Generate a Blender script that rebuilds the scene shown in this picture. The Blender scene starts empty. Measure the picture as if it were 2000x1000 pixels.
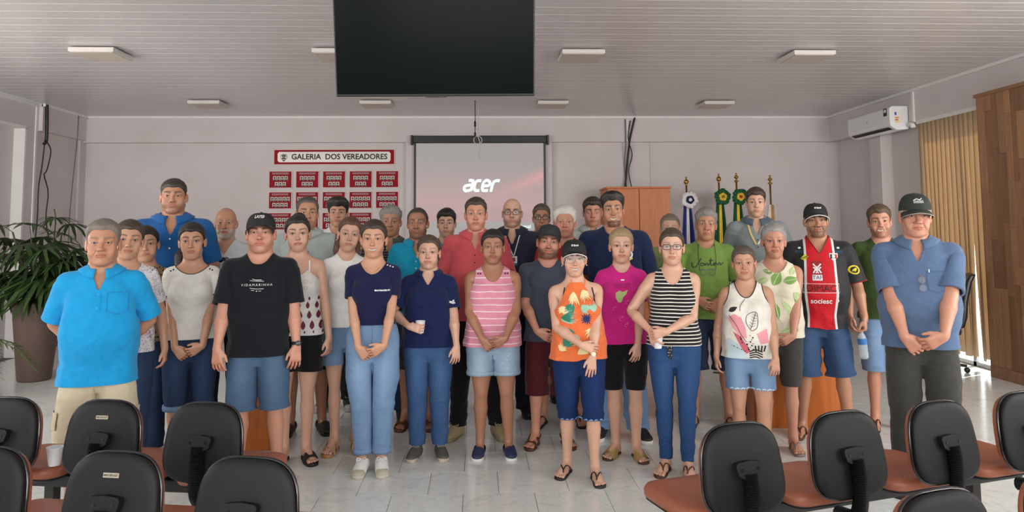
import bpy, bmesh, math, random
import numpy as np
from mathutils import Vector, Matrix
from mathutils.bvhtree import BVHTree

# ------------------------------------------------------------------ camera, world, lights, exposure
SC = bpy.context.scene
def set_camera():
    f, ppx, ppy = 1444.0, 1000.0, 335.0          # focal length and principal point for a 2000x1000 frame
    yaw, pitch, roll = math.radians(2.73), math.radians(4.47), .0073
    fw = Vector((math.sin(yaw)*math.cos(pitch), math.cos(yaw)*math.cos(pitch), math.sin(pitch)))
    r = fw.cross(Vector((0, 0, 1))).normalized(); u = r.cross(fw)
    r2 = r*math.cos(roll)-u*math.sin(roll); u2 = u*math.cos(roll)+r*math.sin(roll)
    cd = bpy.data.cameras.new('camera'); co = bpy.data.objects.new('camera', cd); SC.collection.objects.link(co)
    M = Matrix((r2, u2, -fw)).transposed().to_4x4(); M.translation = Vector((0, 0, 1.6)); co.matrix_world = M
    cd.sensor_width = 36; cd.sensor_fit = 'HORIZONTAL'; cd.lens = f/2000*36
    cd.shift_x = 0; cd.shift_y = -(500-ppy)/2000
    cd.clip_start = .05
    SC.camera = co
set_camera()
w = bpy.data.worlds.new('daylight'); SC.world = w; w.use_nodes = True
bg = w.node_tree.nodes['Background']; bg.inputs[0].default_value = (.93, .97, 1.0, 1); bg.inputs[1].default_value = 3.0
def area(name, loc, target, sx, sy, power, col=(1, 1, 1)):
    d = bpy.data.lights.new(name, 'AREA'); d.shape = 'RECTANGLE'; d.size = sx; d.size_y = sy; d.energy = power; d.color = col
    o = bpy.data.objects.new(name, d); SC.collection.objects.link(o); o.location = loc
    v = Vector(target)-Vector(loc); o.rotation_euler = v.to_track_quat('-Z', 'Y').to_euler(); return o
# daylight through the three windows behind the camera; fill lights added along the solid side walls
for i, x in enumerate((-3.4, 0.0, 3.4)):
    area('window_light_rear', (x, -2.9, 2.1), (x*.6, 6, 1.0), 2.6, 1.4, 85, (1, .97, .93))
for y in (2.4, 5.6):
    area('window_light_left', (-5.85, y, 1.9), (-.5, y+5.2, 1.5), 2.2, 1.6, 105, (1, .97, .94))
for y in (.9, 3.6):
    area('window_light_right', (5.55, y, 1.9), (.8, y+6.5, 1.5), 2.2, 1.6, 105, (1, .97, .94))
sd = bpy.data.lights.new('sun', 'SUN'); sd.energy = 12; sd.angle = math.radians(1.0); sd.color = (1, .93, .82)
so = bpy.data.objects.new('sun', sd); SC.collection.objects.link(so)
so.rotation_euler = Vector((-.62, -.30, -.72)).to_track_quat('-Z', 'Y').to_euler()
SC.view_settings.view_transform = 'Standard'; SC.view_settings.look = 'None'
SC.view_settings.exposure = 0.15; SC.view_settings.gamma = 1.0; SC.view_settings.use_curve_mapping = False

# ------------------------------------------------------------------ mesh helpers
COL = bpy.context.scene.collection
def srgb(*c):
    if len(c) == 1 and isinstance(c[0], str):
        s = c[0].lstrip('#'); c = [int(s[i:i+2], 16) for i in (0, 2, 4)]
    c = [x/255.0 for x in c]
    return tuple(((x+0.055)/1.055)**2.4 if x > 0.04045 else x/12.92 for x in c)

def mesh_from(name, v, f, smooth=True, uv=None, col=None):
    """v (N,3); f (M,4) int, tris repeat -1 in the last slot"""
    f = np.asarray(f); v = np.asarray(v, dtype=np.float32)
    me = bpy.data.meshes.new(name)
    if f.shape[1] == 3:
        f = np.concatenate([f, -np.ones((len(f), 1), int)], 1)
    tri = f[:, 3] < 0
    cnt = np.where(tri, 3, 4)
    loops = f.ravel()[f.ravel() >= 0]
    me.vertices.add(len(v)); me.vertices.foreach_set('co', v.ravel())
    me.loops.add(len(loops)); me.loops.foreach_set('vertex_index', loops.astype(np.int32))
    st = np.concatenate([[0], np.cumsum(cnt)[:-1]]).astype(np.int32)
    me.polygons.add(len(f)); me.polygons.foreach_set('loop_start', st)
    me.polygons.foreach_set('loop_total', cnt.astype(np.int32))
    me.polygons.foreach_set('use_smooth', np.full(len(f), bool(smooth)))
    if uv is not None:
        l = me.uv_layers.new(name='rest')
        l.data.foreach_set('uv', np.asarray(uv, np.float32)[loops].ravel())
    if col is not None:
        a = me.color_attributes.new('tone', 'FLOAT_COLOR', 'POINT')
        c4 = np.concatenate([col, np.ones((len(col), 1))], 1).astype(np.float32)
        a.data.foreach_set('color', c4.ravel())
    me.update(calc_edges=True); me.validate()
    return me

def link(name, me, mat=None, parent=None, **props):
    o = bpy.data.objects.new(name, me); COL.objects.link(o)
    if mat is not None and me is not None:
        me.materials.clear(); me.materials.append(mat)
    if parent is not None: o.parent = parent
    for k, x in props.items(): o[k] = x
    return o

class MB:
    """collects shapes, builds one mesh object"""
    def __init__(s): s.v = []; s.f = []; s.n = 0
    def add(s, v, f):
        v = np.asarray(v, float); f = np.asarray(f, int)
        if f.shape[1] == 3: f = np.concatenate([f, -np.ones((len(f), 1), int)], 1)
        f = np.where(f >= 0, f + s.n, -1)
        s.v.append(v); s.f.append(f); s.n += len(v); return s
    def box(s, c, h, rz=0, R=None):
        """centre, half sizes"""
        q = np.array([[x, y, z] for x in (-1, 1) for y in (-1, 1) for z in (-1, 1)], float)*np.array(h)
        if rz:
            a = np.array([[math.cos(rz), -math.sin(rz), 0], [math.sin(rz), math.cos(rz), 0], [0, 0, 1]]); q = q@a.T
        if R is not None: q = q@np.asarray(R).T
        return s.add(q+np.array(c), [[0, 1, 3, 2], [4, 6, 7, 5], [0, 4, 5, 1], [2, 3, 7, 6], [0, 2, 6, 4], [1, 5, 7, 3]])
    def bb(s, x0, x1, y0, y1, z0, z1):
        return s.box(((x0+x1)/2, (y0+y1)/2, (z0+z1)/2), ((x1-x0)/2, (y1-y0)/2, (z1-z0)/2))
    def tube(s, pts, r, n=8, caps=True):
        v, f = tube(pts, r, n, caps); return s.add(v, f)
    def lathe(s, prof, n=24, c=(0, 0, 0)):
        """prof list of (r,z)"""
        v = []; m = len(prof)
        for r, z in prof:
            for k in range(n):
                a = 2*math.pi*k/n; v.append((c[0]+r*math.cos(a), c[1]+r*math.sin(a), c[2]+z))
        f = [[i*n+k, i*n+(k+1) % n, (i+1)*n+(k+1) % n, (i+1)*n+k] for i in range(m-1) for k in range(n)]
        return s.add(v, f)
    def prism(s, poly, z0, z1, plane='xy'):
        """extrude a convex-ish outline (fan caps)"""
        p = np.array(poly, float); n = len(p); c = p.mean(0)
        def mk(z):
            q = np.concatenate([p, [c]]); zz = np.full((n+1, 1), z)
            if plane == 'xy': return np.concatenate([q, zz], 1)
            if plane == 'xz': return np.stack([q[:, 0], zz[:, 0], q[:, 1]], 1)
            return np.stack([zz[:, 0], q[:, 0], q[:, 1]], 1)
        v = np.concatenate([mk(z0), mk(z1)])
        f = []
        for i in range(n):
            j = (i+1) % n
            f += [[j, i, n, -1], [n+1+i, n+1+j, 2*n+1, -1], [i, j, n+1+j, n+1+i]]
        return s.add(v, f)
    def build(s, name, mat=None, parent=None, smooth=False, bevel=0, **props):
        v = np.concatenate(s.v); f = np.concatenate(s.f)
        me = mesh_from(name, v, f, smooth)
        o = link(name, me, mat, parent, **props)
        if bevel:
            m = o.modifiers.new('bevel', 'BEVEL'); m.width = bevel; m.segments = 2; m.limit_method = 'ANGLE'
        return o

def tube(pts, r, n=8, caps=True):
    p = np.array(pts, float); m = len(p)
    r = np.broadcast_to(np.asarray(r, float), (m,))
    t = np.gradient(p, axis=0); t /= np.linalg.norm(t, axis=1)[:, None]+1e-12
    u = np.cross(t[0], [0, 0, 1.0])
    if np.linalg.norm(u) < 1e-3: u = np.cross(t[0], [0, 1.0, 0])
    V = []
    for i in range(m):
        u = u-t[i]*(u@t[i]); u /= np.linalg.norm(u)+1e-12
        w = np.cross(t[i], u)
        for k in range(n):
            a = 2*math.pi*k/n
            V.append(p[i]+r[i]*(math.cos(a)*u+math.sin(a)*w))
    f = [[i*n+k, i*n+(k+1) % n, (i+1)*n+(k+1) % n, (i+1)*n+k] for i in range(m-1) for k in range(n)]
    if caps:
        V += [p[0], p[-1]]; a, b = m*n, m*n+1
        f += [[(k+1) % n, k, a, -1] for k in range(n)]+[[(m-1)*n+k, (m-1)*n+(k+1) % n, b, -1] for k in range(n)]
    f = [x if len(x) == 4 else x+[-1] for x in f]
    return np.array(V), np.array(f)

def smooth_path(pts, n=24):
    p = np.array(pts, float); m = len(p)
    q = np.concatenate([[2*p[0]-p[1]], p, [2*p[-1]-p[-2]]]); out = []
    for t in np.linspace(0, m-1-1e-6, n):
        i = int(t); u = t-i; a, b, c, d = q[i:i+4]
        out.append(.5*((2*b)+(-a+c)*u+(2*a-5*b+4*c-d)*u*u+(-a+3*b-3*c+d)*u**3))
    return np.array(out)

def sstep(a, b, x):
    t = np.clip((x-a)/(b-a), 0, 1); return t*t*(3-2*t)

# value noise (vectorised)
_rng = np.random.RandomState(7); _T = _rng.rand(32, 32, 32).astype(np.float32)
def vnoise(x, y, z):
    x, y, z = np.broadcast_arrays(x, y, z)
    i, j, k = np.floor(x).astype(int), np.floor(y).astype(int), np.floor(z).astype(int)
    u, v, w = x-i, y-j, z-k
    u = u*u*(3-2*u); v = v*v*(3-2*v); w = w*w*(3-2*w)
    g = lambda a, b, c: _T[(i+a) & 31, (j+b) & 31, (k+c) & 31]
    r = ((g(0,0,0)*(1-u)+g(1,0,0)*u)*(1-v)+(g(0,1,0)*(1-u)+g(1,1,0)*u)*v)*(1-w) + \
        ((g(0,0,1)*(1-u)+g(1,0,1)*u)*(1-v)+(g(0,1,1)*(1-u)+g(1,1,1)*u)*v)*w
    return r*2-1

# ------------------------------------------------------------------ distance fields -> one continuous surface
def smin(a, b, k):
    h = np.clip(.5+.5*(b-a)/k, 0, 1); return b+(a-b)*h-k*h*(1-h)
def smax(a, b, k): return -smin(-a, -b, k)

def RC(a, b, r1, r2):
    a = np.array(a, float); b = np.array(b, float); ab = b-a; L2 = ab@ab+1e-12
    def fn(X, Y, Z):
        t = np.clip(((X-a[0])*ab[0]+(Y-a[1])*ab[1]+(Z-a[2])*ab[2])/L2, 0, 1)
        return np.sqrt((X-a[0]-t*ab[0])**2+(Y-a[1]-t*ab[1])**2+(Z-a[2]-t*ab[2])**2)-(r1+(r2-r1)*t)
    m = max(r1, r2)
    return fn, (np.minimum(a, b)-m, np.maximum(a, b)+m)
def ELL(c, r, R=None):
    c = np.array(c, float); r = np.array(r, float)
    def fn(X, Y, Z):
        x, y, z = X-c[0], Y-c[1], Z-c[2]
        if R is not None:
            x, y, z = R[0][0]*x+R[1][0]*y+R[2][0]*z, R[0][1]*x+R[1][1]*y+R[2][1]*z, R[0][2]*x+R[1][2]*y+R[2][2]*z
        k0 = np.sqrt((x/r[0])**2+(y/r[1])**2+(z/r[2])**2)
        k1 = np.sqrt((x/r[0]**2)**2+(y/r[1]**2)**2+(z/r[2]**2)**2)+1e-9
        return k0*(k0-1)/k1
    m = r if R is None else np.full(3, r.max())
    return fn, (c-m, c+m)
def rotm(ax, deg):
    return np.array(Matrix.Rotation(math.radians(deg), 3, ax))

class Field:
    def __init__(s, xs, ys, zs):
        s.xs, s.ys, s.zs = [np.asarray(a, np.float32) for a in (xs, ys, zs)]
        s.D = np.full((len(xs), len(ys), len(zs)), 0.5, np.float32)
    def sl(s, lo, hi):
        o = []
        for a, l, h in zip((s.xs, s.ys, s.zs), lo, hi):
            i, j = np.searchsorted(a, l)-1, np.searchsorted(a, h)+1
            o.append(slice(max(i, 0), max(min(j, len(a)), 0)))
        return tuple(o)
    def put(s, prim, k=.01, op='u'):
        fn, (lo, hi) = prim
        m = k+.03
        q = s.sl(np.array(lo)-m, np.array(hi)+m)
        if any(i.stop <= i.start for i in q): return
        d = fn(s.xs[q[0]][:, None, None], s.ys[q[1]][None, :, None], s.zs[q[2]][None, None, :])
        if op == 'u': s.D[q] = smin(s.D[q], d, k)
        else: s.D[q] = smax(s.D[q], -d, k)
    def nets(s):
        D = s.D; I = D < 0
        c = np.zeros(tuple(n-1 for n in D.shape), np.int8)
        for a in (0, 1):
            for b in (0, 1):
                for g in (0, 1):
                    c += I[a:a+c.shape[0], b:b+c.shape[1], g:g+c.shape[2]]
        mix = (c > 0) & (c < 8)
        ix = np.argwhere(mix)
        vid = np.full(c.shape, -1, np.int32); vid[mix] = np.arange(len(ix))
        P = np.zeros((len(ix), 3)); N = np.zeros(len(ix))
        ax = (s.xs, s.ys, s.zs)
        cs = [(a, b, g) for a in (0, 1) for b in (0, 1) for g in (0, 1)]
        for p in cs:
            for d in range(3):
                if p[d]: continue
                q = list(p); q[d] = 1
                da = D[tuple((ix+p).T)]; db = D[tuple((ix+q).T)]
                cr = (da < 0) != (db < 0)
                t = np.where(cr, da/np.where(cr, da-db, 1), 0)
                for e in range(3):
                    A = ax[e][ix[:, e]+p[e]]; B = ax[e][ix[:, e]+q[e]]
                    P[:, e] += np.where(cr, A+(B-A)*t, 0)
                N += cr
        P /= N[:, None]
        F = []
        for d in range(3):
            e, g = [(1, 2), (2, 0), (0, 1)][d]
            s0 = [slice(None)]*3; s1 = [slice(None)]*3
            s0[d] = slice(None, -1); s1[d] = slice(1, None)
            cr = I[tuple(s0)] != I[tuple(s1)]
            q = np.argwhere(cr)
            ok = (q[:, e] > 0) & (q[:, g] > 0) & (q[:, e] < D.shape[e]-1) & (q[:, g] < D.shape[g]-1)
            q = q[ok]
            ins = I[tuple(q.T)]
            def cell(de, dg):
                r = q.copy(); r[:, e] += de; r[:, g] += dg; return vid[tuple(r.T)]
            a, b, c2, d2 = cell(-1, -1), cell(0, -1), cell(0, 0), cell(-1, 0)
            F.append(np.where(ins[:, None], np.stack([a, b, c2, d2], 1), np.stack([d2, c2, b, a], 1)))
        F = np.concatenate(F)
        return P, F[(F >= 0).all(1)]

def span(*seg):
    """seg: (from, to, step)..."""
    o = []
    for a, b, h in seg:
        n = max(1, int(round((b-a)/h))); o += list(np.linspace(a, b, n+1)[:-1])
    return np.array(o+[seg[-1][1]])

def vnormals(v, f):
    f3 = np.where(f[:, 3:4] < 0, f[:, 2:3], f[:, 3:4])
    d1 = v[f[:, 2]]-v[f[:, 0]]; d2 = v[f3[:, 0]]-v[f[:, 1]]
    n = np.cross(d1, d2); o = np.zeros_like(v)
    for k in range(3): np.add.at(o, f[:, k], n)
    m = f[:, 3] >= 0; np.add.at(o, f[m, 3], n[m])
    return o/(np.linalg.norm(o, axis=1)[:, None]+1e-12)

def relax(v, f, it=2, lam=.5):
    fq = f[(f[:, 3] >= 0)]; ft = f[f[:, 3] < 0]
    e = np.concatenate([fq[:, [0, 1]], fq[:, [1, 2]], fq[:, [2, 3]], fq[:, [3, 0]], ft[:, [0, 1]], ft[:, [1, 2]], ft[:, [2, 0]]])
    for _ in range(it):
        a = np.zeros_like(v); n = np.zeros(len(v))
        np.add.at(a, e[:, 0], v[e[:, 1]]); np.add.at(a, e[:, 1], v[e[:, 0]])
        np.add.at(n, e[:, 0], 1); np.add.at(n, e[:, 1], 1)
        v = v+(a/np.maximum(n, 1)[:, None]-v)*lam
    return v

def totri(f):
    q = f[f[:, 3] >= 0]; t = f[f[:, 3] < 0][:, :3]
    return np.concatenate([q[:, [0, 1, 2]], q[:, [0, 2, 3]], t])

def clip(v, f, val):
    """keep the part where val > 0, with a clean cut edge"""
    keep = val > 0
    ff = np.where(f < 0, f[:, :1], f)
    k = keep[ff]; full = f[k.all(1)]
    part = f[k.any(1) & ~k.all(1)]
    if len(part) == 0: return compact(v, full)
    t = totri(part); kt = keep[t]; s = kt.sum(1)
    V = [v]; nv = len(v); cache = {}; new = []; out = []
    def cut(a, b):
        key = (a, b) if a < b else (b, a)
        if key not in cache:
            w = val[a]/(val[a]-val[b]); cache[key] = nv+len(new); new.append(v[a]+(v[b]-v[a])*w)
        return cache[key]
    for tr, kk, n in zip(t, kt, s):
        if n == 3: out.append([*tr, -1])
        elif n == 1:
            i = int(np.argmax(kk)); a, b, c = tr[i], tr[(i+1) % 3], tr[(i+2) % 3]
            out.append([a, cut(a, b), cut(a, c), -1])
        elif n == 2:
            i = int(np.argmin(kk)); a, b, c = tr[i], tr[(i+1) % 3], tr[(i+2) % 3]
            out.append([b, c, cut(a, c), cut(a, b)])
    if new: v = np.concatenate([v, np.array(new)])
    return compact(v, np.concatenate([full, np.array(out, int).reshape(-1, 4)]))
def compact(v, f):
    u = np.zeros(len(v), bool); u[f[f >= 0]] = True
    m = np.cumsum(u)-1
    return v[u], np.where(f >= 0, m[f], -1)
def borders(f):
    """directed border edges"""
    fq = f[f[:, 3] >= 0]; ft = f[f[:, 3] < 0]
    e = np.concatenate([fq[:, [0, 1]], fq[:, [1, 2]], fq[:, [2, 3]], fq[:, [3, 0]], ft[:, [0, 1]], ft[:, [1, 2]], ft[:, [2, 0]]])
    key = e.min(1).astype(np.int64)*10**7+e.max(1)
    u, inv, c = np.unique(key, return_inverse=True, return_counts=True)
    return e[c[inv] == 1]
def loops_of(be):
    nxt = {int(a): int(b) for a, b in be}; out = []
    while nxt:
        a = next(iter(nxt)); lp = [a]; b = nxt.pop(a)
        while b in nxt and b != a: lp.append(b); b = nxt.pop(b)
        out.append(lp)
    return out
def add_rim(v, f, depth=.010):
    be = borders(f)
    if len(be) == 0: return v, f, np.zeros(0, int)
    n = vnormals(v, f); bv = np.unique(be)
    m = np.full(len(v), -1); m[bv] = len(v)+np.arange(len(bv))
    nv = v[bv]-n[bv]*depth
    nf = np.stack([be[:, 1], be[:, 0], m[be[:, 0]], m[be[:, 1]]], 1)
    return np.concatenate([v, nv]), np.concatenate([f, nf]), bv

# ------------------------------------------------------------------ the human figure, rest pose, facing -Y, 1.75 m
AB = math.radians(28)
SX = {'M': dict(sj=(.174, .012, 1.408), ar=1.0, hip=(.090, .006, .90), leg=1.0, neck=.056),
      'F': dict(sj=(.151, .012, 1.398), ar=.88, hip=(.090, .006, .90), leg=1.0, neck=.047)}
LU, LF = .285, .255
def axis(sd): return np.array([sd*math.sin(AB), 0, -math.cos(AB)])
TZ = np.array([.78, .84, .92, 1.00, 1.08, 1.16, 1.24, 1.32, 1.38, 1.42, 1.455, 1.49, 1.53])
TT = {'M': (np.array([.120, .150, .172, .166, .157, .160, .170, .176, .166, .140, .098, .064, .050]),
            np.array([.070, .092, .100, .102, .104, .108, .113, .112, .100, .086, .066, .050, .045]),
            np.array([.085, .110, .117, .102, .090, .090, .098, .105, .104, .094, .080, .066, .056])),
      'F': (np.array([.120, .160, .180, .168, .143, .140, .148, .153, .146, .122, .084, .055, .044]),
            np.array([.070, .090, .098, .098, .094, .094, .096, .096, .086, .074, .058, .044, .038]),
            np.array([.090, .116, .122, .100, .082, .080, .088, .094, .092, .084, .070, .058, .048]))}
def torso_prim(sex, ease=0., drape=0., zmin=.80, table=None):
    a, bf, bb = [t.copy() for t in (table or TT[sex])]
    if sex == 'F' and drape > 0: bf[4:8] += [.008, .018, .024, .006]
    if drape > 0:
        for t in (a, bf, bb):
            c = t.copy()
            for i in range(len(t)-2, -1, -1): c[i] = max(t[i], c[i+1] if TZ[i] < 1.33 else 0)
            t[:] = t+(c-t)*drape
    zz = np.linspace(zmin-.1, 1.56, 120)
    ia, ibf, ibb = [np.interp(zz, TZ, t) for t in (a, bf, bb)]
    ker = np.array([1, 2, 3, 4, 5, 4, 3, 2, 1])/25.
    sm = lambda t: np.convolve(np.pad(t, 4, 'edge'), ker, 'valid')
    ia, ibf, ibb = sm(ia)+ease, sm(ibf)+ease, sm(ibb)+ease
    def fn(X, Y, Z):
        Zr = np.asarray(Z)
        A = np.interp(Zr, zz, ia); F = np.interp(Zr, zz, ibf); B = np.interp(Zr, zz, ibb)
        y = Y-.012
        b = np.where(y < 0, F, B)
        n = 2.35
        k = (np.abs(X/A)**n+np.abs(y/b)**n)**(1/n)
        d = (k-1)*np.minimum(A, b)*1.02
        return np.maximum(d, zmin-Zr)
    return fn, (np.array([-.26, -.2, zmin]), np.array([.26, .2, 1.56]))
def bust_prims(e=0.):
    return [ELL((s*.073, -.078, 1.272), (.066+e, .060+e, .064+e)) for s in (-1, 1)]
def shoulder_prims(sex, e=0.):
    S = SX[sex]; x, y, z = S['sj']; o = []
    for s in (-1, 1):
        o.append((RC((s*.03, .022, 1.468), (s*(x-.015), .014, z+.004), .038+e, .040+e), .03))
    return o
def arm_prims(sex, sd, e=0., slv=None):
    S = SX[sex]; p = np.array(S['sj'])*[sd, 1, 1]; a = axis(sd); k = S['ar']
    E = p+a*LU; W = p+a*(LU+LF)
    if slv: return [(RC(p, p+a*.32, slv[0], slv[1]), .02)]
    n = np.array([0, 1, 0])
    o = [(RC(p-a*.005, p+a*.10, .052*k+e, .049*k+e), .03),
         (RC(p+a*.08, E, .047*k+e, .0375*k+e), .012),
         (RC(E, E+a*.08+n*-.003, .0365*k+e, .0395*k+e), .008),
         (RC(E+a*.08, W, .039*k+e, .0245*k+e), .010)]
    return o
def hand_frame(sd):
    d = axis(sd); n = np.array([-sd*math.cos(AB), 0, -math.sin(AB)]); t = np.array([0, -1., 0])
    return d, t, n
def hand_prims(sex, sd):
    S = SX[sex]; k = 1.0 if sex == 'M' else .92
    W = np.array(S['sj'])*[sd, 1, 1]+axis(sd)*(LU+LF); d, t, n = hand_frame(sd)
    P = lambda a, b, c=0: W+k*(d*a+t*b+n*c)
    palm = []; th = []
    for i, b in enumerate((.028, .010, -.009, -.027)):
        palm.append((RC(P(.005, b*.55), P(.088, b), .0155*k, .0125*k), .010))
    palm.append((RC(P(-.02, 0), P(.02, 0), .0235*k, .020*k), .014))
    fl = (.070, .079, .073, .056); rr = (.0088, .0091, .0086, .0076)
    fing = []
    for i, b in enumerate((.0300, .0103, -.0093, -.0282)):
        k0 = P(.086, b); m = P(.086+fl[i]*.52, b*1.22, .003); e = P(.086+fl[i], b*1.30, .010)
        fing.append((RC(k0, m, rr[i]*k*1.03, rr[i]*k), .004)); fing.append((RC(m, e, rr[i]*k, rr[i]*k*.82), .003))
    th += [(RC(P(.022, .026, .004), P(.055, .050, .010), .0145*k, .0110*k), .012), (RC(P(.055, .050, .010), P(.088, .060, .014), .0108*k, .0085*k), .004)]
    return palm, fing, th
def leg_prims(sex, sd, e=0.):
    S = SX[sex]; hx, hy, hz = S['hip']; q = 1.0 if sex == 'M' else 1.03
    H = (sd*hx, hy, .84); T = (sd*.096, .0, .66); K = (sd*.098, -.004, .49); C = (sd*.099, .014, .36); A = (sd*.098, .022, .10)
    return [(RC(H, T, .088*q+e, .074*q+e), .02), (RC(T, K, .074*q+e, .050+e), .014), (RC((sd*.098, -.022, .510), (sd*.098, -.020, .480), .032+e, .030+e), .02),
            (RC(K, C, .046+e, .050+e), .010), (RC(C, A, .050+e, .031+e), .014)]
def foot_prims(sd):
    x = sd*.098; o = [(RC((x, .022, .12), (x, .030, .045), .033, .033), .02), (RC((x, .050, .034), (x, .03, .034), .031, .032), .02),
         (RC((x, .0, .065), (x+sd*.004, -.085, .030), .033, .027), .03), (ELL((x+sd*.004, -.068, .022), (.043, .066, .023)), .015)]
    for i, (b, L, r) in enumerate(((-.030, -.152, .0135), (-.010, -.156, .0095), (.007, -.149, .0090), (.022, -.140, .0085), (.036, -.128, .0085))):
        o.append((RC((x+sd*(b*.85+.004), -.10, .018), (x+sd*(b*1.12+.006), L-.006, .0115), r*1.0, r*.95), .003))
    return o

CH = 1.508   # chin height; the head's own frame is measured from here
def head_prims(sex, smile):
    f = sex == 'F'; o = []
    U = lambda p, k=.012: o.append(('u', p, k))
    Cc = lambda p, k=.008: o.append(('s', p, k))
    z = CH
    E = lambda c, r, R=None: ELL((c[0], c[1], c[2]+z), r, R)
    R_ = lambda a, b, r1, r2: RC((a[0], a[1], a[2]+z), (b[0], b[1], b[2]+z), r1, r2)
    U(E((0, .010, .143), (.0745, .094, .088)), .01)
    U(E((0, -.018, .150), (.066, .070, .070)), .02)
    U(E((0, -.030, .083), (.060 if not f else .0545, .054, .076)), .02)
    jw = .0 if not f else -.008
    for s in (-1, 1):
        U(R_((s*(.047+jw), .004, .058), (s*.018, -.056, .018), .018, .015), .025)
        U(E((s*.043, -.056, .094), (.021, .020, .019)), .02)
        U(E((s*.036, -.062, .064), (.022, .020, .024)), .02)
    U(E((0, -.064, .019), (.024 if not f else .018, .021, .019)), .018)
    U(E((0, -.064, .052), (.031, .027, .028)), .018)
    br = .0125 if not f else .0085
    for s in (-1, 1): U(R_((s*.008, -.081, .137), (s*.043, -.066, .138), br, br*.9), .016)
    # sockets, lids
    for s in (-1, 1): Cc(E((s*.032, -.097, .1175), (.019, .017, .0115)), .014)
    for s in (-1, 1): U(E((s*.0315, -.0745, .1175), (.0158, .0140, .0140)), .004)
    # nose
    nw = 1.0 if not f else .84
    U(R_((0, -.082, .130), (0, -.1045, .088), .0078*nw, .0098*nw), .012)
    U(E((0, -.1085, .0835), (.0115*nw, .0115, .0100)), .008)
    for s in (-1, 1): U(E((s*.0125*nw, -.0945, .0805), (.0085*nw, .0115, .0078)), .006)
    for s in (-1, 1): Cc(E((s*.0062*nw, -.104, .0735), (.0040, .0055, .0035)), .003)
    # mouth
    if smile:
        for s in (-1, 1):
            U(R_((s*.002, -.0895, .0560), (s*.016, -.0860, .0568), .0040, .0036), .006)
            U(R_((s*.016, -.0860, .0568), (s*.031, -.0735, .0600), .0036, .0024), .006)
            U(R_((s*.002, -.0875, .0385), (s*.016, -.0835, .0430), .0048, .0044), .006)
            U(R_((s*.016, -.0835, .0430), (s*.031, -.0735, .0595), .0044, .0024), .006)
            U(E((s*.042, -.062, .080), (.020, .019, .018)), .015)
            Cc(R_((s*.036, -.0815, .050), (s*.024, -.0930, .078), .0030, .0020), .008)
        Cc(E((0, -.094, .0480), (.016, .0130, .0058)), .002)
        for s in (-1, 1): Cc(E((s*.014, -.090, .0512), (.0115, .0125, .0050), rotm('Y', s*-14)), .002)
    else:
        for s in (-1, 1):
            U(R_((s*.003, -.0915, .0568), (s*.012, -.0885, .0560), .0050, .0046), .006)
            U(R_((s*.012, -.0885, .0560), (s*.0245, -.080, .0525), .0046, .0030), .006)
            U(R_((s*.002, -.0905, .0465), (s*.014, -.0865, .0475), .0060, .0052), .006)
            U(R_((s*.014, -.0865, .0475), (s*.0245, -.080, .0515), .0052, .0030), .006)
        for s in (-1, 1): Cc(R_((0, -.0985, .0518), (s*.025, -.0855, .0522), .0021, .0016), .002)
    # eyes opening
    for s in (-1, 1): Cc(E((s*.0320, -.093, .1172), (.0146, .0150, .0054 if not f else .0060)), .0015)
    # ears
    for s in (-1, 1):
        Rr = rotm('Z', s*-22)
        U(E((s*.0785, .014, .108), (.0075, .0185, .031), Rr), .006)
        U(E((s*.0755, .006, .083), (.007, .010, .011), Rr), .006)
        Cc(E((s*.0905, .006, .110), (.0060, .0085, .017), Rr), .004)
    return o
def neck_prims(sex):
    r = SX[sex]['neck']
    return [(RC((0, .026, 1.45), (0, .014, 1.575), r*1.03, r*.95), .035)]

def decimate(v, f, ratio):
    """fewer, larger facets where the surface is smooth"""
    me = mesh_from('tmp', v, f); o = bpy.data.objects.new('tmp', me); COL.objects.link(o)
    md = o.modifiers.new('d', 'DECIMATE'); md.ratio = ratio
    g = o.vertex_groups.new(name='g'); md.vertex_group = 'g'; md.vertex_group_factor = 40.0
    face = (v[:, 2] > CH+.005) & (v[:, 2] < CH+.155) & (v[:, 1] < -.045)
    g.add(np.nonzero(~face)[0].tolist(), 1.0, 'REPLACE'); g.add(np.nonzero(face)[0].tolist(), 0.0, 'REPLACE')
    m2 = bpy.data.meshes.new_from_object(o.evaluated_get(bpy.context.evaluated_depsgraph_get()))
    n = len(m2.vertices); q = np.empty(n*3, np.float32); m2.vertices.foreach_get('co', q)
    m2.calc_loop_triangles(); t = np.empty(len(m2.loop_triangles)*3, np.int32); m2.loop_triangles.foreach_get('vertices', t)
    bpy.data.objects.remove(o); bpy.data.meshes.remove(me); bpy.data.meshes.remove(m2)
    t = t.reshape(-1, 3).astype(int)
    return q.reshape(-1, 3).astype(float), np.concatenate([t, -np.ones((len(t), 1), int)], 1)
_TPL = {}
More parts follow.
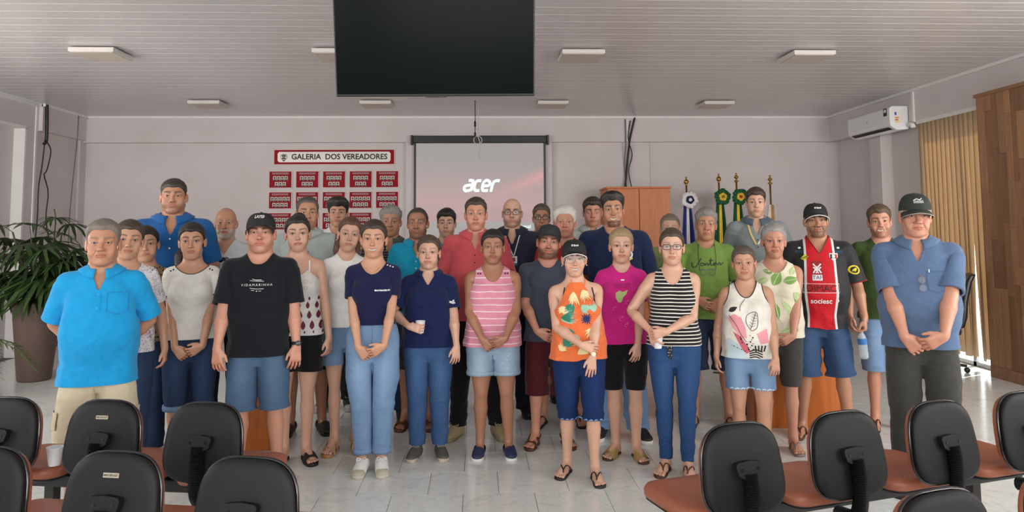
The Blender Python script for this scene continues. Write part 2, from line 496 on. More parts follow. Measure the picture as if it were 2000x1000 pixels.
def body_template(sex, smile, lod):
    key = (sex, smile, lod)
    if key in _TPL: return _TPL[key]
    q = 1.0 if lod == 0 else 1.4
    h = .0026*q
    px = span((0, .052, h), (.052, .092, .0034*q), (.092, .355, .011*q), (.355, .50, .0052*q))
    xs = np.concatenate([-px[:0:-1], px])+1e-4
    ys = span((-.215, -.125, .0058*q), (-.125, -.045, .0029*q), (-.045, .06, .0042*q), (.06, .17, .011*q))
    zs = span((-.02, .05, .0045*q), (.05, .09, .008*q), (.09, .70, .013*q), (.70, .94, .0050*q), (.94, 1.49, .0115*q), (1.49, 1.528, .005*q), (1.528, 1.69, .0027*q), (1.69, 1.775, .006*q))
    F = Field(xs, ys, zs)
    F.put(torso_prim(sex), .02)
    for p, k in shoulder_prims(sex): F.put(p, k)
    if sex == 'F':
        for p in bust_prims(): F.put(p, .03)
    for sd in (-1, 1):
        for p, k in leg_prims(sex, sd): F.put(p, k)
        for p, k in foot_prims(sd): F.put(p, k)
        for p, k in arm_prims(sex, sd): F.put(p, k)
        pa, fi, th = hand_prims(sex, sd)
        for p, k in pa+th+fi: F.put(p, k)
    for p, k in neck_prims(sex): F.put(p, k)
    for op, p, k in head_prims(sex, smile): F.put(p, k, op)
    F.D = np.maximum(F.D, (.004-F.zs)[None, None, :])
    v, f = F.nets()
    # light relaxing away from the fine regions
    w = 1-((v[:, 2] > 1.52) & (v[:, 1] < -.03)).astype(float)
    w *= 1-((np.abs(v[:, 0]) > .33)).astype(float)
    w *= sstep(.03, .12, v[:, 2])
    v2 = relax(v, f, 2, .5); v = v+(v2-v)*w[:, None]
    v2 = relax(v, f, 1, .35); v = v2
    v, f = decimate(v, f, .36 if lod == 0 else .33)
    T = dict(v=v, f=f, **weights(v, sex, True))
    _TPL[key] = T
    return T

# ---- skinning weights -------------------------------------------------------
BN = ['pelvis', 'chest', 'head'] + [b+s for s in 'LR' for b in ('ua', 'fa', 'ha', 'f1', 'f2', 'th')] + [b+s for s in 'LR' for b in ('thigh', 'shin', 'foot')]
BI = {b: i for i, b in enumerate(BN)}
def dist_of(prims, v):
    d = np.full(len(v), 9.)
    for p in prims: d = np.minimum(d, p[0](v[:, 0], v[:, 1], v[:, 2]))
    return d
def weights(v, sex, skin, use_arm=True, use_head=True, arm_bias=0.):
    N = len(v); W = np.zeros((N, len(BN)), np.float32)
    S = SX[sex]
    legsP = [p for sd in (-1, 1) for p, k in leg_prims(sex, sd)]
    dt = np.minimum(torso_prim(sex)[0](v[:, 0], v[:, 1], v[:, 2]), dist_of(legsP, v))
    arm = np.zeros((N, 2)); sco = np.zeros((N, 2))
    rest = np.ones(N)
    for i, sd in enumerate((1, -1)):
        p0 = np.array(S['sj'])*[sd, 1, 1]; ax = axis(sd)
        s = (v-p0)@ax; sco[:, i] = s
        if not use_arm: continue
        rad = np.linalg.norm((v-p0)-s[:, None]*ax, axis=1)-.045
        da = np.where(s > 0, rad, np.linalg.norm(v-p0, axis=1)-.045)
        side = v[:, 0]*sd > 0
        a = 1/(1+np.exp(-np.clip((dt-da+arm_bias)/.010, -30, 30)))
        a *= sstep(-.045, .075, s)
        a = np.where((s > .16) & (da < .06) & (a > .5), 1, a)
        a = np.where(s > .36, ((da < .09) & (v[:, 0]*sd > .26)).astype(float), a)
        arm[:, i] = a*side
        if skin:
            pa, fi, th = hand_prims(sex, sd)
            dth = dist_of([p for p, k in th], v); do = dist_of([p for p, k in pa+fi], v)
            thw = (sstep(-.004, .004, do-dth))*(s > LU+LF+.025)
        else: thw = 0
        e1 = sstep(LU-.05, LU+.05, s); e2 = sstep(LU+LF-.028, LU+LF+.022, s)
        k = 1.0 if sex == 'M' else .92
        e3 = sstep(LU+LF+.080*k, LU+LF+.098*k, s)
        pip = LU+LF+.125*k; e4 = sstep(pip-.008, pip+.008, s)
        c = 'LR'[i]; A = arm[:, i]
        W[:, BI['ua'+c]] = A*(1-e1); W[:, BI['fa'+c]] = A*e1*(1-e2)
        H = A*e2
        W[:, BI['th'+c]] = H*thw; H = H*(1-thw)
        W[:, BI['ha'+c]] = H*(1-e3); W[:, BI['f1'+c]] = H*e3*(1-e4); W[:, BI['f2'+c]] = H*e3*e4
        rest -= A
    rest = np.clip(rest, 0, 1)
    z = v[:, 2]
    lw = rest*sstep(.98, .80, z)
    ls = sstep(-.03, .03, v[:, 0])
    for c, w in (('L', lw*ls), ('R', lw*(1-ls))):
        kn = sstep(.55, .43, z); an = sstep(.125, .075, z)
        W[:, BI['thigh'+c]] = w*(1-kn); W[:, BI['shin'+c]] = w*kn*(1-an); W[:, BI['foot'+c]] = w*kn*an
    up = rest-lw
    ch = sstep(.92, 1.22, z)
    hd = sstep(1.465, 1.545, z)*sstep(.16, .09, np.abs(v[:, 0])) if use_head else 0*z
    W[:, BI['head']] = up*ch*hd; W[:, BI['chest']] = up*ch*(1-hd); W[:, BI['pelvis']] = up*(1-ch)
    W /= W.sum(1, keepdims=True)+1e-9
    return dict(W=W, arm=arm, sco=sco, legw=lw, hd=(up*ch*hd), torso=up)

# ---- morph: personal build --------------------------------------------------
def morph(v, Wd, sex, m, is_head=None):
    """m: dict sh ch wa hi (width scales) be (belly m) bu (bust scale) ar le nk; head: hs hw jw fl ns nz sq ck"""
    v = v.copy(); S = SX[sex]; m = dict(m); m['nk'] = 1+(m.get('nk', 1)-1)*.5
    g = lambda k, d=1.0: m.get(k, d)
    z = v[:, 2]; tors = np.clip(Wd['torso']+Wd['legw']*sstep(.70, .9, z), 0, 1)
    lev = [.70, .82, .92, 1.08, 1.20, 1.30, 1.42, 1.47, 1.50]
    sx = np.interp(z, lev, [g('le'), g('hi'), g('hi'), g('wa'), (g('wa')+g('ch'))/2, g('ch'), g('sh'), (g('sh')+g('nk'))/2, g('nk')])
    sy = np.interp(z, lev, [g('le'), g('hi')**.7, g('hi')**.7, g('wa')**.6, ((g('wa')+g('ch'))/2)**.6, g('ch')**.7, g('sh')**.5, (g('sh')+g('nk'))/2, g('nk')])
    hdw = Wd['hd']
    tw = tors*(1-hdw)
    nx = v[:, 0]*(1+(sx-1)*tw); ny = .012+(v[:, 1]-.012)*(1+(sy-1)*tw)
    be = g('be', 0.)
    if be:
        zb = g('bz', 1.07)
        front = sstep(.03, -.07, v[:, 1])*np.sqrt(np.clip(1-(np.abs(v[:, 0])/.23)**2, 0, 1))
        ny = ny-be*np.exp(-((z-zb)/np.where(z > zb, .17, .13))**2)*front*tors
        nx = nx*(1+.7*be*np.exp(-((z-zb)/.14)**2)*tors*sstep(.0, .1, np.abs(v[:, 0])))
    bu = g('bu', 0.)
    if bu:
        fr = sstep(-.02, -.09, v[:, 1])*np.exp(-((z-1.262)/.075)**2)*np.exp(-((np.abs(v[:, 0])-.07)/.075)**2)
        ny = ny-bu*fr*tors
    v[:, 0] = nx; v[:, 1] = ny
    # legs: radial about their axis
    lw = Wd['legw']*sstep(.9, .70, z); le = g('le'); ca = g('ca', le)
    lk = np.interp(z, [.08, .2, .36, .5, .7], [1, (1+ca)/2, ca, (ca+le)/2, le])
    ax = np.sign(v[:, 0])*.098
    v[:, 0] += (v[:, 0]-ax)*(lk-1)*lw; v[:, 1] += (v[:, 1]-.008)*(lk-1)*lw
    # arms
    ar = g('ar')
    for i, sd in enumerate((1, -1)):
        A = Wd['arm'][:, i][:, None]; p0 = np.array(S['sj'])*[sd, 1, 1]; a = axis(sd)
        s = Wd['sco'][:, i]; foot = p0+s[:, None]*a
        k = 1+(ar-1)*sstep(-.10, .02, s)*sstep(LU+LF+.0, LU+.08, s)
        v = v+A*((v-foot)*(k-1)[:, None])
        v[:, 0] += A[:, 0]*sd*(g('sh')-1)*S['sj'][0]
    return v
def head_morph(v, hdw, m):
    g = lambda k, d=1.0: m.get(k, d)
    p = v-np.array([0, 0, CH]); q = p.copy()
    low = sstep(.11, .03, p[:, 2])
    q[:, 0] *= g('hw')*(1+(g('jw')-1)*.6*low)
    # cheek fullness
    q[:, 0] *= 1+g('ck', 0)*.6*np.exp(-((p[:, 2]-.055)/.04)**2)*sstep(.02, .05, np.abs(p[:, 0]))
    # squint
    sq = g('sq'); e = np.exp(-(((np.abs(p[:, 0])-.032)/.017)**4)-(((p[:, 2]-.1172)/.010)**4))*sstep(-.05, -.07, p[:, 1])
    q[:, 2] += (sq-1)*(p[:, 2]-.1172)*e
    # nose
    ns = g('ns'); nl = g('nl', 0.)
    e = np.exp(-(p[:, 0]/.019)**4)*np.exp(-((p[:, 2]-.093)/.028)**4)*sstep(-.078, -.092, p[:, 1])
    q[:, 0] *= 1+(ns-1)*e; q[:, 1] -= (ns-1)*.025*e; q[:, 2] -= nl*e*sstep(.12, .08, p[:, 2])
    # mouth
    mw = g('mw'); e = np.exp(-(p[:, 0]/.034)**4-((p[:, 2]-.05)/.015)**4)*sstep(-.06, -.075, p[:, 1])
    q[:, 0] *= 1+(mw-1)*e
    sm = g('sm', 0.); e = np.exp(-((np.abs(p[:, 0])-.025)/.010)**2-((p[:, 2]-.052)/.014)**2)*sstep(-.06, -.072, p[:, 1])
    q[:, 2] += sm*.006*e
    ag = g('age', 0.)
    if ag:
        t = np.clip((.084-p[:, 2])/.038, 0, 1); cx = .0185+.0165*t
        e = np.exp(-((np.abs(p[:, 0])-cx)/.0036)**2)*sstep(.090, .078, p[:, 2])*sstep(.040, .052, p[:, 2])*sstep(-.05, -.065, p[:, 1])
        e2 = np.exp(-((np.abs(p[:, 0])-cx-.010)/.008)**2)*sstep(.090, .078, p[:, 2])*sstep(.036, .05, p[:, 2])*sstep(-.04, -.055, p[:, 1])
        bag = np.exp(-((np.abs(p[:, 0])-.031)/.012)**2)*sstep(-.05, -.065, p[:, 1])
        q[:, 1] += ag*(.0038*e-.0018*e2+bag*(.0016*np.exp(-((p[:, 2]-.0985)/.003)**2)-.0018*np.exp(-((p[:, 2]-.1055)/.004)**2)))
        fh = sstep(.05, .03, np.abs(p[:, 0]))*sstep(-.05, -.065, p[:, 1])*sstep(.150, .155, p[:, 2])*sstep(.185, .178, p[:, 2])
        q[:, 1] += ag*.0004*fh*np.sin(p[:, 2]*560)
        jl = np.exp(-((np.abs(p[:, 0])-.044)/.014)**2-((p[:, 2]-.024)/.016)**2); q[:, 2] -= ag*.004*jl; q[:, 0] += np.sign(p[:, 0])*ag*.003*jl
    # face length, chin
    fl = g('fl'); q[:, 2] = np.where(p[:, 2] < .118, .118+(q[:, 2]-.118)*fl, q[:, 2])
    q *= g('hs', 1.07)
    q = q+np.array([0, 0, CH])
    q[:, 2] += (g('hs', 1.07)-1)*.03
    return v+(q-v)*hdw[:, None]

# ---- pose ---------------------------------------------------------------------
def nz(a):
    a = np.array(a, float); return a/(np.linalg.norm(a)+1e-12)
def axang(ax, an):
    return np.array(Matrix.Rotation(an, 3, Vector(ax)))
def minrot(a, b):
    a, b = nz(a), nz(b); c = np.cross(a, b); s = np.linalg.norm(c); d = a@b
    if s < 1e-8: return np.eye(3)
    return axang(c/s, math.atan2(s, d))
def ik(S, W, l1, l2, pole):
    d = W-S; L = np.linalg.norm(d); Lm = (l1+l2)*.999
    if L > Lm: W = S+d*(Lm/L); d = W-S; L = Lm
    if L < abs(l1-l2)+.02: L = abs(l1-l2)+.02; W = S+nz(d)*L; d = W-S
    a = (l1*l1-l2*l2+L*L)/(2*L); h = math.sqrt(max(l1*l1-a*a, 0)); u = d/L
    p = np.array(pole, float); p = nz(p-u*(p@u))
    return S+u*a+p*h, W
def euler(rx, ry, rz):
    return axang((0, 0, 1), math.radians(rz))@axang((0, 1, 0), math.radians(ry))@axang((1, 0, 0), math.radians(rx))

ARMS = {  # for the left side (+x): wrist, pole, finger dir, palm normal, curl
 'down':  dict(w=(.255, -.02, .885), p=(.4, 1, 0), d=(.02, -.10, -1), n=(-1, .25, 0), c=.35),
 'downf': dict(w=(.235, -.09, .885), p=(.5, 1, 0), d=(-.05, -.15, -1), n=(-.4, 1, 0), c=.25),
 'clasp_o': dict(w=(.095, -.205, .915), p=(1, .45, -.1), d=(-.85, -.12, -.52), n=(-.25, .95, .25), c=.45),
 'clasp_i': dict(w=(.085, -.17, .90), p=(1, .45, -.1), d=(-.62, -.05, -.78), n=(-.2, 1, .1), c=.55),
 'back':  dict(w=(.09, .17, .98), p=(1, .1, 0), d=(-.8, 0, -.5), n=(0, 1, 0), c=.5),
}
def pose(sex, m, P):
    """returns per-bone (R,t) in template units and forearm twists"""
    S = SX[sex]; g = lambda k, d=1.0: m.get(k, d)
    B = {}; tw = {}
    I = np.eye(3)
    pd = np.array([0, 0, 0.])
    # legs first (pelvis drop)
    hipx = S['hip'][0]*(1+(g('hi')-1)*.6)
    legs = {}
    l1, l2 = .41, .40
    for sd, c in ((1, 'L'), (-1, 'R')):
        ft = P.get('foot'+c, (.0, .0, 0)); an = np.array([sd*.098+ft[0], .022+ft[1], .09])
        H0 = np.array([sd*S['hip'][0], .006, .90]); legs[c] = (H0, an, ft)
    drop = 0
    for c, (H0, an, ft) in legs.items():
        dh = np.linalg.norm((an-H0)[:2]); need = math.sqrt(max((l1+l2)**2*.9985-dh*dh, .1)); drop = max(drop, (H0[2]-an[2])-need)
    pd = np.array([P.get('shift', 0.), 0, -drop-P.get('crouch', 0.)])
    B['pelvis'] = (I, pd)
    C = euler(P.get('fwd', 0), P.get('lean', 0), P.get('twist', 0)); pv = np.array([0, .012, 1.02])
    ct = pv-C@pv+pd; B['chest'] = (C, ct)
    Hr = C@euler(P.get('nod', 0), P.get('tilt', 0), P.get('turn', 0)); hp = np.array([0, .02, 1.495])
    B['head'] = (Hr, C@hp+ct-Hr@hp)
    for sd, c in ((1, 'L'), (-1, 'R')):
        H0, an, ft = legs[c]
        H = H0+pd; K0 = np.array([sd*.098, -.004, .49]); A0 = np.array([sd*.098, .022, .09])
        K, A = ik(H, an, np.linalg.norm(K0-H0), np.linalg.norm(A0-K0), (ft[3] if len(ft) > 3 else 0, -1, 0))
        R1 = minrot(K0-H0, K-H); B['thigh'+c] = (R1, H-R1@H0)
        R2 = minrot(R1@(A0-K0), A-K)@R1; B['shin'+c] = (R2, K-R2@K0)
        R3 = axang((0, 0, 1), math.radians(sd*(8+ft[2]))); B['foot'+c] = (R3, A-R3@A0)
        # arm
        a = P.get('arm'+c, 'down'); a = dict(ARMS[a]) if isinstance(a, str) else {**ARMS[a.get('base', 'down')], **a}
        fx = np.array([sd, 1, 1])
        p0 = np.array(S['sj'])*fx+[sd*(g('sh')-1)*S['sj'][0], 0, 0]; ax = axis(sd)
        Sp = C@p0+ct
        wt = np.array(a['w'], float)
        if a.get('abs') is None:
            wt = wt*fx; wt[0] += sd*(g('sh')-1)*.12*(1 if abs(wt[0]) > .2 else 0); wt = wt+pd*.5
            if wt[1] < -.1: wt[1] -= g('be', 0.)*.9
        E, Wp = ik(Sp, wt, LU, LF, np.array(a['p'])*fx)
        Ra = minrot(ax, E-Sp); B['ua'+c] = (Ra, Sp-Ra@p0)
        E0 = p0+ax*LU; W0 = p0+ax*(LU+LF)
        Rf = minrot(Ra@ax, Wp-E)@Ra; B['fa'+c] = (Rf, E-Rf@E0)
        d0, t0, n0 = hand_frame(sd)
        d1 = nz(np.array(a['d'])*fx); n1 = np.array(a['n'], float)*fx; n1 = nz(n1-d1*(n1@d1))
        M0 = np.stack([d0, n0, np.cross(d0, n0)], 1); M1 = np.stack([d1, n1, np.cross(d1, n1)], 1)
        Rh = M1@M0.T
        B['ha'+c] = (Rh, Wp-Rh@W0)
        Q = Rf.T@Rh; q = Matrix(Q.tolist()).to_quaternion(); tau = 2*math.atan2(q.x*ax[0]+q.y*ax[1]+q.z*ax[2], q.w)
        if tau > math.pi: tau -= 2*math.pi
        if tau < -math.pi: tau += 2*math.pi
        tw[c] = tau
        k = 1.0 if sex == 'M' else .92
        cu = a['c']; hx = np.cross(d0, n0)
        def local(pt, R): return R, pt-R@pt
        def comb(A_, B_): return A_[0]@B_[0], A_[0]@B_[1]+A_[1]
        r1 = local(W0+d0*.086*k, axang(hx, math.radians(70*cu))); r2 = local(W0+d0*.125*k+n0*.003, axang(hx, math.radians(85*cu)))
        B['f1'+c] = comb(B['ha'+c], r1); B['f2'+c] = comb(B['ha'+c], comb(r1, r2))
        tc = a.get('tc', .3)
        rt = local(W0+d0*.02*k+t0*.02*k, axang(d0, (1 if np.dot(np.cross(d0, t0), n0) > 0 else -1)*math.radians(55*tc)))
        B['th'+c] = comb(B['ha'+c], rt)
    return B, tw
def skin_verts(v, Wd, sex, m, B, tw):
    W = Wd['W']; out = np.zeros_like(v)
    pre = {}
    for i, (sd, c) in enumerate(((1, 'L'), (-1, 'R'))):
        w = W[:, BI['fa'+c]]
        ix = np.nonzero(w > 0)[0]
        if len(ix) == 0: continue
        p0 = np.array(SX[sex]['sj'])*[sd, 1, 1]+[sd*(m.get('sh', 1)-1)*SX[sex]['sj'][0], 0, 0]; a = axis(sd)
        q = v[ix]-p0; s = q@a; r = q-s[:, None]*a
        an = tw[c]*np.clip((s-LU+.02)/(LF-.01), 0, 1)
        r2 = r*np.cos(an)[:, None]+np.cross(a, r)*np.sin(an)[:, None]
        pre[c] = (ix, p0+s[:, None]*a+r2)
    for b, i in BI.items():
        w = W[:, i]; ix = np.nonzero(w > 1e-4)[0]
        if len(ix) == 0: continue
        R, t = B[b]
        x = v[ix]
        if b[:2] == 'fa' and b[2] in pre:
            pi, pv = pre[b[2]]; full = np.zeros_like(v); full[pi] = pv; x = full[ix]
        out[ix] += w[ix][:, None]*(x@R.T+t)
    return out
# ------------------------------------------------------------------ materials
class NT:
    def __init__(s, name, rough=.6, spec=.5, **kw):
        s.m = bpy.data.materials.new(name); s.m.use_nodes = True
        s.t = s.m.node_tree; s.b = s.t.nodes['Principled BSDF']
        s.b.inputs['Roughness'].default_value = rough; s.b.inputs['Specular IOR Level'].default_value = spec
        for k, x in kw.items():
            s.b.inputs[k.replace('_', ' ')].default_value = x
    def n(s, typ, ins=None, **kw):
        q = s.t.nodes.new('ShaderNode'+typ)
        for k, x in kw.items(): setattr(q, k, x)
        for k, x in (ins or {}).items(): s.set(q.inputs[k], x)
        return q
    def set(s, sock, x):
        if isinstance(x, bpy.types.NodeSocket): s.t.links.new(x, sock)
        elif hasattr(x, 'outputs'): s.t.links.new(x.outputs[0], sock)
        elif isinstance(x, (tuple, list)) and len(x) == 3 and sock.type == 'RGBA': sock.default_value = (*x, 1)
        else: sock.default_value = x
    def math(s, op, a, b=0.0, c=0.0, clamp=False):
        q = s.n('Math', operation=op, use_clamp=clamp)
        for i, x in enumerate((a, b, c)): s.set(q.inputs[i], x)
        return q.outputs[0]
    def mix(s, fac, a, b, blend='MIX'):
        q = s.n('Mix', data_type='RGBA', blend_type=blend)
        s.set(q.inputs[0], fac); s.set(q.inputs[6], a); s.set(q.inputs[7], b); return q.outputs[2]
    def ramp(s, x, stops, interp='LINEAR'):
        q = s.n('ValToRGB', {0: x}); q.color_ramp.interpolation = interp
        e = q.color_ramp.elements
        while len(e) < len(stops): e.new(.5)
        for el, (p, c) in zip(e, stops): el.position = p; el.color = (*c, 1) if len(c) == 3 else c
        return q.outputs[0]
    def noise(s, vec, scale, detail=3, rough=.5, dist=0):
        return s.n('TexNoise', {'Vector': vec, 'Scale': scale, 'Detail': detail, 'Roughness': rough, 'Distortion': dist}).outputs[0]
    def map(s, vec, scale=(1, 1, 1), loc=(0, 0, 0), rot=(0, 0, 0)):
        return s.n('Mapping', {'Vector': vec, 'Scale': scale, 'Location': loc, 'Rotation': rot}).outputs[0]
    def obj(s): return s.n('TexCoord').outputs['Object']
    def uv(s): return s.n('UVMap', uv_map='rest').outputs[0]
    def sep(s, vec):
        q = s.n('SeparateXYZ', {0: vec}); return q.outputs[0], q.outputs[1], q.outputs[2]
    def color(s, c): s.set(s.b.inputs['Base Color'], c); return s
    def bump(s, h, strength=.3, dist=.01):
        q = s.n('Bump', {'Height': h, 'Strength': strength, 'Distance': dist}); s.t.links.new(q.outputs[0], s.b.inputs['Normal']); return s
_MC = {}
def plain(name, col, rough=.6, metal=0., spec=.5, var=0.06, scale=9., bump=0., **kw):
    key = (name, tuple(col), rough)
    if key in _MC: return _MC[key]
    t = NT(name, rough, spec, Metallic=metal, **kw)
    nn = t.noise(t.obj(), scale, 4)
    lo = [c*(1-var) for c in col]; hi = [min(1, c*(1+var)) for c in col]
    t.color(t.ramp(nn, [(.3, lo), (.7, hi)]))
    if bump: t.bump(t.noise(t.obj(), scale*14, 3), bump, .004)
    _MC[key] = t.m; return t.m

def skin_mat():
    if 'skin' in _MC: return _MC['skin']
    t = NT('skin', .42, .5)
    a = t.n('VertexColor', layer_name='tone').outputs[0]
    nn = t.noise(t.obj(), 38, 4); n2 = t.noise(t.obj(), 9, 3)
    c = t.mix(t.math('MULTIPLY', t.math('SUBTRACT', nn, .38, clamp=True), .35), a, (.46, .18, .11), 'MIX')
    c = t.mix(t.math('MULTIPLY', n2, .16), c, (.20, .09, .05), 'MIX')
    t.color(c)
    t.b.inputs['Subsurface Weight'].default_value = .06
    t.b.inputs['Subsurface Radius'].default_value = (.010, .004, .002)
    t.b.inputs['Subsurface Scale'].default_value = .6
    t.bump(t.noise(t.obj(), 160, 3), .10, .002)
    _MC['skin'] = t.m; return t.m

def hair_mat(c1, c2):
    key = ('hair', c1, c2)
    if key in _MC: return _MC[key]
    t = NT('hair', .42, .45)
    o = t.obj()
    st = t.noise(t.map(o, (190, 190, 24)), 1.0, 3); s2 = t.noise(o, 14, 3)
    c = t.mix(t.math('MULTIPLY', st, t.math('ADD', s2, .35)), c1, c2)
    t.color(c); t.bump(st, .9, .006)
    _MC[key] = t.m; return t.m

def eye_mat(c=(.10, .05, .02)):
    key = ('eye', c)
    if key in _MC: return _MC[key]
    t = NT('eye', .2, .35)
    x, y, z = t.sep(t.uv())
    r = t.math('SQRT', t.math('ADD', t.math('MULTIPLY', x, x), t.math('MULTIPLY', y, y)))
    t.color(t.ramp(r, [(0, (.006, .005, .005)), (.22, (.006, .005, .005)), (.25, tuple(k*.6 for k in c)), (.48, tuple(k*.25 for k in c)), (.53, (.50, .45, .42)), (1, (.48, .36, .32))]))
    _MC[key] = t.m; return t.m

def fabric(name, col, pattern=None, rough=.88, wr=.55, weave=.15, **kw):
    """cloth; pattern(t, u, v) -> colour socket, with u,v the cloth's own metres"""
    t = NT(name, rough, .25)
    t.b.inputs['Sheen Weight'].default_value = .12
    uv = t.uv(); o = t.obj()
    if pattern:
        x, y, _ = t.sep(uv); c = pattern(t, x, y, uv)
    else: c = col
    nn = t.noise(o, 22, 4)
    c = t.mix(t.math('MULTIPLY', t.math('SUBTRACT', nn, .5), .35), c, (1, 1, 1), 'OVERLAY') if False else c
    vv = t.math('ADD', t.math('MULTIPLY', nn, .28), .86)
    hs = t.n('HueSaturation', {'Color': c, 'Value': vv}); t.color(hs.outputs[0])
    big = t.noise(t.map(o, (5, 5, 7)), 1.6, 3, .5, .5)
    fine = t.noise(o, 520, 2)
    q1 = t.n('Bump', {'Height': fine, 'Strength': weave, 'Distance': .002})
    q2 = t.n('Bump', {'Height': big, 'Strength': wr, 'Distance': .03, 'Normal': q1.outputs[0]})
    t.t.links.new(q2.outputs[0], t.b.inputs['Normal'])
    return t.m

def denim(name, dark, light, fade=.5, ripped=False):
    t = NT(name, .9, .2); uv = t.uv(); o = t.obj()
    x, y, _ = t.sep(uv)
    tw = t.noise(t.map(o, (420, 420, 60)), 1, 2); bl = t.noise(o, 7, 4)
    # worn lighter on the front of the thighs
    ax = t.math('ABSOLUTE', x); d = t.math('SUBTRACT', ax, .10)
    gx = t.math('SUBTRACT', 1.0, t.math('MULTIPLY', t.math('ABSOLUTE', d), 14.0), clamp=True)
    gy = t.math('SUBTRACT', 1.0, t.math('MULTIPLY', t.math('ABSOLUTE', t.math('SUBTRACT', y, .68)), 4.2), clamp=True)
    f = t.math('ADD', t.math('MULTIPLY', t.math('MULTIPLY', gx, gy), fade*.6), t.math('MULTIPLY', bl, .45), clamp=True)
    c = t.mix(f, dark, light)
    c = t.mix(t.math('MULTIPLY', tw, .35), c, light)
    if ripped:
        rp = t.noise(t.map(o, (40, 40, 160)), 1, 2)
        msk = t.math('MULTIPLY', t.math('GREATER_THAN', rp, .64), t.math('MULTIPLY', t.math('GREATER_THAN', gx, .35), t.math('GREATER_THAN', t.noise(o, 11, 1), .56)))
        c = t.mix(msk, c, (.80, .82, .85))
    t.color(c)
    big = t.noise(t.map(o, (5, 5, 9)), 1.6, 3, .5, .6)
    q1 = t.n('Bump', {'Height': tw, 'Strength': .25, 'Distance': .002})
    q2 = t.n('Bump', {'Height': big, 'Strength': .35, 'Distance': .03, 'Normal': q1.outputs[0]})
    t.t.links.new(q2.outputs[0], t.b.inputs['Normal'])
    return t.m
# ------------------------------------------------------------------ clothes (rest pose), hair, accessories
_GC = {}
def legtube(sd, zl, rl, xl=None, yl=None):
    zl = np.array(zl, float)[::-1]; rl = np.array(rl, float)[::-1]
    xl = np.full(len(zl), .098) if xl is None else np.array(xl, float)[::-1]
    zz = np.linspace(zl[0]-.05, zl[-1], 60); rr = np.interp(zz, zl, rl); xx = np.interp(zz, zl, xl)
    ker = np.array([1, 2, 3, 2, 1])/9.
    rr = np.convolve(np.pad(rr, 2, 'edge'), ker, 'valid')
    yy = np.interp(zz, [.08, .30, .49, .66, .9], [.020, .010, .0, .002, .006])
    def fn(X, Y, Z):
        Zr = np.asarray(Z); R = np.interp(Zr, zz, rr)
        d = np.sqrt((X-sd*np.interp(Zr, zz, xx))**2+((Y-np.interp(Zr, zz, yy))*.97)**2)-R
        return np.where(Zr > zz[-1], np.sqrt(np.maximum(d+R, 0)**2+(Zr-zz[-1])**2)-R, np.maximum(d, zz[0]-Zr))
    m = rl.max()
    return fn, (np.array([sd*.098-m-.02, -m-.02, zz[0]]), np.array([sd*.098+m+.02, m+.04, zz[-1]+m]))

def wrinkle(v, n, kind, seed):
    z = v[:, 2]; ax = np.abs(v[:, 0])
    if kind == 'top':
        a = vnoise(v[:, 0]*9+seed, v[:, 1]*9, z*17+seed)*.5+vnoise(v[:, 0]*17-z*14+seed, v[:, 1]*12, z*20+v[:, 0]*8)*.35
        amp = .0075*(.35+.65*sstep(1.34, 1.0, z))*(1+.7*sstep(.17, .24, ax))
        th = np.arctan2(v[:, 0], -v[:, 1]); a = a+.9*sstep(1.28, .98, z)*vnoise(th*4.5+seed*3, z*2.2, seed+.5)
    else:
        a = vnoise(v[:, 0]*9+seed, v[:, 1]*7, z*26+seed)*.6+vnoise(v[:, 0]*14+z*9, v[:, 1]*14, z*34+seed*3)*.4
        amp = .0030+.0060*np.exp(-((z-.47)/.07)**2)+.006*np.exp(-((z-.16)/.07)**2)+.003*np.exp(-((z-.80)/.06)**2)
    return v+n*(a*amp)[:, None]

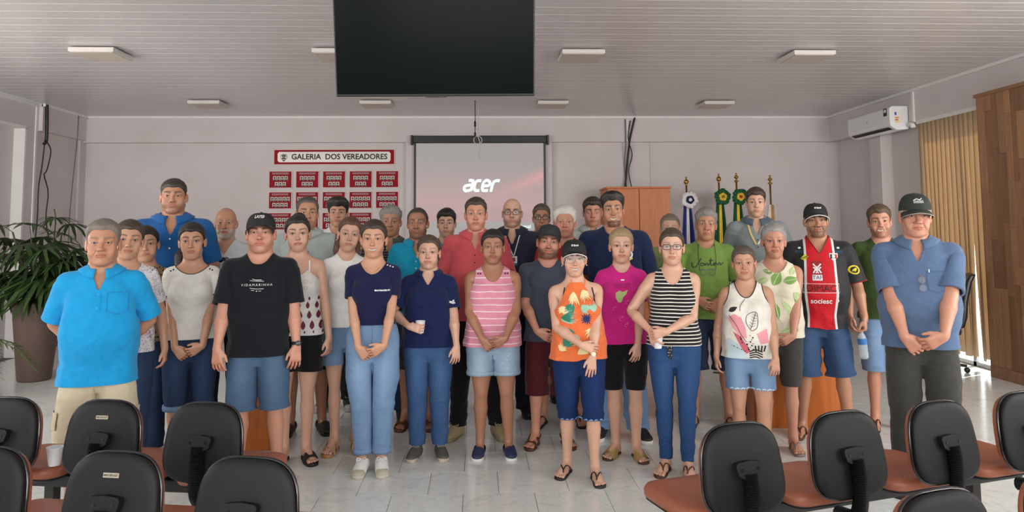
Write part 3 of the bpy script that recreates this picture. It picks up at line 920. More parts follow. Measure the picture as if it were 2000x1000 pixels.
def top(sex, neck='crew', slv=.2, hem=.88, fit=.8, ease=.012, seed=0, slr=(.061, .068), lod=0, hemcurve=0.):
    key = ('top', sex, neck, slv, hem, fit, ease, seed, slr, lod, hemcurve)
    if key in _GC: return _GC[key]
    h = .0110 if lod == 0 else .014
    X = .42 if slv else .27
    F = Field(span((-X, X, h))+1e-4, span((-.225, .20, h)), span((hem-.06, 1.58, h)))
    F.put(torso_prim(sex, ease, fit, hem-.1), .02)
    if hem < .96:
        for sd in (-1, 1): F.put(legtube(sd, [.86, .80, .70], [.098+ease*.5, .101+ease*.5, .104+ease*.5], [.088, .092, .096]), .03)
    for p, k in shoulder_prims(sex, ease*.7): F.put(p, k)
    if sex == 'F':
        for p in bust_prims(ease*.8): F.put(p, .05)
    if slv:
        for sd in (-1, 1):
            p0 = np.array(SX[sex]['sj'])*[sd, 1, 1]; a = axis(sd); k = SX[sex]['ar']
            F.put(RC(p0-a*.005, p0+a*(slv+.06), slr[0]*k, slr[1]*k), .03)
    v, f = F.nets(); v = relax(v, f, 2, .5)
    n = vnormals(v, f); v = wrinkle(v, n, 'top', seed)
    x, y, z = v.T; ax = np.abs(x)
    if slv:
        dt_ = torso_prim(sex, ease, fit, hem-.1)[0](x, y, z)
        for sd in (-1, 1):
            p0 = np.array(SX[sex]['sj'])*[sd, 1, 1]; a = axis(sd); s_ = (v-p0)@a
            cr = np.exp(-((s_-.012-.10*np.clip(-dt_, 0, .1))/.008)**2)*(x*sd > .09)*(z > 1.24)
            v = v-vnormals(v, f)*(cr*.0035)[:, None]
        x, y, z = v.T
    # neckline
    front = sstep(.03, .0, y)
    if neck == 'crew': zn = 1.437+(1.500-1.437)*np.minimum(ax/.074, 1.3)**2.6; zb = 1.482+.02*(ax/.07)**2; w = .084
    elif neck == 'v': zn = 1.375+(1.502-1.375)*np.minimum(ax/.072, 1.4)**.95; zb = 1.495+.02*(ax/.07)**2; w = .088
    elif neck == 'polo': zn = 1.345+(1.500-1.345)*np.minimum(ax/.060, 1.4)**.8; zb = 1.495+0*ax; w = .078
    elif neck == 'boat': zn = 1.405+(1.462-1.405)*np.minimum(ax/.115, 1.2)**2; zb = 1.455+0*ax; w = .122
    elif neck == 'scoop': zn = 1.370+(1.49-1.370)*np.minimum(ax/.088, 1.3)**2.2; zb = 1.45+.05*(ax/.09)**2; w = .10
    elif neck == 'wide': zn = 1.395+(1.485-1.395)*np.minimum(ax/.10, 1.3)**2.0; zb = 1.46+.04*(ax/.09)**2; w = .115
    elif neck == 'cami': zn = 1.335+.040*np.minimum(ax/.075, 1.0)**2-.035*sstep(.08, .125, ax); zb = 1.30+0*ax; w = 9
    elif neck == 'halter': zn = 1.468+0*ax; zb = 1.24+0*ax; w = 9
    zc = zn*front+zb*(1-front)
    val = np.where(ax < w, zc-z, 1.0*(1.56-z))
    val = np.minimum(val, np.where(ax < w, val, .2))
    # armholes
    if not slv:
        if neck == 'halter':
            xs = np.interp(z, [1.20, 1.26, 1.32, 1.40, 1.46, 1.6], [.30, .165, .120, .085, .052, .04])
        elif neck == 'cami':
            xs = np.interp(z, [1.24, 1.29, 1.33, 1.6], [.30, .165, .135, .125])
        else:
            xs = np.interp(z, [1.26, 1.31, 1.36, 1.42, 1.6], [.30, .172, .150, .138, .130])
            xs = xs-(.012 if neck in ('scoop',) else 0)
        val = np.minimum(val, (xs-ax)*.8)
    val = np.minimum(val, z-hem-hemcurve*(ax/.18)**2)
    if slv:
        for sd in (-1, 1):
            p0 = np.array(SX[sex]['sj'])*[sd, 1, 1]; a = axis(sd); s = (v-p0)@a
            rad = np.linalg.norm((v-p0)-s[:, None]*a, axis=1)
            isarm = (x*sd > 0) & (rad < slr[1]+.03) & (torso_prim(sex, ease, fit, hem-.1)[0](x, y, z) > .006) & (s > .02)
            val = np.where(isarm, np.minimum(val, slv-s), val)
    v, f = clip(v, f, val)
    # drop crumbs
    v, f = biggest(v, f)
    v, f, bv = add_rim(v, f, .012)
    G = dict(v=v, f=f, uv=np.stack([v[:, 0], v[:, 2]], 1), bv=bv, **weights(v, sex, False, True if slv else False, False, .012))
    if not slv: pass
    _GC[key] = G; return G
def biggest(v, f):
    n = len(v); lab = np.arange(n)
    ff = np.where(f < 0, f[:, :1], f)
    for _ in range(400):
        m = lab[ff].min(1); old = lab.copy()
        for k in range(4): np.minimum.at(lab, ff[:, k], m)
        lab = lab[lab]
        if (lab == old).all(): break
    u, c = np.unique(lab[ff[:, 0]], return_counts=True)
    keep = np.isin(lab[ff[:, 0]], u[c > .15*c.max()])
    return compact(v, f[keep])

LEGS = {  # z, radius
 'skinny': ([.86, .80, .66, .49, .36, .20, .06], [.096, .097, .087, .063, .062, .050, .045]),
 'straight': ([.86, .80, .66, .49, .30, .06], [.095, .096, .088, .074, .066, .064]),
 'mom': ([.86, .80, .66, .50, .32, .10], [.096, .100, .099, .083, .072, .060]),
 'slacks': ([.86, .80, .66, .49, .30, .04], [.096, .099, .097, .090, .084, .080]),
 'shorts': ([.86, .80, .66, .50, .40], [.095, .096, .094, .092, .092]),
 'cargo': ([.86, .80, .66, .50, .40], [.096, .098, .099, .100, .100]),
 'bermuda': ([.86, .80, .66, .50, .40], [.095, .095, .088, .076, .072]),
 'tight': ([.86, .80, .66, .50, .40], [.096, .097, .087, .070, .066]),
 'hot': ([.86, .82, .72, .60], [.095, .096, .095, .095]),
}
def bottom(sex, kind, hem, waist=1.02, seed=0, lod=0):
    key = ('bot', sex, kind, hem, waist, seed, lod)
    if key in _GC: return _GC[key]
    h = .0115 if lod == 0 else .014
    F = Field(span((-.25, .25, h))+1e-4, span((-.18, .18, h)), span((hem-.05, waist+.06, h)))
    F.put(torso_prim(sex, .008, .0, .755), .03)
    zl, rl = LEGS[kind]
    q = 1.0 if sex == 'M' else 1.02
    for sd in (-1, 1): F.put(legtube(sd, zl, [r*q for r in rl], [.088, .092]+[max(.098, r*q+.006) for r in rl[2:]]), .010)
    v, f = F.nets(); v = relax(v, f, 2, .5)
    n = vnormals(v, f); v = wrinkle(v, n, 'bot', seed)
    v, f = clip(v, f, np.minimum(waist-v[:, 2], v[:, 2]-hem))
    v, f, bv = add_rim(v, f, .012)
    G = dict(v=v, f=f, uv=np.stack([v[:, 0], v[:, 2]], 1), bv=bv, **weights(v, sex, False, False, False))
    _GC[key] = G; return G

def cuff(sex, kind, hem, hgt, seed=0):
    """turned-up band round each leg"""
    zl, rl = LEGS[kind]; r = np.interp(hem+hgt/2, zl[::-1], rl[::-1])*(1 if sex == 'M' else 1.02)+.006
    mb = MB()
    for sd in (-1, 1):
        n = 28; V = []; rows = [(r-.012, 0), (r, -.004), (r+.003, hgt*.5), (r, hgt), (r-.010, hgt+.002)]
        yc = np.interp(hem, [.08, .30, .49, .66, .9], [.020, .010, .0, .002, .006])
        for rr, dz in rows:
            for k in range(n):
                a = 2*math.pi*k/n; V.append((sd*.098+rr*math.cos(a), yc+rr*math.sin(a), hem+dz))
        mb.add(V, [[i*n+k, i*n+(k+1) % n, (i+1)*n+(k+1) % n, (i+1)*n+k] for i in range(len(rows)-1) for k in range(n)])
    v = np.concatenate(mb.v); f = np.concatenate(mb.f)
    return dict(v=v, f=f, uv=np.stack([v[:, 0], v[:, 2]], 1), **weights(v, sex, False, False, False))

def collar(sex, spread=.30):
    key = ('collar', sex, spread)
    if key in _GC: return _GC[key]
    rx, ry = (.070, .070) if sex == 'M' else (.060, .060)
    n = 44; th = np.linspace(spread, 2*math.pi-spread, n)
    rows = []
    bk = (1-np.cos(th))/2            # 0 front .. 1 back
    fr = np.clip(1-(np.minimum(th, 2*math.pi-th)-spread)/.9, 0, 1)
    sd = np.abs(np.sin(th))
    for dr, dz, tip in ((.002, -.032, 0), (-.001, -.006, 0), (.001, .012, 0), (.008, .018, 0), (.016, .012, .2), (.030, -.008, .6), (.041, -.026, 1)):
        r1 = dr*(1-.25*fr)+tip*(.004*sd+.004*fr)
        z = 1.474+.040*bk+dz*.85*(1-.1*bk)-tip*.022*fr+tip*.004*bk
        rows.append(np.stack([np.sin(th)*(rx+r1), .022-np.cos(th)*(ry+r1)-tip*.004*fr, z], 1))
    v = np.concatenate(rows); m = len(rows)
    def dtop(p):
        d = torso_prim(sex, .016, .8)[0](p[:, 0], p[:, 1], p[:, 2])
        for (fn, _), k in shoulder_prims(sex, .012): d = smin(d, fn(p[:, 0], p[:, 1], p[:, 2]), .03)
        return d
    rowi = np.repeat(np.arange(m), n)
    for _ in range(12):
        d = dtop(v); e = 1e-3
        gr = np.stack([dtop(v+np.eye(3)[i]*e)-d for i in range(3)], 1)/e; gr /= np.linalg.norm(gr, axis=1)[:, None]+1e-6
        need = np.where(rowi >= 4, .005, -.02)
        v = v+gr*np.clip(need-d, 0, .01)[:, None]*.7
    f = np.array([[i*n+k, i*n+k+1, (i+1)*n+k+1, (i+1)*n+k] for i in range(m-1) for k in range(n-1)])
    # thickness
    nn = vnormals(v, f); N = len(v)
    be = borders(f)
    f2 = np.concatenate([f, f[:, ::-1]+N, np.stack([be[:, 1], be[:, 0], be[:, 0]+N, be[:, 1]+N], 1)])
    v = np.concatenate([v+nn*.0015, v-nn*.0015])
    Wd = weights(v, sex, False, False, False)
    Wd['W'][:] = 0; Wd['W'][:, BI['chest']] = 1
    G = dict(v=v, f=f2, uv=np.stack([v[:, 0], v[:, 2]], 1), **Wd)
    _GC[key] = G; return G

# ---- head things are made in the head frame (chin at z=0), then lifted to CH
def hair_mesh(sp, lod=0):
    """sp: zf front hairline, rec temple recession, tt top, ts side thickness, sb sideburn z, nape, bald, extra prims"""
    zf = sp.get('zf', .186); rec = sp.get('rec', .0); tt = sp.get('tt', .016); ts = sp.get('ts', .006)
    sb = sp.get('sb', .105); nape = sp.get('nape', .025); bald = sp.get('bald', 0); seed = sp.get('seed', 0)
    h = .0056 if lod == 0 else .0072
    ex = sp.get('extra', [])
    zlo = -.03 if not ex else min(-.03, min(p[1][0][2] for p in ex)-.02)
    F = Field(span((-.115, .115, h))+1e-4, span((-.125, .165, h)), span((zlo, .275, h)))
    F.put(ELL((0, .010, .143), (.0745, .094, .088)), .01)
    F.put(ELL((0, -.018, .150), (.066, .070, .070)), .02)
    F.put(ELL((0, -.020, .083), (.058, .050, .076)), .02)
    F.put(RC((0, .026, -.06), (0, .014, .055), .052, .050), .03)
    X, Y, Z = F.xs[:, None, None], F.ys[None, :, None], F.zs[None, None, :]
    aX = np.abs(X)
    zb = np.interp(F.ys, [-.13, -.080, -.050, -.036, -.018, -.004, .012, .035, .06, .2],
                   [zf, zf, .150, .132, sb, sb+.012, .118, .062, nape, nape])[None, :, None]
    fr = np.clip((-Y-.02)/.05, 0, 1)
    zb = zb+fr*rec*sstep(.012, .050, aX)-fr*.004*np.cos(aX*70)
    if sp.get('part') is not None:
        zb = zb-fr*0
    m = Z-zb
    if bald: # ring of hair only
        top_ = np.interp(F.ys, [-.13, -.02, .03, .10, .2], [.10, bald-.01, bald, bald+.005, bald+.005])[None, :, None]
        m = np.minimum(m, (top_-Z)*1.0)
    if not sp.get('overear'):
        er = np.sqrt(((Y-.014)/.026)**2+((Z-.102)/.038)**2); m = np.minimum(m, (er-1)*.03+.0*X)
    T = ts+(tt-ts)*sstep(.135, .205, Z)
    qf = sp.get('quiff', 0.)
    if qf: T = T+qf*sstep(.0, -.07, Y)*sstep(.17, .20, Z)
    pt = sp.get('part')
    if pt is not None: T = T-.006*np.exp(-((X-pt)/.006)**2)*sstep(.15, .19, Z)
    a = np.arctan2(X, Z-.10)
    T = T+sp.get('rough', .0020)*vnoise(a*16+seed, Y*26+seed, (X+Z)*22)+.0008*vnoise(a*55, Y*30, Z*30+seed)
    th = np.clip(m*.75, -.006, T)
    F.D = (F.D-th).astype(np.float32)
    for p in ex: F.put(p, .012)
    v, f = F.nets(); v = relax(v, f, 1, .5)
    # what lies inside the head is not needed
    return v, f
def head_solid(v):
    d = np.full(len(v), 9.)
    for p in (ELL((0, .010, .143), (.0745, .094, .088)), ELL((0, -.018, .150), (.066, .070, .070)), ELL((0, -.020, .083), (.058, .050, .076))):
        d = np.minimum(d, p[0](v[:, 0], v[:, 1], v[:, 2]))
    return d
def trim_inside(v, f, lim=-.0035):
    d = head_solid(v); d = np.where(v[:, 2] < .03, np.maximum(d, -.001), d)
    return clip(v, f, d-lim)

def cap_parts(tilt=0.):
    """crown, brim, button, in head frame"""
    n, m = 40, 12; V = []
    for i in range(m+1):
        t = i/m
        for k in range(n):
            a = 2*math.pi*k/n; c, s = math.cos(a), math.sin(a)     # a=0 front (-y)
            rim = .150+.012*c-.004*(1-c)
            k2 = math.cos(t*math.pi/2)**.62 if t < 1 else 0
            rx, ry = .0835*k2, .104*k2
            z = rim+(.242-.006*c*k2-rim)*math.sin(t*math.pi/2)**.95
            seam = 1-.012*max(0, math.cos(a*3))**40*k2
            V.append((s*rx*seam, .008-c*ry*seam, z))
    V.append((0, .008, .242))
    F = [[i*n+k, (i)*n+(k+1) % n, (i+1)*n+(k+1) % n, (i+1)*n+k] for i in range(m) for k in range(n)]
    crown = (np.array(V), np.array(F))
    nb, mb = 25, 7; V = []
    for i in range(mb+1):
        t = i/mb
        for k in range(nb):
            u = -1+2*k/(nb-1); a = u*1.22
            rx, ry = .0825, .1035
            L = .074*(1-abs(u)**3.2)*t
            x = math.sin(a)*(rx+L*.35); y = .008-math.cos(a)*ry-L
            z = .163+.010*(math.cos(a)-1)*1.2-.020*t*(abs(u)**1.5)-.012*t-.022*u*u
            V.append((x, y, z+.004))
    N = len(V); V = V+[(x, y, z-.004) for x, y, z in V]
    F = []
    for i in range(mb):
        for k in range(nb-1):
            q = [i*nb+k, i*nb+k+1, (i+1)*nb+k+1, (i+1)*nb+k]
            F += [q[::-1], [x+N for x in q]]
    F = np.array(F); be = borders(F[0::2])
    F = np.concatenate([F, np.stack([be[:, 1], be[:, 0], be[:, 0]+N, be[:, 1]+N], 1)])
    brim = (np.array(V), F)
    edge = np.array(V)[mb*nb:(mb+1)*nb]
    edge = tube(edge+[0, -.001, -.002], .0028, 6)
    b = MB().lathe([(0, .004), (.006, .003), (.008, 0), (.007, -.002)], 12, (0, .008, .243))
    button = (b.v[0], b.f[0])
    return crown, brim, edge, button

def glasses_parts(w=.0225, hgt=.0175, z=.1155, r=.0016, shape=4.0):
    rims = []; lens = []
    for s in (-1, 1):
        pts = []
        for k in range(29):
            a = 2*math.pi*k/28; c, q = math.cos(a), math.sin(a)
            x = s*.0325+w*np.sign(c)*abs(c)**(2/shape); zz = z+hgt*np.sign(q)*abs(q)**(2/shape)*(1 if q > 0 else .95)
            pts.append((x, -.1065+.35*(abs(x)/.06)**2*.028, zz))
        rims.append(tube(pts, r, 6, False))
        c = np.mean(pts[:-1], 0); P = np.concatenate([[c], np.array(pts[:-1])]); n = len(P)-1
        lens.append((P, np.array([[0, 1+i, 1+(i+1) % n, -1] for i in range(n)])))
    fr = MB()
    for a in rims: fr.add(*a)
    fr.tube(smooth_path([(-.0105, -.1062, z+.004), (0, -.1085, z+.007), (.0105, -.1062, z+.004)], 8), r, 6)
    arms = []
    for s in (-1, 1):
        x0 = .0325+w
        arms.append(tube(smooth_path([(s*x0, -.096, z+.006), (s*(x0+.018), -.085, z+.006), (s*.079, -.03, z+.004), (s*.081, .012, z+.002), (s*.079, .028, z-.014)], 14), r*.9, 6))
    return (np.concatenate(fr.v), np.concatenate(fr.f)), lens, arms

def footprint(grow=0., n=26):
    """outline of a left foot sole, (x,y) relative to the foot axis, toes at -y"""
    pts = [(.0, .078), (.022, .072), (.032, .045), (.030, .0), (.034, -.05), (.044, -.095), (.046, -.125), (.038, -.150), (.018, -.168), (-.008, -.176), (-.030, -.166), (-.040, -.140), (-.040, -.10), (-.032, -.05), (-.026, .0), (-.031, .045), (-.022, .072)]
    p = smooth_path(pts+[pts[0]], n+1)[:-1]
    c = np.array([.0, -.045]); d = p-c
    return c+d*(1+grow/np.linalg.norm(d, axis=1)[:, None])

def sole(sd, z0, z1, grow):
    p = footprint(grow)*[sd, 1]+[sd*.100, 0]
    if sd < 0: p = p[::-1]
    return MB().prism(p, z0, z1)
def shoe_parts(kind, sd):
    """list of (name, verts, faces, material key); rest position under the foot"""
    o = []; x = sd*.100
    def g(mb): return np.concatenate(mb.v), np.concatenate(mb.f)
    if kind in ('sneaker', 'slipon', 'loafer', 'runner'):
        lift = {'sneaker': .026, 'slipon': .020, 'loafer': .014, 'runner': .028}[kind]
        F = Field(span((x-.075, x+.075, .007)), span((-.20, .11, .0075)), span((-.01, .16, .007)))
        F.put(RC((x, .035, .045), (x, .03, .09 if kind in ('sneaker', 'runner') else .060), .040, .039), .02)
        F.put(RC((x, .05, .035), (x+sd*.002, -.06, .035), .038, .044), .03)
        F.put(RC((x, .0, .06), (x+sd*.003, -.10, .034), .040, .032), .03)
        F.put(ELL((x+sd*.003, -.105, .030), (.047, .070, .030)), .02)
        v, f = F.nets()
        topz = np.interp(v[:, 1], [-.05, .0, .03, .08], [.20, .094, .085, .098]) if kind in ('sneaker', 'runner') else np.interp(v[:, 1], [-.10, -.055, .0, .03, .08], [.20, .058, .056, .060, .070])
        v, f = clip(v, f, np.minimum(topz-v[:, 2], v[:, 2]-lift*.45))
        v, f, _ = add_rim(v, f, .006)
        o.append(('upper', v, f, 'upper'))
        o.append(('sole', *g(sole(sd, 0.0, lift, .006)), 'sole'))
        if kind in ('sneaker', 'runner'):
            mb = MB()
            for i in range(5):
                y = -.028-.016*i; z = np.interp(y, [-.1, -.02], [.066, .101])
                mb.tube(smooth_path([(x-.022, y+.004, z-.010), (x, y, z+.002), (x+.022, y-.004, z-.010)], 6), .0034, 6)
            mb.tube(smooth_path([(x-.005, -.03, .10), (x-.028, -.035, .108), (x-.030, -.05, .09), (x-.004, -.04, .101)], 10), .003, 5)
            mb.tube(smooth_path([(x+.005, -.03, .10), (x+.028, -.030, .108), (x+.032, -.045, .09), (x+.004, -.04, .101)], 10), .003, 5)
            o.append(('laces', *g(mb), 'lace'))
        if kind == 'sneaker':
            mb = MB()
            F2 = Field(span((x-.07, x+.07, .006)), span((-.20, -.09, .006)), span((0., .09, .006)))
            F2.put(ELL((x+sd*.003, -.107, .030), (.0495, .072, .031)), .02)
            vv, ff = F2.nets(); vv, ff = clip(vv, ff, np.minimum(-.125-vv[:, 1]+.25*(vv[:, 2]-.03), vv[:, 2]-.012))
            o.append(('toe_cap', vv, ff, 'toe'))
    else:
        th = {'flipflop': .016, 'slide': .022, 'sandal': .022, 'mule': .014}[kind]
        o.append(('sole', *g(sole(sd, 0.0, th, .004)), 'sole'))
        mb = MB()
        if kind == 'flipflop':
            t = (x-sd*.017, -.118); mb0 = mb.tube
            mb.tube = lambda p, *a: mb0(np.asarray(p)+[0, 0, .013]*np.clip((np.asarray(p)[:, 2:3]-.012)/.03, 0, 1), *a)
            mb.tube(smooth_path([(t[0], t[1], .012), (t[0], t[1]+.008, .046), (x+sd*.018, -.06, .066), (x+sd*.038, -.01, .040), (x+sd*.038, .01, .014)], 14), .0052, 6)
            mb.tube(smooth_path([(t[0], t[1], .012), (t[0], t[1]+.008, .046), (x-sd*.022, -.06, .068), (x-sd*.034, -.01, .042), (x-sd*.034, .01, .014)], 14), .0052, 6)
        else:
            bands = {'slide': [(-.135, -.055)], 'mule': [(-.140, -.040)], 'sandal': [(-.128, -.092), (-.045, -.010)]}[kind]
            for y0, y1 in bands:
                n = 13; V = []
                for j, y in enumerate(np.linspace(y0, y1, 6)):
                    for k in range(n):
                        a = math.pi*k/(n-1); zt = np.interp(y, [-.15, -.11, -.05, .0], [.036, .044, .066, .098])+{'slide': .022, 'sandal': .021, 'mule': .014}[kind]; hw = np.interp(y, [-.15, -.10, -.04, .0], [.047, .054, .049, .045])
                        V.append((x+sd*.003-hw*math.cos(a), y, .008+(zt-.008)*math.sin(a)**.7))
                Fc = [[j*n+k, j*n+k+1, (j+1)*n+k+1, (j+1)*n+k] for j in range(5) for k in range(n-1)]
                mb.add(V, Fc)
            if kind == 'sandal':
                mb.tube(smooth_path([(x-.042, -.02, .06), (x-.040, .04, .078), (x, .080, .082), (x+.040, .04, .078), (x+.042, -.02, .06)], 16), .0075, 6)
        v, f = g(mb); o.append(('strap', v, f, 'strap'))
    return o, {'sneaker': .012, 'slipon': .010, 'loafer': .008, 'runner': .012, 'flipflop': .013, 'slide': .019, 'sandal': .019, 'mule': .011}[kind]

# ---- text and flat prints ------------------------------------------------------
def text_mesh(s, size=.03, shear=0., bold=0., spacing=1.0, align='CENTER'):
    cu = bpy.data.curves.new('text', 'FONT'); cu.body = s; cu.size = size; cu.shear = shear; cu.offset = bold; cu.space_character = spacing
    cu.align_x = align; cu.align_y = 'CENTER'; cu.resolution_u = 3
    o = bpy.data.objects.new('text', cu); COL.objects.link(o)
    dg = bpy.context.evaluated_depsgraph_get()
    me = bpy.data.meshes.new_from_object(o.evaluated_get(dg))
    bpy.data.objects.remove(o); bpy.data.curves.remove(cu)
    v = np.array([x.co[:2] for x in me.vertices]); f = []
    me.calc_loop_triangles(); f = np.array([list(t.vertices) for t in me.loop_triangles])
    bpy.data.meshes.remove(me); return v, f
def poly_mesh(polys, step=.018):
    bm = bmesh.new()
    for p in polys:
        vs = [bm.verts.new((x, y, 0)) for x, y in p]
        try: bm.faces.new(vs)
        except ValueError: pass
    bmesh.ops.remove_doubles(bm, verts=bm.verts[:], dist=1e-5)
    bmesh.ops.triangulate(bm, faces=bm.faces[:])
    for _ in range(4):
        e = [x for x in bm.edges if x.calc_length() > step]
        if not e: break
        bmesh.ops.subdivide_edges(bm, edges=e, cuts=1); bmesh.ops.triangulate(bm, faces=bm.faces[:])
    bm.verts.index_update()
    v = np.array([x.co[:2] for x in bm.verts]); f = np.array([[a.index for a in q.verts] for q in bm.faces])
    bm.free(); return v, f
def circ(cx, cy, r, n=20, ry=None): return [(cx+r*math.cos(2*math.pi*k/n), cy+(ry or r)*math.sin(2*math.pi*k/n)) for k in range(n)]
def ring(cx, cy, r0, r1, n=20, a0=0, a1=360):
    out = []
    for k in range(n):
        a, b = math.radians(a0+(a1-a0)*k/n), math.radians(a0+(a1-a0)*(k+1)/n)
        out.append([(cx+r0*math.cos(a), cy+r0*math.sin(a)), (cx+r1*math.cos(a), cy+r1*math.sin(a)), (cx+r1*math.cos(b), cy+r1*math.sin(b)), (cx+r0*math.cos(b), cy+r0*math.sin(b))])
    return out
def rect(x0, x1, y0, y1): return [(x0, y0), (x1, y0), (x1, y1), (x0, y1)]
def stroke(pts, w, n=20, smooth=True):
    p = smooth_path(pts, n) if smooth else np.array(pts, float)
    t = np.gradient(p, axis=0); t /= np.linalg.norm(t, axis=1)[:, None]+1e-9; q = np.stack([-t[:, 1], t[:, 0]], 1)
    ww = np.broadcast_to(np.asarray(w, float), (len(p),))[:, None]/2
    a, b = p+q*ww, p-q*ww
    return [[tuple(b[i]), tuple(b[i+1]), tuple(a[i+1]), tuple(a[i])] for i in range(len(p)-1)]
def leaf(cx, cy, L, wd, ang, n=14):
    out = []
    for k in range(n+1):
        t = k/n; out.append((t*L, wd*math.sin(math.pi*t**.8)))
    for k in range(n-1, 0, -1):
        t = k/n; out.append((t*L, -wd*math.sin(math.pi*t**.8)))
    c, s = math.cos(math.radians(ang)), math.sin(math.radians(ang))
    return [(cx+x*c-y*s, cy+x*s+y*c) for x, y in out]

class Surf:
    """a posed garment that flat prints can be laid on; rest = its unposed (but personal) shape"""
    def __init__(s, rest, posed, f, obj):
        s.t = totri(f); s.rest = rest; s.posed = posed; s.obj = obj
        s.bvh = BVHTree.FromPolygons(rest.tolist(), s.t.tolist()); s.n = vnormals(posed, f)
    def lay(s, v2, f, at, mat, name, view='front', off=.0022, lift=None, **props):
        """v2: (u,w) metres around at=(x,z) as seen from the front (person's left = +x), or from the side"""
        out = []; 
        for u, w_ in v2:
            if view == 'front': o, d = Vector((at[0]+u, -1, at[1]+w_)), Vector((0, 1, 0))
            elif view == 'back': o, d = Vector((at[0]-u, 1, at[1]+w_)), Vector((0, -1, 0))
            else:
                sd, ang = view; a = math.radians(ang)      # side of sleeve: look direction in plan
                d = Vector((-sd*math.cos(a), math.sin(a), 0)); rt = Vector((sd*math.sin(a), math.cos(a), 0))*(1 if sd > 0 else -1)
                o = Vector((sd*at[0], at[2] if len(at) > 2 else 0, at[1]+w_))-d*1.0+rt*(u*(1 if sd > 0 else 1))
            h = s.bvh.ray_cast(o, d)
            if h[0] is None: h = s.bvh.find_nearest(o+d*1.0)
            tr = s.t[h[2]]; p = np.array(h[0]); a_, b_, c_ = s.rest[tr]
            v0, v1, vv = b_-a_, c_-a_, p-a_; d00, d01, d11, d20, d21 = v0@v0, v0@v1, v1@v1, vv@v0, vv@v1
            den = d00*d11-d01*d01+1e-15; y = (d11*d20-d01*d21)/den; z = (d00*d21-d01*d20)/den; x = 1-y-z
            P = s.posed[tr]; N = s.n[tr]; nn = x*N[0]+y*N[1]+z*N[2]; nn /= np.linalg.norm(nn)+1e-9
            out.append(x*P[0]+y*P[1]+z*P[2]+nn*off)
        f = np.asarray(f)
        me = mesh_from(name, np.array(out), f, True)
        return link(name, me, mat, s.obj, **props)

def mat_ink(col, name='print_ink', rough=.7):
    return plain(name, col, rough, var=.03)

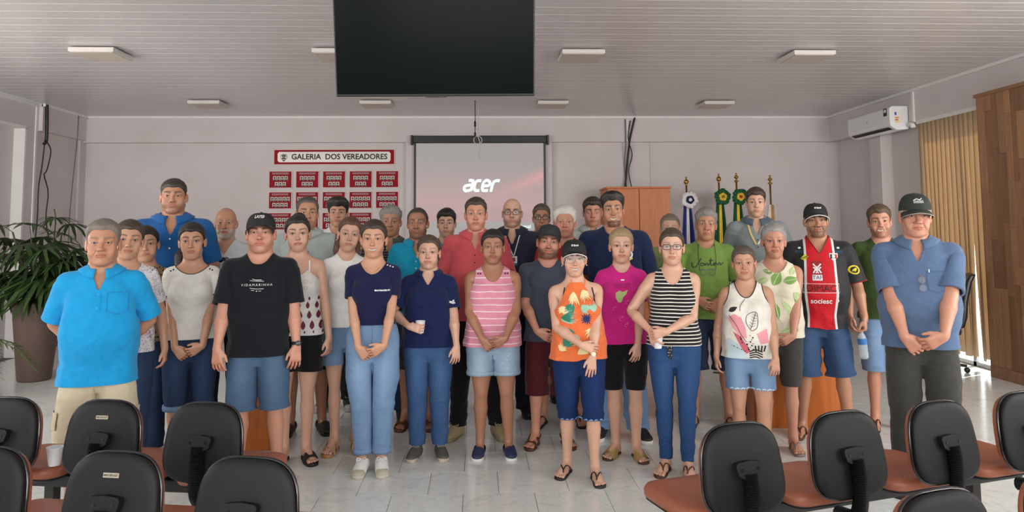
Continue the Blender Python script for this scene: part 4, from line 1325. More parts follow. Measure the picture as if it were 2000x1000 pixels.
# ---- skin tone in vertex colours (lips, brows, beard, lashes: colours the face itself has) ----
def tone(T, sex, smile, sp, hm):
    v = T['v']; base = np.array(sp['skin']); N = len(v)
    c = np.repeat(base[None], N, 0)
    p = v-np.array([0, 0, CH]); x, y, z = p.T; ax = np.abs(x)
    head = z > -.03
    front = sstep(-.045, -.065, y)*head
    def blend(mask, col, k=1.0):
        m = np.clip(mask*k, 0, 1)[:, None]; c[:] = c*(1-m)+np.array(col)*m
    # ruddy cheeks, nose, ears; hands and knees a little redder
    red = base*np.array([1.05, .74, .70])
    rd = sp.get('ruddy', .35)*.6
    blend(np.exp(-((ax-.045)/.020)**2-((z-.082)/.022)**2)*front, red, rd)
    blend(np.exp(-(ax/.018)**2-((z-.086)/.016)**2)*front, red, rd*1.2)
    blend(sstep(.070, .078, ax)*head*(z > .06)*(z < .15), red, .5)
    for i in (0, 1): blend(T['arm'][:, i]*sstep(LU+LF+.04, LU+LF+.14, T['sco'][:, i]), red, .4)
    # beard
    bd = sp.get('beard')
    if bd:
        col, k, st = bd['c'], bd.get('k', .6), bd.get('style', 'full')
        jaw = sstep(.066, .050, z+.25*np.maximum(0, .045-ax)*0)*sstep(-.012, .002, z)*sstep(.02, -.005, y)
        side = sstep(.055, .064, ax)*sstep(.10, .08, z)*sstep(.012, -.006, y)*sstep(-.05, -.03, y)*0
        cheek = sstep(.074, .058, z-.35*np.maximum(0, ax-.040))*sstep(-.010, .004, z)*sstep(.012, -.004, y)
        must = np.exp(-((ax)/.030)**4)*sstep(.058, .061, z+.06*ax)*sstep(.076, .071, z+.05*ax)*front
        lipz = np.exp(-(x/.024)**4-((z-.0515)/.0095)**4)*front
        if st == 'full': mk = np.maximum(cheek, must)
        elif st == 'goatee': mk = np.maximum(np.maximum(sstep(.050, .036, ax)*jaw, must), sstep(.030, .022, np.abs(ax-.030))*sstep(.08, .07, z)*sstep(.02, .03, z)*front)
        elif st == 'chin': mk = sstep(.05, .036, ax)*sstep(.046, .036, z)*jaw
        else: mk = must
        mk = np.clip(mk-lipz*1.0, 0, 1)*(.8+.2*vnoise(x*300, y*300, z*300))
        sp['_beard'] = mk
        blend(mk, col, k)
    # lips
    lipc = sp.get('lip', tuple(base*np.array([.80, .42, .42])))
    if smile:
        outer = np.exp(-(ax/.031)**6)*sstep(0, .003, z-.0335-.75*np.maximum(0, ax-.008))*sstep(.0625, .0595, z-.10*ax)*front
        blend(outer, lipc, .6)
        zc = .0478+.005*(ax/.02)**2; tm = sstep(1.12, .96, np.sqrt((x/.0250)**2+((z-zc)/.0062)**2))*front
        tk = (y > -.0890)
        blend(tm*tk, (.66, .62, .55), 1.0)
        blend(sstep(.004, .0, np.abs(z-.0437))*tm*tk*0, (.05, .02, .02), .7)
    else:
        up = .0615-.10*np.maximum(0, ax-.004)-.20*np.maximum(0, ax-.014)+.0006*np.cos(ax*600)*0
        lo = .0395+.30*np.maximum(0, ax-.012)
        mk = sstep(0, .0025, up-z)*sstep(0, .0028, z-lo)*sstep(.0265, .0235, ax)*front
        blend(mk, lipc, .75)
        blend(np.exp(-((z-.0520)/.0014)**2)*sstep(.026, .023, ax)*front, tuple(np.array(lipc)*.35), .75)
    # brows
    bc = sp.get('brow', (.03, .018, .012)); bk = sp.get('browk', .95 if sex == 'M' else .9)
    bz = (.1385 if sex == 'M' else .1398)+.0050*np.sin(np.clip((ax-.010)/.042, 0, 1)*math.pi*.75)+sp.get('browz', 0)
    bt = (.0060 if sex == 'M' else .0043)*np.interp(ax, [.010, .020, .045, .056], [.9, 1.1, .8, .3])
    blend(sstep(1.3, .7, np.abs(z-bz)/bt)*sstep(.008, .013, ax)*sstep(.058, .052, ax)*front*(.92+.08*vnoise(x*500, y*200, z*200)), bc, bk)
    # lash line
    e = np.sqrt(((ax-.0320)/.0150)**2+((z-.1174)/(.0060 if sex == 'M' else .0066))**2)
    lm = sstep(1.28, 1.05, e)*sstep(-.070, -.076, y)*front
    blend(lm*np.where(z > .1172, 1, .35), (.030, .018, .013), .9 if sex == 'F' else .75)
    # nostrils
    blend(np.exp(-((ax-.0062)/.0035)**2-((z-.0745)/.0028)**2)*front, (.06, .02, .015), .7)
    # scalp tint of shaved hair
    sh = sp.get('scalp')
    if sh is not None:
        zb = np.interp(y, [-.13, -.080, -.050, -.036, -.018, .012, .035, .06, .2], [.188, .188, .150, .132, .105, .118, .062, .03, .03])
        blend(sstep(0, .012, z-zb), sh[:3], sh[3])
    return c

def person(label, sex, loc, height, yaw=0, m=None, P=None, face=None, outfit=None, lod=0, group=None):
    """one continuous body mesh; clothes, hair, shoes are its children"""
    m = dict(m or {}); P = dict(P or {}); sp = dict(face or {}); outfit = outfit or {}
    smile = bool(sp.get('smile'))
    T = body_template(sex, smile, lod)
    lift = 0.; shoes = outfit.get('shoes')
    if shoes: 
        sh = {sd: shoe_parts(shoes['kind'], sd) for sd in (1, -1)}; lift = sh[1][1]
    sc = height/1.75
    B, tw = pose(sex, m, P)
    col = tone(T, sex, smile, sp, m)
    vb = T['v'].copy()
    bd = sp.get('_beard')
    if bd is not None:
        n = vnormals(vb, T['f']); vb = vb+n*(bd*sp['beard'].get('d', .003)*(1+.5*vnoise(vb[:, 0]*90, vb[:, 1]*90, vb[:, 2]*60)))[:, None]
    if shoes and shoes['kind'] in ('sneaker', 'slipon', 'loafer', 'runner'):
        fw = (sstep(.13, .07, vb[:, 2])*(np.abs(vb[:, 0]) < .2))[:, None]; c0 = np.stack([np.sign(vb[:, 0])*.100, np.full(len(vb), -.03), np.full(len(vb), .03)], 1)
        vb = vb+fw*(c0-vb)*np.array([.16, .13, .12])
    def fin(v): return (v+[0, 0, lift])*sc
    vm = morph(vb, T, sex, m); vm = head_morph(vm, np.clip(sstep(1.463, 1.523, T['v'][:, 2])*sstep(.16, .1, np.abs(T['v'][:, 0])), 0, 1), m)
    v = fin(skin_verts(vm, T, sex, m, B, tw))
    body = link('person', mesh_from('person', v, T['f'], True, None, col), skin_mat(), None, label=label, category='person')
    if group: body['group'] = group
    body.location = loc; body.rotation_euler = (0, 0, math.radians(yaw))
    # --- head-borne things
    HR, HT = B['head']
    one = lambda v: np.ones(len(v))
    def onhead(v, free=False):
        q = np.asarray(v)+np.array([0, 0, CH]); q = head_morph(q, one(q), m if not free else {k: m[k] for k in ('hs', 'hw') if k in m})
        return fin(q@HR.T+HT)
    def piece(name, v, f, mat, parent=body, smooth=True, uv=None, free=False, **props):
        return link(name, mesh_from(name, onhead(v, free), f, smooth, uv), mat, parent, **props)
    for s in (-1, 1):
        n1, n2 = 14, 10; V = []; U = []
        for i in range(n2+1):
            t = math.pi*i/n2
            for k in range(n1):
                a = 2*math.pi*k/n1; d = np.array([math.sin(t)*math.cos(a), -math.cos(t), math.sin(t)*math.sin(a)])
                V.append(np.array([s*.0318, -.0748, .1174])+d*.0126); U.append((d[0], d[2]-.02) if d[1] < 0 else (2, 2))
        Fq = [[i*n1+k, i*n1+(k+1) % n1, (i+1)*n1+(k+1) % n1, (i+1)*n1+k] for i in range(n2) for k in range(n1)]
        piece('eye', V, np.array(Fq), skin_lid(sp['skin']) if sp.get('closed') else eye_mat(sp.get('eye', (.10, .05, .02))), uv=np.array(U))
    if outfit.get('hair'):
        h = outfit['hair']; vv, ff = hair_mesh(h, lod); vv, ff = trim_inside(vv, ff)
        piece('hair', vv, ff, hair_mat(h['c'], h.get('c2', tuple(min(1, k*2.2+.01) for k in h['c']))), free=True)
    if outfit.get('cap'):
        cp = outfit['cap']; crown, brim, edge, button = cap_parts()
        pr = cp.get('pitch', 0); Rm = axang((1, 0, 0), math.radians(pr)); 
        tf = lambda v: (np.asarray(v)-[0, .008, .16])@Rm.T*[1.0, 1.0, cp.get('hz', 1.0)]+[0, .008, .16+cp.get('dz', 0)]
        mc = cp['mat']
        co = piece('cap', tf(crown[0]), crown[1], mc, free=True)
        piece('brim', tf(brim[0]), brim[1], cp.get('brim', mc), co, free=True)
        piece('button', tf(button[0]), button[1], mc, co, free=True)
        if cp.get('edge'): piece('brim_piping', tf(edge[0]), edge[1], cp['edge'], co, free=True)
        for tx, size, dx, dz, mt in cp.get('text', []):
            if isinstance(tx, str): q, fq = text_mesh(tx, size, bold=.0006)
            else: q, fq = poly_mesh(tx)
            th = (q[:, 0]+dx)/.094; zz = .200+dz+q[:, 1]
            tt = np.clip((zz-.168)/(.240-.168), 0, 1); k2 = np.cos(np.arcsin(tt**1.05))**.62
            vv = np.stack([np.sin(th)*(.0835*k2+.0022), .008-np.cos(th)*(.104*k2+.0022), zz], 1)
            piece('cap_print', tf(vv), fq, mt, co, free=True)
    if outfit.get('glasses'):
        gl = outfit['glasses']; fr, lens, arms = glasses_parts(*gl.get('dim', (.0225, .0175)), r=gl.get('r', .0017), shape=gl.get('shape', 3.2))
        go = piece('glasses', *fr, gl['mat'])
        for a in arms: piece('temple_arm', *a, gl['mat'], go)
        for a in lens: piece('lens', *a, lens_mat(), go)
    if outfit.get('earrings'):
        er = outfit['earrings']
        for s in (-1, 1):
            if er.get('hoop'):
                r = er['hoop']; pts = [(s*(.080+.000), .006+r*math.sin(a), .070-r+r*math.cos(a)) for a in np.linspace(0, 2*math.pi, 17)]
                vv, ff = tube(pts, .0016, 6, False)
            else: b = MB().lathe([(0, .006), (.004, .004), (.0055, 0), (.004, -.004), (0, -.006)], 10, (s*.0825, .004, .070)); vv, ff = b.v[0], b.f[0]
            piece('earring', vv, ff, er['mat'])
    # --- garments
    surfs = {}
    def wear(name, G, mat, key=None, parent=body, grow=0., **props):
        vm = morph(G['v'], G, sex, m)
        if grow: vm = vm+vnormals(vm, G['f'])*grow
        vp = fin(skin_verts(vm, G, sex, m, B, tw))
        o = link(name, mesh_from(name, vp, G['f'], True, G.get('uv')), mat, parent, **props)
        surfs[key or name] = Surf(vm, vp, G['f'], o)
        return o
    b = outfit.get('bottom')
    if b:
        kw = {k: b[k] for k in ('waist', 'seed') if k in b}
        G = bottom(sex, b['kind'], b['hem'], lod=lod, **kw)
        bo = wear(b.get('name', 'trousers'), G, b['mat'], 'bottom')
        if b.get('cuff'): wear('cuff', cuff(sex, b['kind'], b['hem']-.004, b['cuff']), b.get('cuffmat', b['mat']), 'cuff', bo)
    t = outfit.get('top')
    if t:
        kw = {k: t[k] for k in ('neck', 'slv', 'hem', 'fit', 'ease', 'seed', 'slr', 'hemcurve') if k in t}
        G = top(sex, lod=lod, **kw)
        to = wear(t.get('name', 'shirt'), G, t['mat'], 'top')
        if t.get('collar'): wear('collar', collar(sex, t.get('spread', .30)), t.get('colmat', t['mat']), 'collar', to)
        if t.get('trim'):
            vp = surfs['top'].posed; rest = surfs['top'].rest
            mb = MB(); nb = len(G['v'])-len(G['bv'])
            core = G['f'][(G['f'] < nb).all(1)]
            for lp in loops_of(borders(core)):
                if len(lp) < 12: continue
                zc = G['v'][lp][:, 2].mean(); 
                if zc < 1.15 and not t.get('trimhem'): continue
                pts = vp[lp+[lp[0]]]; pts = np.concatenate([pts[:1], (pts[:-2]+pts[1:-1]*2+pts[2:])/4, pts[-1:]])
                MB().tube(pts, t.get('trimr', .0035)*sc, 6, False).build('edging', t['trim'], to, True)
    if shoes:
        for sd, c in ((1, 'L'), (-1, 'R')):
            parts, _ = sh[sd]; R, tt = B['foot'+c]; root = None
            for nm, vv, ff, mk in parts:
                q = fin((vv-[0, 0, lift])@R.T+tt)
                o = link(nm if root else shoes.get('name', 'shoe'), mesh_from(nm, q, ff, True), shoes.get(mk, shoes['sole']), root or body)
                root = root or o
    for fn in outfit.get('extra', []): fn(body, surfs, B, fin, piece, sc)
    return body, surfs
def skin_lid(c): return plain('eyelid_skin', tuple(np.array(c)*[.92, .82, .8]), .5)
def lens_mat():
    if 'lens' in _MC: return _MC['lens']
    t = NT('lens_glass', .03, .5, Alpha=.12); t.color((.9, .95, 1)); _MC['lens'] = t.m; return t.m
# ------------------------------------------------------------------ the room
XL, XR, YB, YR, HZ = -5.89, 5.58, 11.41, -3.0, 3.35
def S(o): o['kind'] = 'structure'; return o
def wall_mat():
    t = NT('painted_plaster', .75, .3); o = t.obj()
    t.color(t.ramp(t.noise(o, 1.3, 5), [(.3, srgb(204, 195, 194)), (.7, srgb(212, 204, 204))]))
    t.bump(t.noise(o, 60, 4), .12, .004); return t.m
WALL = wall_mat()
WHITE = plain('white_paint', srgb(226, 224, 222), .6, var=.02)
def tile_mat():
    t = NT('ceramic_tile', .16, .5); o = t.obj()
    oi = t.n('ObjectInfo').outputs['Random']
    v = t.n('VectorMath', {0: t.n('NewGeometry').outputs['Position'], 1: (0, 0, 0)}, operation='ADD').outputs[0]
    nn = t.noise(v, 5.5, 6, .65, 1.6); n2 = t.noise(v, 17, 4, .6, .8)
    c = t.ramp(nn, [(.30, srgb(206, 211, 207)), (.5, srgb(226, 229, 225)), (.72, srgb(216, 220, 216))])
    c = t.mix(t.math('MULTIPLY', t.math('GREATER_THAN', n2, .60), .25), c, srgb(186, 195, 190))
    hs = t.n('HueSaturation', {'Color': c, 'Value': t.math('ADD', t.math('MULTIPLY', oi, .06), .96)})
    t.color(hs.outputs[0]); t.bump(t.noise(v, 40, 3), .04, .002); return t.m
TILE = tile_mat()
GROUT = plain('grout', srgb(96, 98, 96), .9)
def wood_mat(name, c1, c2, axis_scale=(14, 14, 1.2), rough=.4, rnd=.0):
    t = NT(name, rough, .4); o = t.obj()
    oi = t.n('ObjectInfo').outputs['Random']
    off = t.n('CombineXYZ', {0: t.math('MULTIPLY', oi, 37.0), 1: t.math('MULTIPLY', oi, 19.0), 2: t.math('MULTIPLY', oi, 53.0)}).outputs[0]
    v = t.map(t.n('VectorMath', {0: o, 1: off}, operation='ADD').outputs[0], axis_scale)
    g = t.noise(v, 1.5, 5, .6, 1.2); g2 = t.noise(v, 6, 3)
    c = t.mix(t.math('MULTIPLY', g, 1.15, clamp=True), c1, c2); c = t.mix(t.math('MULTIPLY', g2, .25), c, tuple(k*.55 for k in c1))
    if rnd:
        hs = t.n('HueSaturation', {'Color': c, 'Value': t.math('ADD', t.math('MULTIPLY', oi, rnd), 1-rnd*.5)}); c = hs.outputs[0]
    t.color(c); t.bump(g2, .08, .002); return t.m
CABW = wood_mat('cherry_wood', srgb(164, 80, 26), srgb(212, 124, 52))
PLANKW = wood_mat('teak_plank', srgb(122, 86, 60), srgb(178, 134, 98), (10, 10, 1.0), .45, .6)
BLACKP = plain('black_plastic', (.012, .012, .013), .38, spec=.4, bump=.05)
BLACKM = plain('black_metal', (.010, .010, .011), .45, .0)
CHROME = plain('chrome', (.6, .6, .6), .18, 1.0)

def room():
    fl = S(MB().bb(XL-.3, XR+.3, YR-.1, YB+.1, -.12, -.006).build('floor', GROUT))
    tw, th, g = .4325, .411, .003
    tiles = []
    for j in range(-18, 17):
        y0 = 4.643+j*th
        if y0 < YR or y0+th > YB+.35: continue
        off = -.304 if j % 2 == 0 else -.088
        for i in range(-14, 15):
            x0 = off+i*tw
            if x0 < XL-.35 or x0+tw > XR+.4: continue
            tiles.append((x0, y0))
    me = None
    # a tile shows about as large as its distance allows; those inside the view come first
    def key(t):
        x, y = t[0]+tw/2, t[1]+th/2
        if y < 3.6: return 1000+abs(y)
        if abs(x) > .72*y+.2: return 900+y
        return y
    tiles.sort(key=key)
    mb = MB(); mb.bb(0, tw-g, 0, th-g, -.006, 0)
    me = mesh_from('tile', mb.v[0], mb.f[0], False); me.materials.append(TILE)
    for x, y in tiles[:300]:
        o = bpy.data.objects.new('tile', me); COL.objects.link(o); o.location = (x, y, 0); o.parent = fl
    mb = MB()
    for x, y in tiles[300:]: mb.bb(x, x+tw-g, y, y+th-g, -.006, 0)
    mb.build('tile', TILE, fl, kind='stuff')
    # ceiling boards
    t = NT('pvc_board', .28, .45); o = t.obj(); t.color(t.ramp(t.noise(o, .8, 4), [(.3, srgb(192, 188, 187)), (.7, srgb(202, 198, 197))]))
    t.bump(t.noise(t.map(o, (.6, 8, 1)), 1.5, 3), .05, .02); PVC = t.m
    ce = S(MB().bb(XL-.3, XR+.3, YR-.1, YB+.1, HZ+.02, HZ+.14).build('ceiling', PVC))
    mb = MB(); w = .2; L0, L1 = XL-.02, XR+.02
    prof = [(0.0005, .006), (.0015, .0), (.094, .0), (.097, .0025), (.103, .0025), (.106, .0), (.1985, .0), (.1995, .006)]
    n = len(prof); v = [(L0, y, z) for y, z in prof]+[(L1, y, z) for y, z in prof]
    mb.add(v, [[i, i+n, i+1+n, i+1] for i in range(n-1)])
    me = mesh_from('ceiling_board', mb.v[0], mb.f[0], False); me.materials.append(PVC)
    k = 0; y = YB
    while y > YR:
        y -= w; o = bpy.data.objects.new('ceiling_board', me); COL.objects.link(o); o.location = (0, y, HZ); o.parent = ce
    # back wall with beam and pilaster
    b = S(MB().bb(XL-.3, XR+.3, 11.47, 11.6, 0, HZ).build('wall_back', WALL))
    MB().bb(XL-.1, XR+.1, 11.38, 11.48, 2.95, HZ).build('beam', WALL, b, bevel=.004)
    MB().bb(-1.09, 1.165, 11.385, 11.48, 0, 2.95).build('pilaster', WALL, b, bevel=.004)
    MB().bb(XL, XR, 11.35, 11.39, 3.315, 3.35).build('cornice', WHITE, b)
    # left wall: beam, recess
    l = S(MB().bb(-6.06, -5.96, 10.0, 11.6, 0, HZ).bb(-6.06, -5.96, YR, 7.6, 0, HZ).bb(-6.06, -5.96, 7.6, 10.0, 2.98, HZ).build('wall_left', WALL))
    MB().bb(-6.2, -6.10, 7.5, 10.1, 0, 3.0).build('recess_panel', WALL, l)
    MB().bb(-6.11, -5.955, 9.985, 10.02, 0, 2.985).bb(-6.11, -5.955, 7.58, 7.615, 0, 2.985).bb(-6.11, -5.955, 7.58, 10.02, 2.975, 3.01).build('recess_lining', WHITE, l)
    MB().bb(-5.97, XL, 10.25, 11.48, 2.98, HZ).build('beam', WALL, l, bevel=.004)
    MB().bb(-5.97, -5.93, 11.30, 11.48, 0, 2.98).build('pilaster', WALL, l)
    MB().bb(-5.97, -5.93, YR, 10.25, 3.30, 3.35).bb(XL-.02, XL+.03, 10.25, 11.4, 3.315, 3.35).build('cornice', WHITE, l)
    MB().bb(-5.965, -5.945, 10.20, 10.235, 0, 3.3).build('conduit', WHITE, l)
    S(MB().bb(-5.97, -5.945, 10.02, 11.47, 0, .07).bb(-5.97, -5.945, YR, 7.58, 0, .07).build('baseboard_left', plain('base_wood', srgb(120, 78, 48), .5)))
    # right wall
    r = S(MB().bb(5.75, 5.87, 9.10, 11.6, 0, HZ).bb(5.75, 5.87, YR, 7.62, 0, HZ).bb(5.75, 5.87, 7.62, 9.10, 2.92, HZ).build('wall_right', WALL))
    MB().bb(5.585, 5.76, 9.93, 10.22, 0, 2.95).build('pilaster', WALL, r, bevel=.004)
    MB().bb(XR, 5.76, YR, 11.48, 2.945, HZ).build('beam', WALL, r, bevel=.004)
    MB().bb(XR-.04, XR+.01, YR, 11.4, 3.315, 3.35).build('cornice', WHITE, r)
    MB().bb(XR-.02, XR+.01, 9.085, 9.12, 2.93, 3.33).build('conduit', WHITE, r)
    # rear wall behind the camera with its windows
    re = MB()
    re.bb(XL-.2, XR+.3, YR-.1, YR, 0, 1.0).bb(XL-.2, XR+.3, YR-.1, YR, 2.85, HZ)
    for x0, x1 in ((XL-.2, -4.8), (-2.0, -1.4), (1.4, 2.0), (4.8, XR+.3)): re.bb(x0, x1, YR-.1, YR, 1.0, 2.85)
    S(re.build('wall_rear', WALL))
    for i, x in enumerate((-3.4, 0, 3.4)):
        m = MB()
        for dx in (-1.4, -.02, 1.36): m.bb(x+dx, x+dx+.04, YR-.08, YR-.03, 1.0, 2.85)
        m.bb(x-1.4, x+1.4, YR-.08, YR-.03, 1.0, 1.04).bb(x-1.4, x+1.4, YR-.08, YR-.03, 2.81, 2.85)
        wn = S(m.build('window_%d' % (i+1), WHITE))
    for i, (x, y) in enumerate(((-5.93, 2.4), (-5.93, 5.6), (5.72, .9), (5.72, 3.6))):  # unseen frames added on the solid side walls round the fill lights, no openings
        m = MB()
        for dy in (-1.15, -.02, 1.11): m.bb(x-.025, x+.025, y+dy, y+dy+.04, 1.05, 2.75)
        m.bb(x-.025, x+.025, y-1.15, y+1.15, 1.05, 1.09).bb(x-.025, x+.025, y-1.15, y+1.15, 2.71, 2.75)
        S(m.build('window_%d' % (i+5), WHITE))
    # window behind the blinds
    GL = NT('window_glass', .02, .5, Alpha=.12); GL.color((.9, .95, .95))
    m = MB()
    for y in (7.62, 8.34, 9.06): m.bb(5.70, 5.74, y, y+.05, 0, 2.92)
    m.bb(5.70, 5.74, 7.62, 9.1, 2.87, 2.92).bb(5.70, 5.74, 7.62, 9.1, 0, .05)
    wn = S(m.build('window_4', plain('aluminium', srgb(170, 172, 172), .35, .8)))
    for y0, y1 in ((7.66, 8.35), (8.38, 9.07)): MB().bb(5.715, 5.722, y0, y1, .04, 2.88).build('pane', GL.m, wn)
room()

def wires():
    W = plain('cable_black', (.012, .012, .012), .5); G = plain('cable_grey', srgb(120, 112, 112), .6)
    def cab(label, pts, r, mat, n=26, name='cable'):
        MB().tube(smooth_path(pts, n), r, 6).build(name, mat, None, True, label=label, category='cable')
    x = -5.86
    cab('thick black cable bundle hanging from the ceiling in the left corner', [(x, 10.28, 3.34), (x+.01, 10.28, 3.1), (x, 10.30, 2.85), (x, 10.25, 2.8)], .022, W, name='cable_bundle')
    cab('long black cable dropping straight behind the potted palm', [(x, 10.27, 2.85), (x-.02, 10.26, 2.5), (x-.03, 10.22, 2.2), (x-.04, 10.24, 1.8), (x-.04, 10.20, 1.3), (x-.04, 10.25, .9), (x-.04, 10.2, .1)], .009, W)
    cab('curving black cable looping beside the straight one on left wall', [(x+.01, 10.28, 2.85), (x+.01, 10.40, 2.72), (x-.01, 10.36, 2.45), (x-.02, 10.32, 2.38), (x-.03, 10.45, 2.15), (x-.03, 10.42, 1.8), (x-.03, 10.52, 1.5), (x-.03, 10.60, 1.3), (x-.03, 10.6, .1)], .009, W)
    cab('thin grey cable hanging down near the left corner of the back wall', [(XL+.01, 11.13, 3.33), (XL, 11.13, 2.98), (-5.91, 11.10, 2.4), (-5.91, 11.05, 1.9), (-5.91, 11.03, 1.2), (-5.91, 11.0, .2)], .008, G)
    for k, (lab, pts, r) in enumerate((
        ('black cable strapped down the wall to the wooden cabinet', [(2.47, 11.36, 3.33), (2.40, 11.36, 3.05), (2.38, 11.36, 2.95), (2.36, 11.42, 2.7), (2.30, 11.40, 2.2)], .016),
        ('black cable crossing over toward the cabinet top', [(2.40, 11.36, 3.28), (2.36, 11.36, 3.0), (2.43, 11.42, 2.75), (2.37, 11.42, 2.5), (2.41, 11.38, 2.2)], .008),
        ('grey cable beside the black ones above the cabinet', [(2.32, 11.36, 3.30), (2.32, 11.36, 2.95), (2.31, 11.44, 2.6), (2.33, 11.40, 2.2)], .010))):
        cab(lab, pts, r, W if k < 2 else G)
    S(MB().bb(2.72, 2.75, 11.45, 11.475, 2.2, 2.95).build('trim_1', WALL))
    S(MB().bb(2.335, 2.365, 11.365, 11.385, 2.95, 3.3).build('trim_2', WHITE))
    # cable and coil hanging from the ceiling in front of the screen
    cab('black cable with plugs hanging from ceiling before the screen', [(-.02, 9.9, 3.34), (-.02, 9.9, 3.0), (-.025, 9.9, 2.85)], .006, W)
    host = [o for o in bpy.data.objects if o.get('label', '').startswith('black cable with plugs')][0]
    for z in (3.02, 2.87): MB().tube([(-.022, 9.9, z+.035), (-.022, 9.9, z-.035)], .014, 8).build('cable_plug', W, host, True)
    pts = [(.015+.055*math.sin(a), 9.9+.006*math.sin(3*a), 2.80+.055*math.cos(a)) for a in np.linspace(0, 6*math.pi, 60)]
    cab('coiled white cable ring hanging above the projection screen', [(.03, 9.9, 3.34), (.02, 9.9, 3.0), (.02, 9.9, 2.86)]+pts+[(.05, 9.9, 2.72), (.02, 9.9, 2.60), (.06, 9.9, 2.55)], .006, plain('cable_white', srgb(190, 186, 184), .5), 110)
    # floor cables
    cab('loose black cable curled on the floor near the flags', [(3.0, 8.3, .01), (2.7, 8.1, .02), (2.75, 8.4, .02), (3.1, 8.25, .02), (2.9, 8.0, .01), (2.6, 8.2, .01)], .008, W, 40)
wires()

def ceiling_lights():
    body = plain('lamp_housing', srgb(206, 200, 196), .5, var=.02)
    t = NT('lamp_diffuser', .5, .3); t.color(srgb(196, 184, 172)); DIF = t.m
    for row, Y in (('near', 7.22), ('far', 10.09)):
        for X, where in ((-3.62, 'towards the left wall'), (-1.36, 'left of the hanging screen'), (1.04, 'right of the hanging screen'), (3.33, 'towards the air conditioner')):
            e = link('ceiling_light', None, None, None, category='lamp', group='square ceiling lamps',
                     label='flat square white ceiling lamp %s, %s row' % (where, 'first' if row == 'near' else 'row nearest the back wall,' ) if row == 'near' else 'flat square ceiling lamp by the back wall %s' % where)
            e.location = (X, Y, HZ)
            MB().bb(-.21, .21, -.21, .21, -.055, -.012).build('housing', body, e, bevel=.006)
            MB().bb(-.16, .16, -.16, .16, -.014, .0).build('mount', BLACKM, e)
            MB().bb(-.195, .195, -.195, .195, -.060, -.053).build('diffuser', DIF, e)
ceiling_lights()

def tv():
    e = link('television', None, None, None, label='large black flat television hanging from the ceiling, tilted down', category='television')
    e.location = (-.228, 4.03, 2.66)
    e.rotation_euler = (math.radians(-13), 0, math.radians(-.5))
    e.rotation_euler = (math.radians(13), math.radians(-.35), math.radians(0))
    W2, H2 = .553, .325
    MB().bb(-W2, W2, .0, .035, -H2, H2).build('casing', BLACKP, e, bevel=.006)
    t = NT('screen_glass', .22, .04); t.color((.004, .006, .006)); 
    MB().bb(-W2+.008, W2-.008, -.003, .002, -H2+.014, H2-.008).build('screen', t.m, e)
    MB().bb(-.06, .06, -.004, .004, -H2-.006, -H2+.004).build('sensor', BLACKP, e)
    MB().tube([(0, .06, .05), (0, .06, .74)], .028, 12).box((0, .05, 0), (.2, .02, .2)).build('ceiling_mount', BLACKM, e, True)
tv()

